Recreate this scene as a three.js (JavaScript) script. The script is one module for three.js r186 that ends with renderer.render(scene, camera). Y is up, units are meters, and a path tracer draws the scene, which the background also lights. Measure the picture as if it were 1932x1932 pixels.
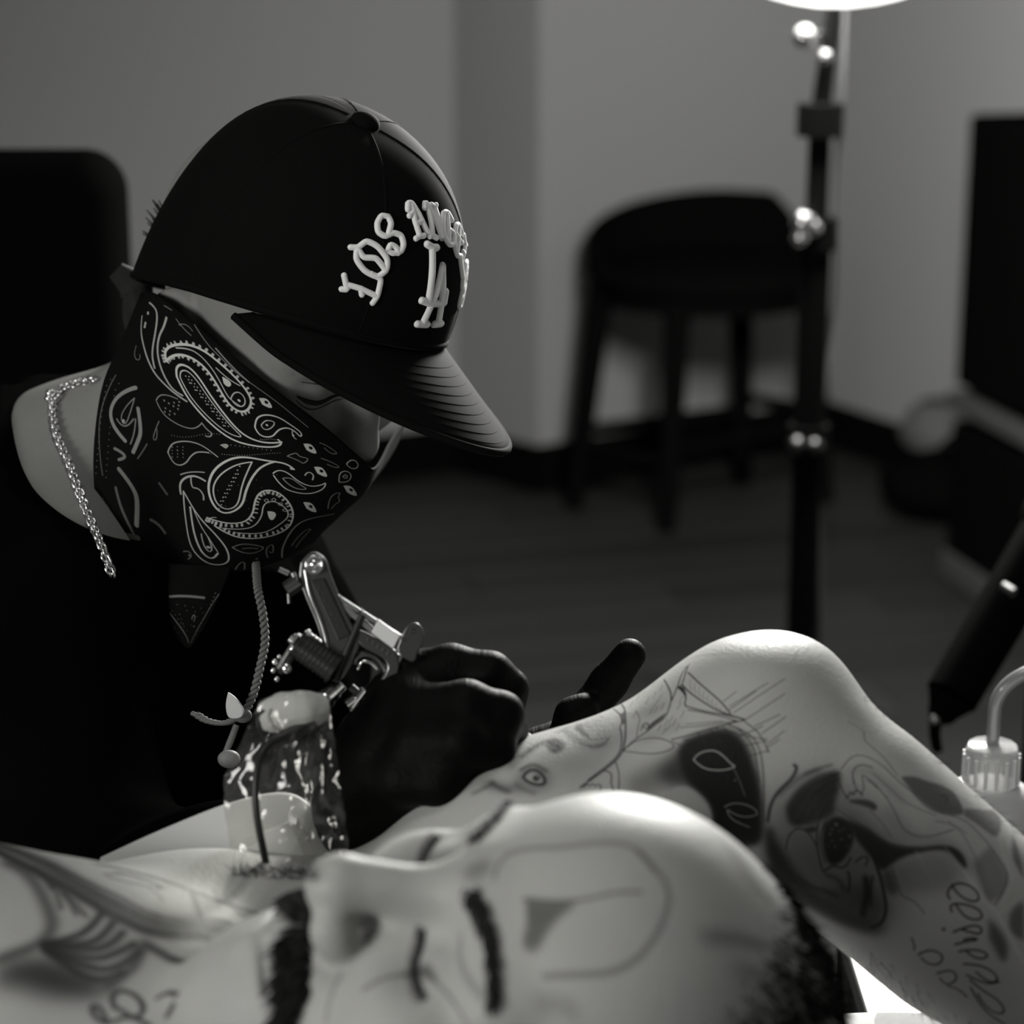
import * as THREE from 'three';
import { mergeGeometries } from 'three/addons/utils/BufferGeometryUtils.js';
import { RoundedBoxGeometry } from 'three/addons/geometries/RoundedBoxGeometry.js';
import { RectAreaLightUniformsLib } from 'three/addons/lights/RectAreaLightUniformsLib.js';

// ---------------------------------------------------------------- camera, light, exposure
const V = (x, y, z) => new THREE.Vector3(x, y, z), RAD = Math.PI / 180;
const scene = new THREE.Scene();
scene.background = new THREE.Color(0x000000);
const PITCH = 16 * RAD, FOV = 25, EYE = V(0, 1.35, 0);
const camera = new THREE.PerspectiveCamera(FOV, 1, 0.05, 40);
camera.position.copy(EYE);
camera.rotation.x = -PITCH;
camera.focus = 1.31;
camera.userData.fStop = 5.4;
const renderer = new THREE.WebGLRenderer({ antialias: true });
renderer.toneMapping = THREE.LinearToneMapping;
renderer.toneMappingExposure = 1.0;
renderer.shadowMap.enabled = true;
RectAreaLightUniformsLib.init();
// the photograph is black and white with a faint olive cast: every lamp carries that cast
const WHITE = new THREE.Color().setRGB(1, 0.992, 0.95);
// soft overhead panel of the studio, above the bench, a little in front of the photographer
const panel = new THREE.RectAreaLight(WHITE, 3.2, 0.7, 0.45);
panel.name = 'ceiling_panel_light';
panel.position.set(-0.3, 2.45, -0.85);
panel.lookAt(-0.05, 0.9, -1.1);
scene.add(panel);
// soft box lamp on a stand to the left of the photographer
const softbox = new THREE.RectAreaLight(WHITE, 21.5, 0.5, 0.5);
softbox.name = 'softbox_lamp_light';
softbox.position.set(-1.32, 1.27, 0.1);
softbox.lookAt(0, 0.95, -1.05);
scene.add(softbox);
const LANTERN_POWER = 20, LANTERN_GLOW = 3.2;

// a point of the place: column and row of the 1932 frame and the distance along the lens axis in metres
const FPX = 966 / Math.tan((FOV / 2) * RAD), CAMR = V(1, 0, 0), CAMU = V(0, Math.cos(PITCH), -Math.sin(PITCH)), CAMB = V(0, Math.sin(PITCH), Math.cos(PITCH));
const at = (px, py, d) => EYE.clone().addScaledVector(CAMR, ((px - 966) / FPX) * d).addScaledVector(CAMU, ((966 - py) / FPX) * d).addScaledVector(CAMB, -d);

// ---------------------------------------------------------------- helpers
let seed = 7;
const rnd = () => { seed = (seed * 1664525 + 1013904223) >>> 0; return seed / 4294967296; };
const rr = (a, b) => a + (b - a) * rnd(), clamp = THREE.MathUtils.clamp, mix = (a, b, t) => a + (b - a) * t;
const taken = {};
const numbered = (n) => { const k = taken[n] = (taken[n] ?? -1) + 1; return k ? n + '_' + String(k).padStart(3, '0') : n; };
function mat(grey, roughness = 0.8, extra = {}) {
  const { tint, ...rest } = extra, m = new THREE.MeshPhysicalMaterial({ roughness, ...rest });
  m.color.setRGB(grey * (tint?.[0] ?? 1), grey * (tint?.[1] ?? 1), grey * (tint?.[2] ?? 1));
  return m;
}
function shade(o) { o.castShadow = o.receiveShadow = true; return o; }
function part(name, geo, m, parent) {
  const o = shade(new THREE.Mesh(Array.isArray(geo) ? join(geo) : geo, m));
  o.name = name; parent.add(o); return o;
}
function join(list) {
  const clean = list.map((g) => {
    g = g.index ? g.toNonIndexed() : g;
    if (!g.attributes.uv) g.setAttribute('uv', new THREE.BufferAttribute(new Float32Array(g.attributes.position.count * 2), 2));
    for (const k of Object.keys(g.attributes)) if (!['position', 'normal', 'uv'].includes(k)) g.deleteAttribute(k);
    return g;
  });
  return clean.length === 1 ? clean[0] : mergeGeometries(clean);
}
function tag(o, label, category, group) { o.userData.label = label; o.userData.category = category; if (group) o.userData.group = group; return o; }
function thing(name, label, category, pos = V(0, 0, 0), group) {
  const g = new THREE.Group(); g.name = numbered(name); g.position.copy(pos); scene.add(g);
  return tag(g, label, category, group);
}
function structure(name, geo, m, parent = scene) { const o = part(name, geo, m, parent); if (parent === scene) o.userData.kind = 'structure'; return o; }
const box = (w, h, d, x = 0, y = 0, z = 0, r = 0.004) => new RoundedBoxGeometry(w, h, d, 2, Math.min(r, w / 2.01, h / 2.01, d / 2.01)).translate(x, y, z);
const curve = (pts, closed = false, tension = 0.5) => new THREE.CatmullRomCurve3(pts, closed, 'catmullrom', tension);
const tube = (pts, r, n = 24, k = 8, closed = false) => new THREE.TubeGeometry(curve(pts, closed), n, r, k, closed);
// a tube whose radius follows the list of radii, with rounded ends
function taperTube(pts, radii, n = 24, k = 10, flat = 1) {
  const c = curve(pts), g = new THREE.TubeGeometry(c, n, 1, k, false), p = g.attributes.position, v = V(0, 0, 0);
  for (let i = 0; i <= n; i++) {
    const t = i / n, s = t * (radii.length - 1), a = Math.floor(Math.min(s, radii.length - 2)), r = mix(radii[a], radii[a + 1], s - a), o = c.getPointAt(t);
    for (let j = 0; j <= k; j++) { v.fromBufferAttribute(p, i * (k + 1) + j).sub(o).multiplyScalar(r).add(o); p.setXYZ(i * (k + 1) + j, v.x, v.y, v.z); }
  }
  g.computeVertexNormals();
  return g;
}
function cyl(a, b, r0, r1 = r0, k = 20) {
  const d = b.clone().sub(a), g = new THREE.CylinderGeometry(r1, r0, d.length(), k).translate(0, d.length() / 2, 0);
  g.applyQuaternion(new THREE.Quaternion().setFromUnitVectors(V(0, 1, 0), d.normalize()));
  return g.translate(a.x, a.y, a.z);
}
const ball = (c, r, sx = 1, sy = 1, sz = 1, k = 20) => new THREE.SphereGeometry(r, k, Math.round(k * 0.7)).scale(sx, sy, sz).translate(c.x, c.y, c.z);
// grid of points (rows of Vector3) as a smooth sheet with thickness; uv in metres over the sheet
function sheet(rows, n, m, thick, swap = false) {
  const colCurves = rows.map((r) => curve(r)), P = [];
  for (let j = 0; j <= m; j++) {
    const line = [];
    for (let i = 0; i <= n; i++) line.push(null);
    P.push(line);
  }
  for (let i = 0; i <= n; i++) {
    const c = curve(colCurves.map((cc) => cc.getPoint(i / n)));
    for (let j = 0; j <= m; j++) P[j][i] = c.getPoint(j / m);
  }
  return solid(P, thick, swap);
}
function solid(P, thick, swap = false) {
  const m = P.length - 1, n = P[0].length - 1, pos = [], uv = [], idx = [], N = [];
  const lenU = P.map((r) => { let s = 0; const o = [0]; for (let i = 1; i <= n; i++) o.push(s += r[i].distanceTo(r[i - 1])); return o; });
  const lenV = []; for (let i = 0; i <= n; i++) { let s = 0; const o = [0]; for (let j = 1; j <= m; j++) o.push(s += P[j][i].distanceTo(P[j - 1][i])); lenV.push(o); }
  const mu = lenU.map((o) => o[n]).reduce((a, b) => a + b) / (m + 1), mv = lenV.map((o) => o[m]).reduce((a, b) => a + b) / (n + 1);
  for (let j = 0; j <= m; j++) { N.push([]); for (let i = 0; i <= n; i++) {
    const a = P[j][Math.min(i + 1, n)].clone().sub(P[j][Math.max(i - 1, 0)]), b = P[Math.min(j + 1, m)][i].clone().sub(P[Math.max(j - 1, 0)][i]);
    N[j].push(a.cross(b).normalize().multiplyScalar(swap ? -1 : 1));
  } }
  const W = n + 1, half = W * (m + 1);
  for (const side of thick ? [0.5, -0.5] : [0]) for (let j = 0; j <= m; j++) for (let i = 0; i <= n; i++) {
    const p = P[j][i].clone().addScaledVector(N[j][i], side * thick); pos.push(p.x, p.y, p.z);
    uv.push((i / n) * mu, (1 - j / m) * mv);
  }
  const quad = (a, b, c, d, f) => (f ? idx.push(a, c, b, b, c, d) : idx.push(a, b, c, b, d, c));
  for (let j = 0; j < m; j++) for (let i = 0; i < n; i++) {
    const a = j * W + i;
    quad(a, a + 1, a + W, a + W + 1, swap);
    if (thick) quad(a + half, a + 1 + half, a + W + half, a + W + 1 + half, !swap);
  }
  if (thick) {
    for (let i = 0; i < n; i++) { quad(i, i + half, i + 1, i + 1 + half, swap); const a = m * W + i; quad(a, a + 1, a + half, a + 1 + half, swap); }
    for (let j = 0; j < m; j++) { const a = j * W; quad(a, a + W, a + half, a + W + half, swap); const b = a + n; quad(b, b + half, b + W, b + W + half, swap); }
  }
  const g = new THREE.BufferGeometry();
  g.setAttribute('position', new THREE.Float32BufferAttribute(pos, 3));
  g.setAttribute('uv', new THREE.Float32BufferAttribute(uv, 2));
  g.setIndex(idx); g.computeVertexNormals();
  g.userData = { mu, mv };
  return g;
}
// signed distances
const smin = (a, b, k) => { const h = Math.max(k - Math.abs(a - b), 0) / k; return Math.min(a, b) - h * h * k * 0.25; };
const smax = (a, b, k) => -smin(-a, -b, k);
const ell = (x, y, z, a, b, c) => { const k0 = Math.hypot(x / a, y / b, z / c), k1 = Math.hypot(x / (a * a), y / (b * b), z / (c * c)); return k1 < 1e-9 ? -Math.min(a, b, c) : (k0 * (k0 - 1)) / k1; };
function cap(x, y, z, ax, ay, az, bx, by, bz, r0, r1) {
  const dx = bx - ax, dy = by - ay, dz = bz - az, px = x - ax, py = y - ay, pz = z - az;
  const t = clamp((px * dx + py * dy + pz * dz) / (dx * dx + dy * dy + dz * dz), 0, 1);
  return Math.hypot(px - dx * t, py - dy * t, pz - dz * t) - mix(r0, r1, t);
}
const capV = (p, a, b, r0, r1) => cap(p.x, p.y, p.z, a.x, a.y, a.z, b.x, b.y, b.z, r0, r1);
// naive surface nets over a box; far blocks are skipped
function nets(f, lo, hi, cell) {
  const nx = Math.ceil((hi.x - lo.x) / cell) + 1, ny = Math.ceil((hi.y - lo.y) / cell) + 1, nz = Math.ceil((hi.z - lo.z) / cell) + 1;
  const F = new Float32Array(nx * ny * nz), B = 8, id = (i, j, k) => i + nx * (j + ny * k);
  for (let k0 = 0; k0 < nz; k0 += B) for (let j0 = 0; j0 < ny; j0 += B) for (let i0 = 0; i0 < nx; i0 += B) {
    const c = f(lo.x + (i0 + B / 2) * cell, lo.y + (j0 + B / 2) * cell, lo.z + (k0 + B / 2) * cell), far = Math.abs(c) > B * cell * 1.5;
    for (let k = k0; k < Math.min(k0 + B, nz); k++) for (let j = j0; j < Math.min(j0 + B, ny); j++) for (let i = i0; i < Math.min(i0 + B, nx); i++)
      F[id(i, j, k)] = far ? c : f(lo.x + i * cell, lo.y + j * cell, lo.z + k * cell);
  }
  const pos = [], nrm = [], idx = [], vid = new Int32Array(nx * ny * nz).fill(-1), e = cell * 0.5;
  for (let k = 0; k < nz - 1; k++) for (let j = 0; j < ny - 1; j++) for (let i = 0; i < nx - 1; i++) {
    let n = 0, sx = 0, sy = 0, sz = 0;
    const o = id(i, j, k), s0 = F[o] < 0;
    let same = true;
    for (let c = 1; c < 8 && same; c++) same = (F[id(i + (c & 1), j + ((c >> 1) & 1), k + (c >> 2))] < 0) === s0;
    if (same) continue;
    for (let a = 0; a < 8; a++) for (const bit of [1, 2, 4]) if (!(a & bit)) {
      const b = a | bit, fa = F[id(i + (a & 1), j + ((a >> 1) & 1), k + (a >> 2))], fb = F[id(i + (b & 1), j + ((b >> 1) & 1), k + (b >> 2))];
      if ((fa < 0) === (fb < 0)) continue;
      const t = fa / (fa - fb); n++;
      sx += (a & 1) + (bit === 1 ? t : 0); sy += ((a >> 1) & 1) + (bit === 2 ? t : 0); sz += (a >> 2) + (bit === 4 ? t : 0);
    }
    const x = lo.x + (i + sx / n) * cell, y = lo.y + (j + sy / n) * cell, z = lo.z + (k + sz / n) * cell;
    const g = V(f(x + e, y, z) - f(x - e, y, z), f(x, y + e, z) - f(x, y - e, z), f(x, y, z + e) - f(x, y, z - e)).normalize();
    vid[o] = pos.length / 3; pos.push(x, y, z); nrm.push(g.x, g.y, g.z);
  }
  const step = [1, nx, nx * ny];
  for (let k = 1; k < nz - 1; k++) for (let j = 1; j < ny - 1; j++) for (let i = 1; i < nx - 1; i++) {
    const o = id(i, j, k), s = F[o] < 0;
    for (let a = 0; a < 3; a++) {
      if ((F[o + step[a]] < 0) === s) continue;
      const u = step[(a + 1) % 3], v = step[(a + 2) % 3], q = [vid[o], vid[o - u], vid[o - u - v], vid[o - v]];
      if (q.some((n) => n < 0)) continue;
      if (s) idx.push(q[0], q[1], q[2], q[0], q[2], q[3]); else idx.push(q[0], q[2], q[1], q[0], q[3], q[2]);
    }
  }
  const g = new THREE.BufferGeometry();
  g.setAttribute('position', new THREE.Float32BufferAttribute(pos, 3));
  g.setAttribute('normal', new THREE.Float32BufferAttribute(nrm, 3));
  g.setIndex(idx);
  return g;
}
// noise and textures
const hash = (x, y) => { let h = Math.imul(x, 374761393) + Math.imul(y, 668265263) | 0; h = Math.imul(h ^ (h >>> 13), 1274126177); return ((h ^ (h >>> 16)) >>> 0) / 4294967296; };
function noise2(x, y) {
  const i = Math.floor(x), j = Math.floor(y), u = x - i, v = y - j, a = u * u * (3 - 2 * u), b = v * v * (3 - 2 * v);
  return mix(mix(hash(i, j), hash(i + 1, j), a), mix(hash(i, j + 1), hash(i + 1, j + 1), a), b);
}
const fbm = (x, y, n = 4) => { let s = 0, a = 0.5; for (let i = 0; i < n; i++) { s += a * noise2(x, y); x = x * 2.03 + 11.3; y = y * 2.03 + 5.7; a *= 0.5; } return s; };
function canvas(w, h, draw) { const c = document.createElement('canvas'); c.width = w; c.height = h; draw(c.getContext('2d'), w, h); return c; }
function colourTexture(c, repeat) {
  const t = new THREE.CanvasTexture(c); t.colorSpace = THREE.SRGBColorSpace; t.magFilter = THREE.LinearFilter;
  if (repeat) { t.wrapS = t.wrapT = THREE.RepeatWrapping; t.repeat.set(repeat, repeat); }
  return t;
}
function dataTexture(n, f, srgb = false, repeat) {
  const d = new Uint8Array(n * n * 4);
  for (let y = 0; y < n; y++) for (let x = 0; x < n; x++) { const v = clamp(f(x / n, y / n), 0, 1) * 255; d.set([v, v, v, 255], (y * n + x) * 4); }
  const t = new THREE.DataTexture(d, n, n); t.magFilter = THREE.LinearFilter; t.wrapS = t.wrapT = THREE.RepeatWrapping;
  if (srgb) t.colorSpace = THREE.SRGBColorSpace;
  if (repeat) t.repeat.set(repeat[0], repeat[1]);
  t.needsUpdate = true; return t;
}
// where the line of sight through a pixel meets the floor, and where it meets things already built
const onFloor = (px, py) => { const r = at(px, py, 1).sub(EYE); return EYE.clone().addScaledVector(r, -EYE.y / r.y); };
const ray = new THREE.Raycaster();
function onto(meshes, px, py, lift = 0, fallback = 1.4) {
  ray.set(EYE, at(px, py, 1).sub(EYE).normalize());
  const h = ray.intersectObjects(meshes, false)[0];
  return h ? h.point.addScaledVector(ray.ray.direction, -lift) : at(px, py, fallback);
}
// ---------------------------------------------------------------- the room: floor, walls, baseboards, ceiling
{
  const H = 2.75, plan = (x, d) => V(x, 0, -d);
  // corners on the floor: the far corner behind the lamp stand, the pier edge, the niche corner, then round behind the camera
  const C = plan(0.74, 5.3), B = plan(0.056, 4.87), A = plan(-0.125, 5.06), L = plan(-3.2, 3.42), R = plan(2.7, 1.9), BL = plan(-1.6, -1.7), BR = plan(2.5, -1.7);
  const wallM = mat(0.25, 0.92, { bumpMap: dataTexture(256, (u, v) => fbm(u * 40, v * 40, 3), false, [3, 3]), bumpScale: 0.0012 });
  const baseM = mat(0.003, 0.7, { specularIntensity: 0.1, ior: 1.1 });
  const wall = (name, a, b, out = 0.12) => {
    const d = b.clone().sub(a), len = d.length(), n = V(-d.z, 0, d.x).normalize(); // n points out of the room
    const g = new THREE.BoxGeometry(len, H, out).translate(len / 2, H / 2, 0);
    const uv = g.attributes.uv; for (let i = 0; i < uv.count; i++) uv.setXY(i, uv.getX(i) * len, uv.getY(i) * H);
    const turn = Math.atan2(-d.z, d.x);
    g.rotateY(turn).translate(a.x + n.x * out * -0.5, 0, a.z + n.z * out * -0.5);
    return structure(name, g, wallM);
  };
  const base = (name, a, b, inset = 0.014) => {
    const d = b.clone().sub(a), len = d.length(), n = V(-d.z, 0, d.x).normalize();
    const s = new THREE.Shape(); s.moveTo(0, 0); s.lineTo(-inset, 0); s.lineTo(-inset, 0.082); s.quadraticCurveTo(-inset, 0.1, -0.003, 0.104); s.lineTo(0, 0.104);
    const g = new THREE.ExtrudeGeometry(s, { depth: len, bevelEnabled: false }).rotateY(Math.PI / 2);
    g.rotateY(Math.atan2(-d.z, d.x)).translate(a.x, 0, a.z);
    return structure(name, g, baseM);
  };
  // walls run so that the room lies on their right
  wall('wall_back_left', L, A); wall('wall_pier', A, B); wall('wall_back_right', B, C); wall('wall_right', C, R); wall('wall_right_near', R, BR); wall('wall_behind', BR, BL); wall('wall_left', BL, L);
  base('baseboard_back_left', L, A); base('baseboard_pier', A, B); base('baseboard_back_right', B, C); base('baseboard_right', C, R);
  const outline = new THREE.Shape([L, A, B, C, R, BR, BL].map((p) => new THREE.Vector2(p.x, -p.z)));
  const slab = (t) => new THREE.ExtrudeGeometry(outline, { depth: t, bevelEnabled: false }).rotateX(-Math.PI / 2);
  structure('ceiling', slab(0.12).translate(0, H, 0), mat(0.12, 0.95));
  const grain = (k) => dataTexture(256, (u, v) => 0.42 + 0.5 * fbm(u * 3 + k * 9, v * 46 + k * 3 + fbm(u * 5, v * 5) * 3, 4), true);
  const floor = structure('floor', slab(0.1).translate(0, -0.112, 0), mat(0.012, 0.6));
  const plankM = [0.022, 0.027, 0.018, 0.031].map((g, k) => mat(g, 0.6, { map: grain(k) }));
  const turn = 14 * RAD, w = 0.15, len = 1.25, shapes = [box(len - 0.003, 0.012, w - 0.003, 0, -0.006, 0, 0.0015)];
  for (let r = -15; r < 22; r++) for (let c = -3; c < 4; c++) {
    const lx = c * len + ((r * 37) % 7) / 7 * len, lz = r * w, x = 0.4 + lx * Math.cos(turn) + lz * Math.sin(turn), z = -3.4 - lx * Math.sin(turn) + lz * Math.cos(turn);
    if (z < -5.6 || z > -1.9 || x < -2.2 || x > 2.6) continue;
    const o = part('plank', shapes[0], plankM[Math.floor(hash(r + 50, c + 50) * 4)], floor);
    o.position.set(x, 0, z); o.rotation.y = turn;
  }
  // the panel lamp on the ceiling behind the camera: the fitting of the soft light
  const t = thing('ceiling_panel_lamp', 'square soft panel lamp hung from ceiling behind the photographer', 'lamp', panel.position.clone());
  t.quaternion.copy(panel.quaternion);
  part('housing', box(0.74, 0.49, 0.05, 0, 0, 0.036), mat(0.3, 0.6), t);
  part('diffuser', new THREE.BoxGeometry(0.68, 0.43, 0.006).translate(0, 0, 0.008), mat(0.8, 0.6, { emissive: WHITE, emissiveIntensity: 0.8 }), t);
  const rod = part('hanging_rod', cyl(V(0, 0, 0), V(0, H - panel.position.y, 0), 0.01), mat(0.2, 0.4, { metalness: 1 }), t);
  rod.quaternion.copy(t.quaternion).invert();
  // the soft box stands to the photographer's left
  const b = thing('softbox_lamp', 'square soft box lamp on a stand to the left of the photographer', 'lamp', softbox.position.clone().setY(0));
  const headG = new THREE.Group(), q = softbox.quaternion, lift = (g) => { g.applyQuaternion(q); return g.translate(0, softbox.position.y, 0); };
  part('hood', lift(new THREE.CylinderGeometry(0.1, 0.41, 0.24, 4, 1, true).rotateY(Math.PI / 4).rotateX(Math.PI / 2).translate(0, 0, 0.135)), mat(0.01, 0.8, { side: THREE.DoubleSide }), b);
  part('diffuser', lift(new THREE.BoxGeometry(0.55, 0.55, 0.006).translate(0, 0, 0.008)), mat(0.8, 0.6, { emissive: WHITE, emissiveIntensity: 1.5 }), b);
  part('stand', cyl(V(0, 0.02, 0.1), V(0, softbox.position.y - 0.12, 0.12), 0.014), mat(0.01, 0.5), b);
  for (let k = 0; k < 3; k++) part('leg', cyl(V(0, 0.35, 0.1), V(Math.cos(k * 2.09) * 0.35, 0.01, 0.1 + Math.sin(k * 2.09) * 0.35), 0.01), mat(0.01, 0.5), b);
}
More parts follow.
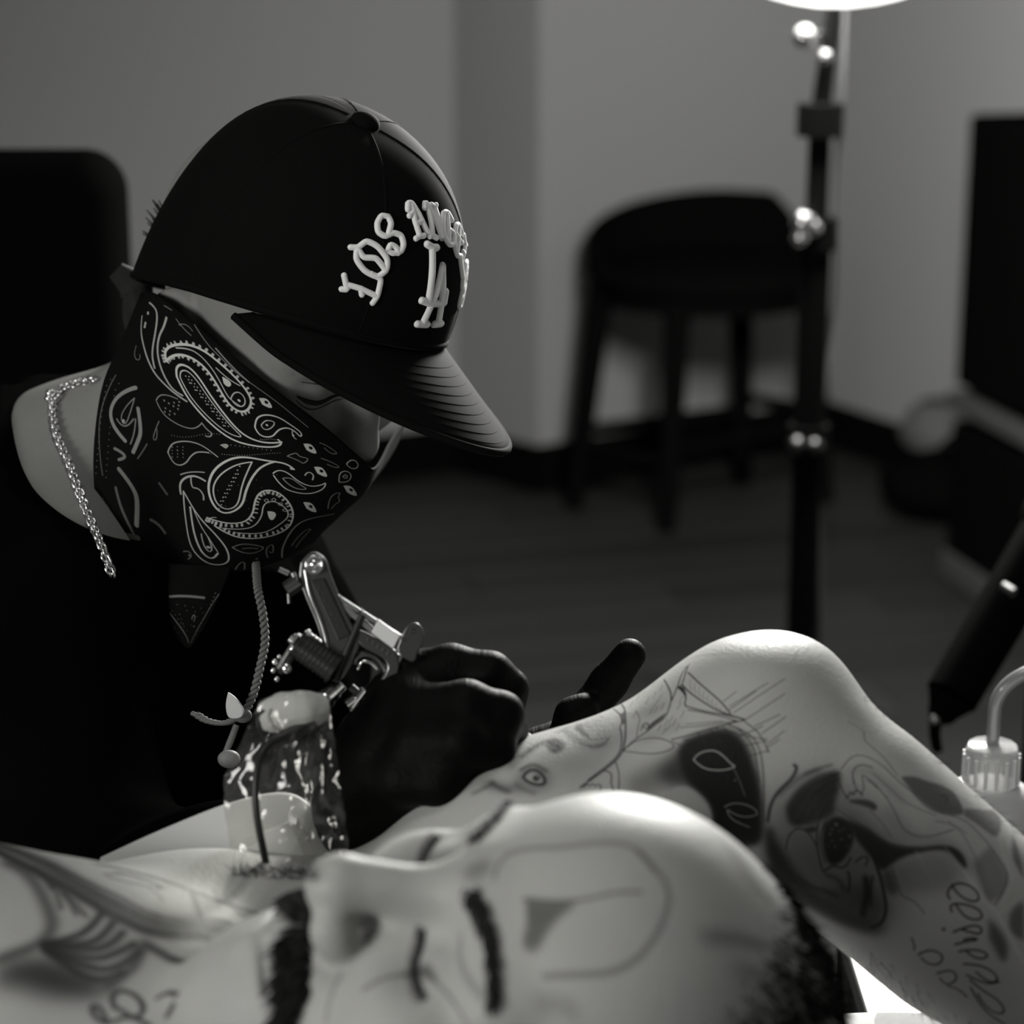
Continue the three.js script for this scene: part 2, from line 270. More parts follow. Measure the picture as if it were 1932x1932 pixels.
// strokes of the tattoos and of the bandana print, in surface coordinates
const INK = {
up: [
[1,0,0.036,0.473,9.317,[6286,4820,6674,4759,7042,4788,7313,4769,7502,4850,7577,5079,7266,5545,7027,5274,6756,5156,6399,5102]],
[1,0,0.018,0.743,7.453,[6757,4929,7148,4832,7387,4731,7836,4860,8001,5060,7975,5450,7846,5895,7525,6646,6935,6372,7175,5769,7145,5578,7021,5285,6837,5151]],
[1,0,0.008,0.985,3.727,[7338,4725,7551,4766,7824,4881,7952,5056,7969,5285,7918,5547,7871,5806,7758,6102,7508,6647,7055,6467,7037,6119,7165,5791,7137,5545,7065,5299,7088,5029,7191,4801]],
[1,0,0.3,0.85,1.553,[6678,5245,6845,5227,7015,5295,7102,5465,7142,5633,7143,5834,7048,6066,6914,5820,6759,5517]],
[0,1.863,0.42,0.85,0,[7290,5037,7363,5000,7482,5018,7597,5087,7652,5214,7683,5385,7724,5447,7569,5408,7419,5310,7312,5181,7290,5037]],
[0,0.932,0.4,0.6,0,[7683,5385,7677,5532,7658,5683,7627,5867]],
[2,1.553,0.45,0.8,0,[7618,5604]],
[0,1.553,0.36,0.75,0,[7319,5877,7407,5861,7555,5954,7656,6081,7661,6185,7504,6162,7390,6050,7327,5897,7318,6050,7377,6187,7483,6312]],
[0,2.174,0.015,0.985,0,[7649,3296,7602,3708,7540,3930,7426,4075,7329,4177,7248,4205]],
[0,1.863,0.015,0.985,0,[7248,4205,7140,4212,6995,4244,6858,4264,6716,4298,6571,4365]],
[0,2.174,0.015,0.985,0,[8044,3441,7924,3500,7808,3640,7694,3800,7593,3898,7518,3976]],
[0,2.174,0.015,0.985,0,[8001,3483,7867,3680,7769,3818,7689,3810,7707,3892,7708,4026,7683,4129,7627,4173,7611,4243]],
[1,0,0.018,0.985,0.621,[7694,3800,7760,3826,7730,4039,7686,4112,7702,3994,7698,3900]],
[0,2.174,0.015,0.985,0,[7940,3640,7942,3911,7968,4178,8011,4433,8035,4617,8041,4759]],
[0,2.174,0.015,0.985,0,[7763,3820,7762,4023,7801,4235,7852,4431,7913,4600,8025,4786,8154,4946]],
[0,1.863,0.015,0.985,0,[7614,4238,7704,4408,7856,4607,8016,4780,8154,4946]],
[0,1.553,0.015,0.945,0,[7607,4317,7766,4533,7920,4720,8051,4893]],
[0,1.863,0.015,0.985,0,[8150,4952,8000,4891,7743,4797,7525,4720,7306,4642,7193,4586]],
[0,1.242,0.015,0.81,0,[8049,4897,7770,4751,7535,4611,7385,4500]],
[0,1.242,0.015,0.675,0,[7903,4792,7690,4663,7465,4501]],
[0,2.484,0.015,0.985,0,[5784,4625,5977,4585,6226,4532,6435,4462,6563,4367,6683,4190,6786,3969,6876,3736,6964,3440,6991,3012]],
[0,2.174,0.015,0.985,0,[5933,4576,6189,4511,6394,4448,6524,4360,6632,4192,6706,3993,6709,3926,6768,3852,6822,3735,6852,3477,6843,3143]],
[1,0,0.018,0.81,0.621,[6852,3477,6862,3616,6965,3443,6815,3896,6763,3878,6822,3735]],
[0,1.553,0.015,0.985,0,[6568,4370,6712,4307,6856,4319,7035,4420,7156,4583,7185,4709,7105,4723,6967,4692,6812,4602,6675,4478,6563,4381]],
[0,1.553,0.015,0.985,0,[6390,4478,6364,4603,6304,4746,6209,4887]],
[0,1.863,0.015,0.985,0,[6176,4535,6245,4578,6236,4674,6161,4752,6152,4856]],
[0,1.553,0.015,0.985,0,[5821,4644,5899,4615,5907,4673,5964,4634,5963,4702,6019,4682,6045,4731,6003,4772]],
[0,1.553,0.015,0.985,0,[6925,4177,6992,4065,7061,4076,7067,4157,7007,4198,6971,4143,7020,4092,7041,4137]],
[0,1.553,0.015,0.985,0,[6988,4231,7060,4172,7121,4143]],
[0,1.553,0.015,0.985,0,[7024,4225,7094,4165,7151,4138]],
[0,1.553,0.015,0.985,0,[7060,4220,7129,4159,7182,4134]],
[0,1.553,0.015,0.985,0,[7096,4216,7163,4153,7213,4131]],
[0,1.553,0.015,0.985,0,[7132,4213,7196,4149,7243,4129]],
[0,1.553,0.015,0.985,0,[7167,4209,7230,4145,7274,4127]],
[0,1.553,0.015,0.985,0,[7203,4206,7264,4142,7304,4125]],
[0,1.553,0.015,0.985,0,[7238,4204,7297,4139,7335,4123]],
[0,1.242,0.015,0.81,0,[6824,4256,6916,4085,7039,3920,7048,3698]],
[0,1.242,0.015,0.675,0,[7473,3714,7329,3796,7156,3949]],
[0,1.242,0.015,0.675,0,[7555,3098,7473,3206]],
[0,1.242,0.015,0.608,0,[7352,3179,7289,3265]],
[0,1.087,0.015,0.675,0,[7161,3337,7214,3279,7281,3073]],
[0,1.087,0.015,0.675,0,[7205,3664,7254,3632,7307,3545]],
[0,1.087,0.015,0.675,0,[7344,3620,7393,3593,7446,3507]],
[0,1.087,0.015,0.675,0,[7474,3568,7523,3544,7577,3455]],
[0,1.087,0.015,0.675,0,[7223,3978,7271,3955,7320,3894]],
[0,1.087,0.015,0.675,0,[7322,3998,7369,3978,7418,3920]],
[0,1.087,0.015,0.675,0,[7014,3489,7066,3434,7125,3291]],
[0,1.087,0.015,0.675,0,[6950,3822,6999,3787,7051,3703]],
[0,1.087,0.015,0.675,0,[7219,4316,7265,4297,7312,4249]],
[0,1.087,0.015,0.675,0,[7299,4313,7345,4297,7392,4249]],
[0,1.087,0.015,0.675,0,[7308,4398,7354,4381,7400,4335]],
[0,1.087,0.015,0.675,0,[7206,4416,7252,4399,7298,4351]],
[0,1.087,0.015,0.675,0,[7305,4501,7351,4485,7397,4440]],
[0,1.087,0.015,0.675,0,[7464,4357,7510,4341,7556,4296]],
[0,1.087,0.015,0.675,0,[7569,4106,7615,4091,7663,4039]],
[0,1.087,0.015,0.675,0,[7496,4195,7542,4179,7589,4130]],
[0,1.087,0.015,0.675,0,[7106,4331,7153,4311,7200,4259]],
[0,1.087,0.015,0.675,0,[7134,4428,7181,4408,7227,4361]],
[1,0,0.03,0.405,6.832,[5109,4099,5340,3970,5513,4059,5565,4330,5466,4464,5226,4459,5047,4304]],
[0,8.075,0.03,0.675,4.969,[5161,3886,5434,3744,5687,3624,5861,3585]],
[0,5.59,0.024,0.81,2.484,[5352,3774,5558,3661,5746,3583]],
[1,0,0.018,0.985,2.484,[5791,3589,5874,3543,5956,3719,5934,3878,5836,3966,5751,3947,5730,3857,5743,3697]],
[2,4.969,0.015,0.9,0,[5830,3809]],
[1,0,0.3,0.6,1.863,[5577,3800,5665,3815,5697,3964,5627,4017,5552,3973]],
[0,4.348,0.018,0.985,0.932,[5222,4138,5304,4073,5413,4094,5458,4227,5438,4365,5352,4368,5272,4295,5225,4202,5222,4138]],
[1,0,0.32,0.85,0.932,[5241,4149,5332,4113,5417,4204,5416,4339,5313,4307,5253,4219]],
[2,9.317,0.02,0.95,0,[5360,4243]],
[2,2.174,0.3,0.9,0,[5381,4237]],
[0,4.348,0.024,0.81,1.863,[5245,4019,5358,3982,5476,4037,5529,4219]],
[0,3.106,0.024,0.675,2.484,[5090,4182,5096,4304,5238,4439]],
[0,10.559,0.03,0.675,5.59,[4760,3949,4894,4179,5053,4250]],
[0,4.969,0.024,0.743,2.484,[4827,3967,4851,4119,4955,4248]],
[0,3.727,0.024,0.675,2.484,[4540,3977,4674,4020,4833,4006]],
[1,0,0.018,0.985,1.553,[6296,3254,6278,3623,6307,3769,6280,3900,6225,3747,6213,3485]],
[0,1.863,0.015,0.945,0,[6322,3331,6305,3648,6275,3897]],
[0,6.832,0.036,0.608,3.106,[6089,3431,6118,3784,6209,4028,6306,4130,6415,4102]],
[0,1.863,0.015,0.81,0,[6130,3936,6197,4055,6306,4130,6438,4105,6520,4027]],
[0,1.553,0.015,0.81,0,[6284,3903,6351,3973,6446,3974,6497,4054]],
[0,6.211,0.03,0.608,3.106,[6000,3419,6145,3289]],
[0,1.553,0.015,0.675,0,[6555,3235,6623,3131,6637,3406]],
[0,1.553,0.015,0.54,0,[6339,3358,6409,3617]],
[2,0.683,0.1,0.4,0,[6052,3686]],
[2,0.683,0.1,0.4,0,[6143,4038]],
[2,0.683,0.1,0.4,0,[6242,4320]],
[2,0.683,0.1,0.4,0,[5633,4191]],
[2,0.683,0.1,0.4,0,[6092,3622]],
[2,0.683,0.1,0.4,0,[6181,3994]],
[2,0.683,0.1,0.4,0,[6278,4286]],
[2,0.683,0.1,0.4,0,[5669,4158]],
[2,0.683,0.1,0.4,0,[6133,3550]],
[2,0.683,0.1,0.4,0,[6218,3950]],
[2,0.683,0.1,0.4,0,[6315,4252]],
[2,0.683,0.1,0.4,0,[5704,4123]],
[2,0.683,0.1,0.4,0,[6174,3467]],
[2,0.683,0.1,0.4,0,[6256,3902]],
[2,0.683,0.1,0.4,0,[6351,4215]],
[2,0.683,0.1,0.4,0,[5740,4087]],
[2,0.683,0.1,0.4,0,[5842,4344]],
[2,0.683,0.1,0.4,0,[6294,3852]],
[2,0.683,0.1,0.4,0,[6388,4178]],
[2,0.683,0.1,0.4,0,[5777,4048]],
[2,0.683,0.1,0.4,0,[5878,4312]],
[2,0.683,0.1,0.4,0,[6333,3801]],
[2,0.683,0.1,0.4,0,[6425,4140]],
[2,0.683,0.1,0.4,0,[5813,4009]],
[2,0.683,0.1,0.4,0,[5913,4280]],
[2,0.683,0.1,0.4,0,[6372,3743]],
[2,0.683,0.1,0.4,0,[6462,4101]],
[2,0.683,0.1,0.4,0,[5850,3966]],
[2,0.683,0.1,0.4,0,[5949,4246]],
[2,0.683,0.1,0.4,0,[6412,3683]],
[2,0.683,0.1,0.4,0,[6499,4060]],
[2,0.683,0.1,0.4,0,[5887,3923]],
[2,0.683,0.1,0.4,0,[5985,4211]],
[2,0.683,0.1,0.4,0,[6536,4017]],
[2,0.683,0.1,0.4,0,[5925,3877]],
[2,0.683,0.1,0.4,0,[6022,4175]],
[2,0.683,0.1,0.4,0,[6574,3975]],
[2,0.683,0.1,0.4,0,[5963,3826]],
[2,0.683,0.1,0.4,0,[6058,4137]],
[2,0.683,0.1,0.4,0,[6612,3929]],
[2,0.683,0.1,0.4,0,[6001,3774]],
[2,0.683,0.1,0.4,0,[6095,4099]],
[2,0.683,0.1,0.4,0,[6195,4370]],
[2,0.683,0.1,0.4,0,[6650,3882]],
[2,0.683,0.1,0.4,0,[6040,3717]],
[2,0.683,0.1,0.4,0,[6132,4059]],
[2,0.683,0.1,0.4,0,[6231,4337]],
[2,0.683,0.1,0.4,0,[5622,4208]],
[2,0.683,0.1,0.4,0,[6079,3654]],
[2,0.683,0.1,0.4,0,[6169,4016]],
[2,0.683,0.1,0.4,0,[6267,4304]],
[2,0.683,0.1,0.4,0,[5658,4175]],
[2,0.683,0.1,0.4,0,[6119,3586]],
[2,0.683,0.1,0.4,0,[6206,3972]],
[2,0.683,0.1,0.4,0,[6303,4270]],
[2,0.683,0.1,0.4,0,[5693,4141]],
[1,0,0.048,0.297,18.634,[5809,3604,6027,3957,6391,4258,6482,4419,5833,4581,5534,4513,5562,4105]],
[1,0,0.036,0.405,12.422,[6127,3261,6525,3142,6693,3775,6603,4171,6316,4213,6111,3924]],
[0,9.317,0.036,0.473,9.317,[6862,3719,7065,3723,7174,3969,7399,3948]],
[0,7.453,0.036,0.473,7.453,[6843,4346,7143,4361,7411,4453]],
[0,1.553,0.015,0.945,0,[7931,4876,8068,5078,8122,5254,8104,5424,8033,5616,7887,5915,7667,6310]],
[0,1.553,0.015,0.945,0,[8134,4969,8207,5146,8213,5306,8202,5432,8186,5500]],
[0,1.553,0.015,0.945,0,[8000,4976,8058,5180,8053,5339,7987,5537,7882,5787]],
[0,1.242,0.015,0.81,0,[7332,4689,7533,4932,7831,5085,8161,5138,8308,5151]],
[0,1.242,0.015,0.81,0,[7192,4611,7270,4798,7339,4998]],
[0,1.242,0.015,0.81,0,[7527,4716,7557,4890,7527,4986]],
[0,1.242,0.015,0.81,0,[7697,4786,7733,4989,7710,5114]],
[0,1.242,0.015,0.81,0,[7860,4863,7910,5083,7884,5257]],
[0,1.242,0.015,0.81,0,[7745,4793,7958,5046,8158,5271,8254,5332]],
[0,1.242,0.015,0.81,0,[7877,5225,8067,5294,8258,5361]],
[0,1.242,0.015,0.81,0,[7901,5403,8078,5447,8206,5487]],
[0,1.553,0.03,0.675,0,[8054,4542,8161,4540,8279,4518]],
[0,1.553,0.03,0.675,0,[8064,4701,8275,4698,8501,4671]],
[0,1.553,0.03,0.675,0,[8083,4776,8494,4768,8936,4697]],
[0,1.553,0.03,0.675,0,[8171,4952,8480,4947,8811,4910]],
[0,1.553,0.03,0.675,0,[8089,4659,8383,4671,8697,4645]],
[0,1.553,0.03,0.675,0,[8213,5095,8396,5125,8592,5137]],
[0,1.553,0.03,0.675,0,[8245,5233,8436,5229,8640,5208]],
[0,1.553,0.03,0.675,0,[8190,5438,8295,5440,8410,5428]],
[0,1.553,0.03,0.675,0,[8234,5399,8370,5388,8516,5362]],
[0,0.932,0.036,0.608,0,[7900,3855,7822,3931,7812,4060]],
[0,0.932,0.036,0.608,0,[7907,3986,7837,4045,7830,4162]],
[0,0.932,0.036,0.608,0,[7917,4106,7853,4149,7849,4257]],
[0,0.932,0.036,0.608,0,[7928,4216,7870,4248,7868,4347]],
[0,0.932,0.036,0.608,0,[7940,4319,7888,4341,7889,4432]],
[0,0.932,0.036,0.608,0,[7954,4418,7907,4428,7910,4515]],
[0,0.932,0.036,0.608,0,[7968,4511,7927,4513,7932,4596]],
[0,0.932,0.036,0.608,0,[7983,4602,7948,4596,7954,4673]],
[0,0.932,0.036,0.608,0,[8000,4689,7969,4675,7977,4748]],
[0,1.553,0.048,0.54,0,[8092,3144,8280,3511,8550,3815]],
[1,0,0.012,0.985,7.699,[7702,6296,7710,6466,7704,6662,7708,6870,7811,6982,7969,7016,8176,7017,8308,6995,8160,7071,7864,7152,7559,7209,7465,6994]],
[1,0,0.03,0.54,20.728,[7815,6157,8313,5980,8871,6108,8881,6564,8863,6719,8438,6963,8140,7056,7780,7122,7573,6921]],
[1,0,0.018,0.985,3.553,[7994,6215,8137,6107,8360,6039,8601,6028,8886,6095,8758,6185,8658,6250,8565,6278,8526,6334,8442,6369,8266,6391,8080,6398,7967,6416,7941,6348]],
[0,4.738,0.024,0.985,1.184,[7722,6302,7818,6158,7957,6037,8114,5976,8263,5937,8365,5880,8408,5837,8385,5808]],
[0,7.699,0.018,0.81,4.146,[7687,6423,7583,6664,7535,6928,7538,7114]],
[0,5.922,0.03,0.675,2.961,[8010,6038,8222,5982,8444,5958,8636,5987]],
[0,2.073,0.012,0.985,0,[7745,6639,7796,6555,7888,6466,8015,6416,8077,6466,8083,6539,8078,6576]],
[0,2.073,0.009,0.675,0.592,[8841,6111,8555,6079,8267,6133,8012,6291]]],
fore: [
[1,0,0.018,0.743,7.453,[1223,6294,1251,6078,1228,5889,1485,5506,1736,5396,2118,5536,2514,5820,3060,6530,2513,6696,2132,6296,1954,6245,1646,6231,1463,6292]],
[1,0,0.008,0.985,3.727,[1207,5928,1308,5753,1501,5522,1716,5442,1952,5490,2196,5622,2436,5761,2681,5995,3041,6545,2612,6702,2369,6521,2147,6310,1922,6239,1673,6212,1422,6143,1235,6046]],
[1,0,0.3,0.85,1.553,[1509,6374,1539,6303,1654,6237,1839,6235,2002,6265,2176,6340,2331,6491,2099,6445,1789,6408]],
[0,1.863,0.42,0.85,0,[1492,6011,1479,5950,1533,5859,1637,5777,1779,5762,1955,5786,2029,5769,1937,5890,1794,5980,1637,6026,1492,6011]],
[0,0.932,0.4,0.6,0,[1955,5786,2093,5838,2229,5909,2390,6008]],
[2,1.553,0.45,0.8,0,[2140,5914]],
[0,1.553,0.36,0.75,0,[2274,6249,2293,6181,2438,6106,2605,6079,2708,6126,2599,6248,2449,6278,2294,6252,2418,6328,2556,6356,2718,6346]],
[0,2.174,0.015,0.985,0,[446,5178,643,5218,870,5232,1116,5235,1301,5252,1444,5280]],
[0,2.174,0.015,0.985,0,[532,5449,689,5458,879,5433,1071,5406,1249,5373,1466,5302,1667,5215]],
[0,1.863,0.015,0.985,0,[836,5638,1011,5558,1241,5434,1457,5310,1667,5215]],
[0,1.553,0.015,0.945,0,[903,5649,1144,5511,1370,5392,1582,5302]],
[0,1.863,0.015,0.985,0,[1672,5220,1565,5353,1394,5582,1257,5770,1120,5945,1033,6026]],
[0,1.242,0.015,0.81,0,[1585,5306,1357,5547,1155,5746,1010,5870]],
[0,1.242,0.015,0.675,0,[1436,5425,1249,5608,1033,5800]],
[0,1.553,0.015,0.945,0,[1529,5417,1775,5335,1970,5333,2136,5401,2307,5534,2554,5789,2838,6188]],
[0,1.553,0.015,0.945,0,[1685,5240,1888,5217,2053,5257,2177,5307,2242,5344]],
[0,1.553,0.015,0.945,0,[1651,5374,1875,5374,2033,5425,2210,5552,2420,5743]],
[0,1.242,0.015,0.81,0,[1171,5928,1464,5799,1708,5565,1865,5261,1924,5118]],
[0,1.242,0.015,0.81,0,[1370,5623,1581,5632,1699,5684]],
[0,1.242,0.015,0.81,0,[1495,5483,1730,5489,1896,5564]],
[0,1.242,0.015,0.81,0,[1391,5579,1708,5433,1999,5302,2092,5224]],
[0,1.242,0.015,0.81,0,[1862,5561,1993,5398,2122,5229]],
[0,1.242,0.015,0.81,0,[2046,5592,2151,5435,2235,5319]],
[0,1.553,0.03,0.675,0,[1233,5215,1261,5102,1275,4972]],
[0,1.553,0.03,0.675,0,[1392,5243,1452,5026,1496,4789]],
[0,1.553,0.03,0.675,0,[1473,5241,1591,4825,1676,4350]],
[0,1.553,0.03,0.675,0,[1678,5199,1769,4889,1837,4542]],
[0,1.553,0.03,0.675,0,[1358,5206,1458,4908,1537,4581]],
[0,1.553,0.03,0.675,0,[1838,5197,1925,5023,1996,4828]],
[0,1.553,0.03,0.675,0,[1988,5204,2043,5011,2083,4798]],
[0,1.553,0.03,0.675,0,[2179,5320,2216,5215,2240,5095]],
[0,1.553,0.03,0.675,0,[2154,5264,2186,5124,2204,4967]],
[0,0.932,0.036,0.608,0,[1271,5302,1255,5337,1333,5347]],
[0,0.932,0.036,0.608,0,[1362,5305,1339,5333,1414,5341]],
[0,1.553,0.048,0.54,0,[215,4716,451,4585,747,4396]],
[1,0,0.012,0.985,7.699,[2848,6148,3047,6240,3307,6376,3678,6542,4111,6574,4537,6488,4966,6322,5137,6180,5116,6425,4622,6777,3832,7056,3327,6876]],
[1,0,0.024,0.608,8.884,[4098,6548,4386,5905,4804,5837,5126,6121,4951,6494,4419,6718]],
[1,0,0.03,0.54,20.728,[2772,5968,2825,5382,3213,4847,4226,5129,4721,5297,5229,6019,5022,6414,4331,6788,3462,6717]],
[1,0,0.018,0.985,3.553,[2956,5816,2902,5619,2923,5357,3006,5100,3194,4824,3319,5009,3409,5149,3421,5261,3513,5333,3537,5438,3456,5629,3307,5822,3229,5950,3100,5938]],
[1,0,0.06,0.473,2.961,[2966,5443,3021,5117,3127,4958,3135,5110,3072,5319]],
[0,4.738,0.024,0.985,1.184,[2869,6132,2775,5965,2719,5772,2728,5586,2750,5417,2722,5290,2687,5229,2645,5242]],
[0,7.699,0.018,0.81,4.146,[2975,6235,3147,6493,3391,6757,3647,6949]],
[0,5.922,0.03,0.675,2.961,[2748,5719,2785,5477,2851,5237,2960,5046]],
[0,3.553,0.03,0.675,1.777,[2851,5237,2945,5028,3049,4867]],
[1,0,0.015,0.985,1.777,[3537,5618,3541,5443,3701,5350,3845,5351,4017,5496,4091,5795,4010,6035,3827,5977,3661,5807]],
[2,4.146,0.22,0.7,0,[3670,5496]],
[2,2.665,0.22,0.7,0,[3669,5588]],
[2,2.665,0.22,0.7,0,[3691,5658]],
[2,2.369,0.22,0.7,0,[3766,5533]],
[2,2.961,0.22,0.7,0,[3924,5501]],
[2,2.369,0.22,0.7,0,[3773,5723]],
[2,2.369,0.22,0.7,0,[3858,5756]],
[2,2.073,0.22,0.7,0,[3795,5478]],
[2,2.369,0.22,0.7,0,[3863,5614]],
[2,2.073,0.22,0.7,0,[3997,5633]],
[2,1.777,0.22,0.7,0,[3788,5817]],
[0,2.665,0.012,0.985,0,[3460,5664,3590,5870,3795,6065,3946,6189]],
[0,1.777,0.012,0.945,0,[3523,5564,3568,5766,3729,5933,3894,6037]],
[0,2.073,0.012,0.985,0,[3330,6318,3265,6209,3230,6060,3276,5900,3433,5864,3587,5904,3656,5936]],
[1,0,0.012,0.81,1.184,[3338,5881,3446,5691,3527,5772,3455,5853]],
[0,2.665,0.009,0.985,0,[3960,6175,3986,6001,4127,5952,4168,5851,4132,5728]],
[0,2.961,0.009,0.985,0.888,[4225,5925,4339,5980,4416,6173]],
[0,2.369,0.009,0.985,0,[4227,5736,4250,5563,4374,5590,4366,5689]],
[0,4.146,0.007,0.985,1.184,[4381,5508,4570,5614,4756,5755,4932,5910,5030,6046,5076,6243,4988,6406]],
[0,8.884,0.007,0.945,2.961,[4481,5817,4620,5944,4726,6176,4783,6332]],
[0,3.553,0.009,0.945,1.481,[4545,5729,4638,5927,4796,6107]],
[0,5.922,0.012,0.81,2.961,[3723,6571,3933,6575,4143,6418,4342,6355]],
[0,4.146,0.012,0.81,2.369,[4006,6199,4211,6068,4358,6197]],
[1,0,0.018,0.985,2.073,[3744,5348,3999,5246,4254,5233,4463,5199,4760,4990,5006,4672,5190,4564,5362,4597,5508,4732,5344,4728,5083,4686,4827,5000,4680,5248,4635,5441,4603,5600,4403,5534,4045,5477]],
[1,0,0.03,0.675,3.553,[4619,5601,4646,5455,4798,5533,4977,5648,4935,5779,4773,5740]],
[1,0,0.048,0.743,1.777,[3906,4281,3996,4102,4224,3980,4422,3787,4598,3711,4821,3854,4945,3993,4774,4228,4513,4371,4194,4345]],
[2,4.738,0.05,0.5,0,[4565,3992]],
[0,1.777,0.03,0.81,0,[4501,4037,4533,3937,4613,3944,4613,4046]],
[1,0,0.042,0.608,2.073,[4879,3871,5078,3551,5250,2966,5545,3888,5315,3934,5140,3943,4939,4013]],
[0,1.481,0.03,0.985,0,[3194,4824,3170,4648,3211,4471,3374,4372,3586,4339,3809,4356,3970,4368,4162,4342]],
[0,1.481,0.036,0.81,0,[3046,4043,3123,4182,3304,4188,3550,4205,3745,4268,3858,4298]],
[0,1.184,0.048,0.54,0,[2761,4107,2915,4054,3046,4043]],
[0,1.777,0.03,0.878,0,[4162,4342,4433,4384,4609,4338,4803,4182,5027,4061,5281,4084,5517,4130,5781,4222,5963,4301,6076,4565,6110,4847]],
[0,1.777,0.024,0.945,0,[3472,4873,3338,4764,3326,4620,3398,4523,3516,4485]],
[0,1.777,0.018,0.985,0,[3304,4991,3398,5066,3533,5102]],
[0,1.481,0.018,0.945,0,[3442,4836,3536,4913,3664,4923,3621,4801,3479,4701]],
[0,2.073,0.012,0.985,0,[3546,5107,3500,4976,3591,5020,3536,4896,3680,4924]],
[0,1.481,0.024,0.945,0,[3479,4683,3650,4655,3810,4685,3964,4709]],
[0,1.481,0.024,0.81,0,[3568,4701,3673,4683,3770,4691]],
[1,0,0.03,0.81,1.184,[3578,5109,3714,4947,3925,4871,3987,4980,3831,5007,3612,5125]],
[0,1.481,0.03,0.81,0,[3562,5320,3769,5290,4076,5232,4366,5225,4612,5095,4778,4941]],
[0,1.777,0.036,0.675,0.592,[3938,4694,4189,4783,4429,4912,4656,4864,4861,4637,4974,4347]],
[0,1.481,0.036,0.675,0,[4832,4314,4991,4285,5211,4346,5489,4489]],
[0,7.107,0.036,0.54,3.553,[5518,4529,5758,4733,6029,4857]],
[1,0,0.048,0.405,2.961,[5489,4489,5803,4755,6110,4847,6069,4463,5956,4290,5517,4130]],
[0,5.33,0.5,0.55,1.481,[5491,4766,5727,4864,5980,4907,6233,4927,6480,5016,6793,5158,6943,5205]],
[0,4.146,0.48,0.45,1.481,[6234,4910,6139,4601,6057,4323,5876,4184,5679,4043,5513,3830]],
[0,2.369,0.5,0.5,0.888,[5041,4678,5335,4754,5544,4797]],
[0,2.665,0.5,0.5,1.184,[4778,5030,5016,5123,5261,5207]],
[0,2.369,0.5,0.4,1.184,[6240,4937,6255,4682,6310,4505]],
[1,0,0.036,0.608,2.369,[5618,3450,5781,3940,6049,4118,6178,4153]],
[1,0,0.03,0.608,2.961,[6380,4453,6302,4663,6409,4923,6602,5019,6736,4938]],
[1,0,0.03,0.675,3.553,[6170,5073,6400,5067,6652,5206,6758,5475,6563,5398,6340,5290]],
[0,1.777,0.024,0.675,0,[4663,5440,4889,5573,5037,5686,5249,5586,5447,5653]],
[0,2.073,0.009,0.675,0.592,[3212,4881,3066,5171,3010,5496,3075,5836]],
[0,2.073,0.009,0.675,0.592,[3273,4955,3161,5211,3136,5538,3236,5848]],
[0,2.073,0.009,0.675,0.592,[3348,5078,3271,5269,3265,5547,3343,5752]],
[0,2.073,0.009,0.675,0.592,[3420,5232,3358,5406,3438,5608]],
[0,14.806,0.048,0.405,8.884,[4114,4855,4459,4948,4705,4924,4923,4678,5217,4600,5559,4664]],
[0,8.884,0.048,0.405,5.922,[3769,5290,4076,5232,4363,5221,4609,5092]],
[0,7.699,0.048,0.405,5.33,[3330,4772,3384,4618,3564,4546,3870,4553,4189,4577]],
[1,0,0.06,0.405,8.884,[4646,5455,4816,5058,5070,4716,5474,4783,5553,5030,5295,5391,5008,5650]],
[0,1.481,0.048,0.608,0.592,[3564,4546,3870,4553,4125,4572,4382,4517,4640,4381]],
[0,1.481,0.048,0.608,0.592,[4701,4465,4913,4257,5150,4256]],
[0,1.481,0.048,0.608,0.592,[3899,5023,4137,5024,4386,5108]],
[0,3.257,0.007,0.985,0,[5582,5237,5513,5223,5477,5133,5491,5025,5562,4932,5722,4875,5857,4899,5898,4981,5818,5070,5657,5105,5504,5076,5474,5057]],
[0,3.257,0.007,0.985,0,[5718,5359,5657,5337,5654,5263,5754,5171,5938,5075,6061,5084,6095,5162,6000,5261,5854,5295,5705,5247]],
[0,3.257,0.007,0.985,0,[5919,5576,5988,5427,6095,5272,6196,5254,6221,5341,6116,5408,5989,5464]],
[0,3.257,0.007,0.985,0,[6048,5708,6144,5555,6262,5413,6159,5463,6097,5567]],
[2,5.034,0.012,0.95,0,[5790,5641]],
[0,3.257,0.007,0.985,0,[6153,5756,6248,5619,6417,5507,6509,5518,6455,5637,6328,5691,6236,5679]],
[0,3.257,0.007,0.985,0,[6315,5870,6431,5760,6622,5680,6791,5689,6817,5817,6671,5881,6518,5850]],
[0,3.257,0.007,0.985,0,[6447,5989,6636,5953,6796,5868,6843,5746]],
[0,3.257,0.007,0.985,0,[6522,6026,6753,6063,6972,6037,7140,6106,7178,6231,7068,6325,6867,6276,6732,6164]],
[0,3.257,0.007,0.985,0,[6601,6137,6834,6312,7063,6425,7286,6407]],
[0,2.961,0.007,0.985,0,[5746,6224,5798,6047,5961,5955,6061,6011,6044,6161,5908,6254,5808,6232]],
[0,2.961,0.007,0.985,0,[6117,6280,6208,6077,6348,6086,6385,6237,6282,6384,6192,6318]],
[0,2.665,0.007,0.985,0,[5527,6080,5631,6130,5661,6205]],
[0,2.961,0.007,0.985,0,[6346,6357,6477,6262,6644,6339]]],
torso: [
[0,21.739,0.023,0.95,5.797,[4030,4801,4343,4979,4731,5311,5001,5450,5249,5498,5468,5368,5664,5196]],
[0,12.319,0.014,0.95,2.899,[4107,4986,4468,5234,4785,5452,5076,5597,5336,5601,5571,5415]],
[0,6.522,0.023,0.95,2.899,[4767,4905,5138,4858,5397,4895,5647,4863,5848,4838]],
[0,2.899,0.018,0.985,0,[4492,5076,4782,5265,5029,5343,5239,5440,5418,5353]],
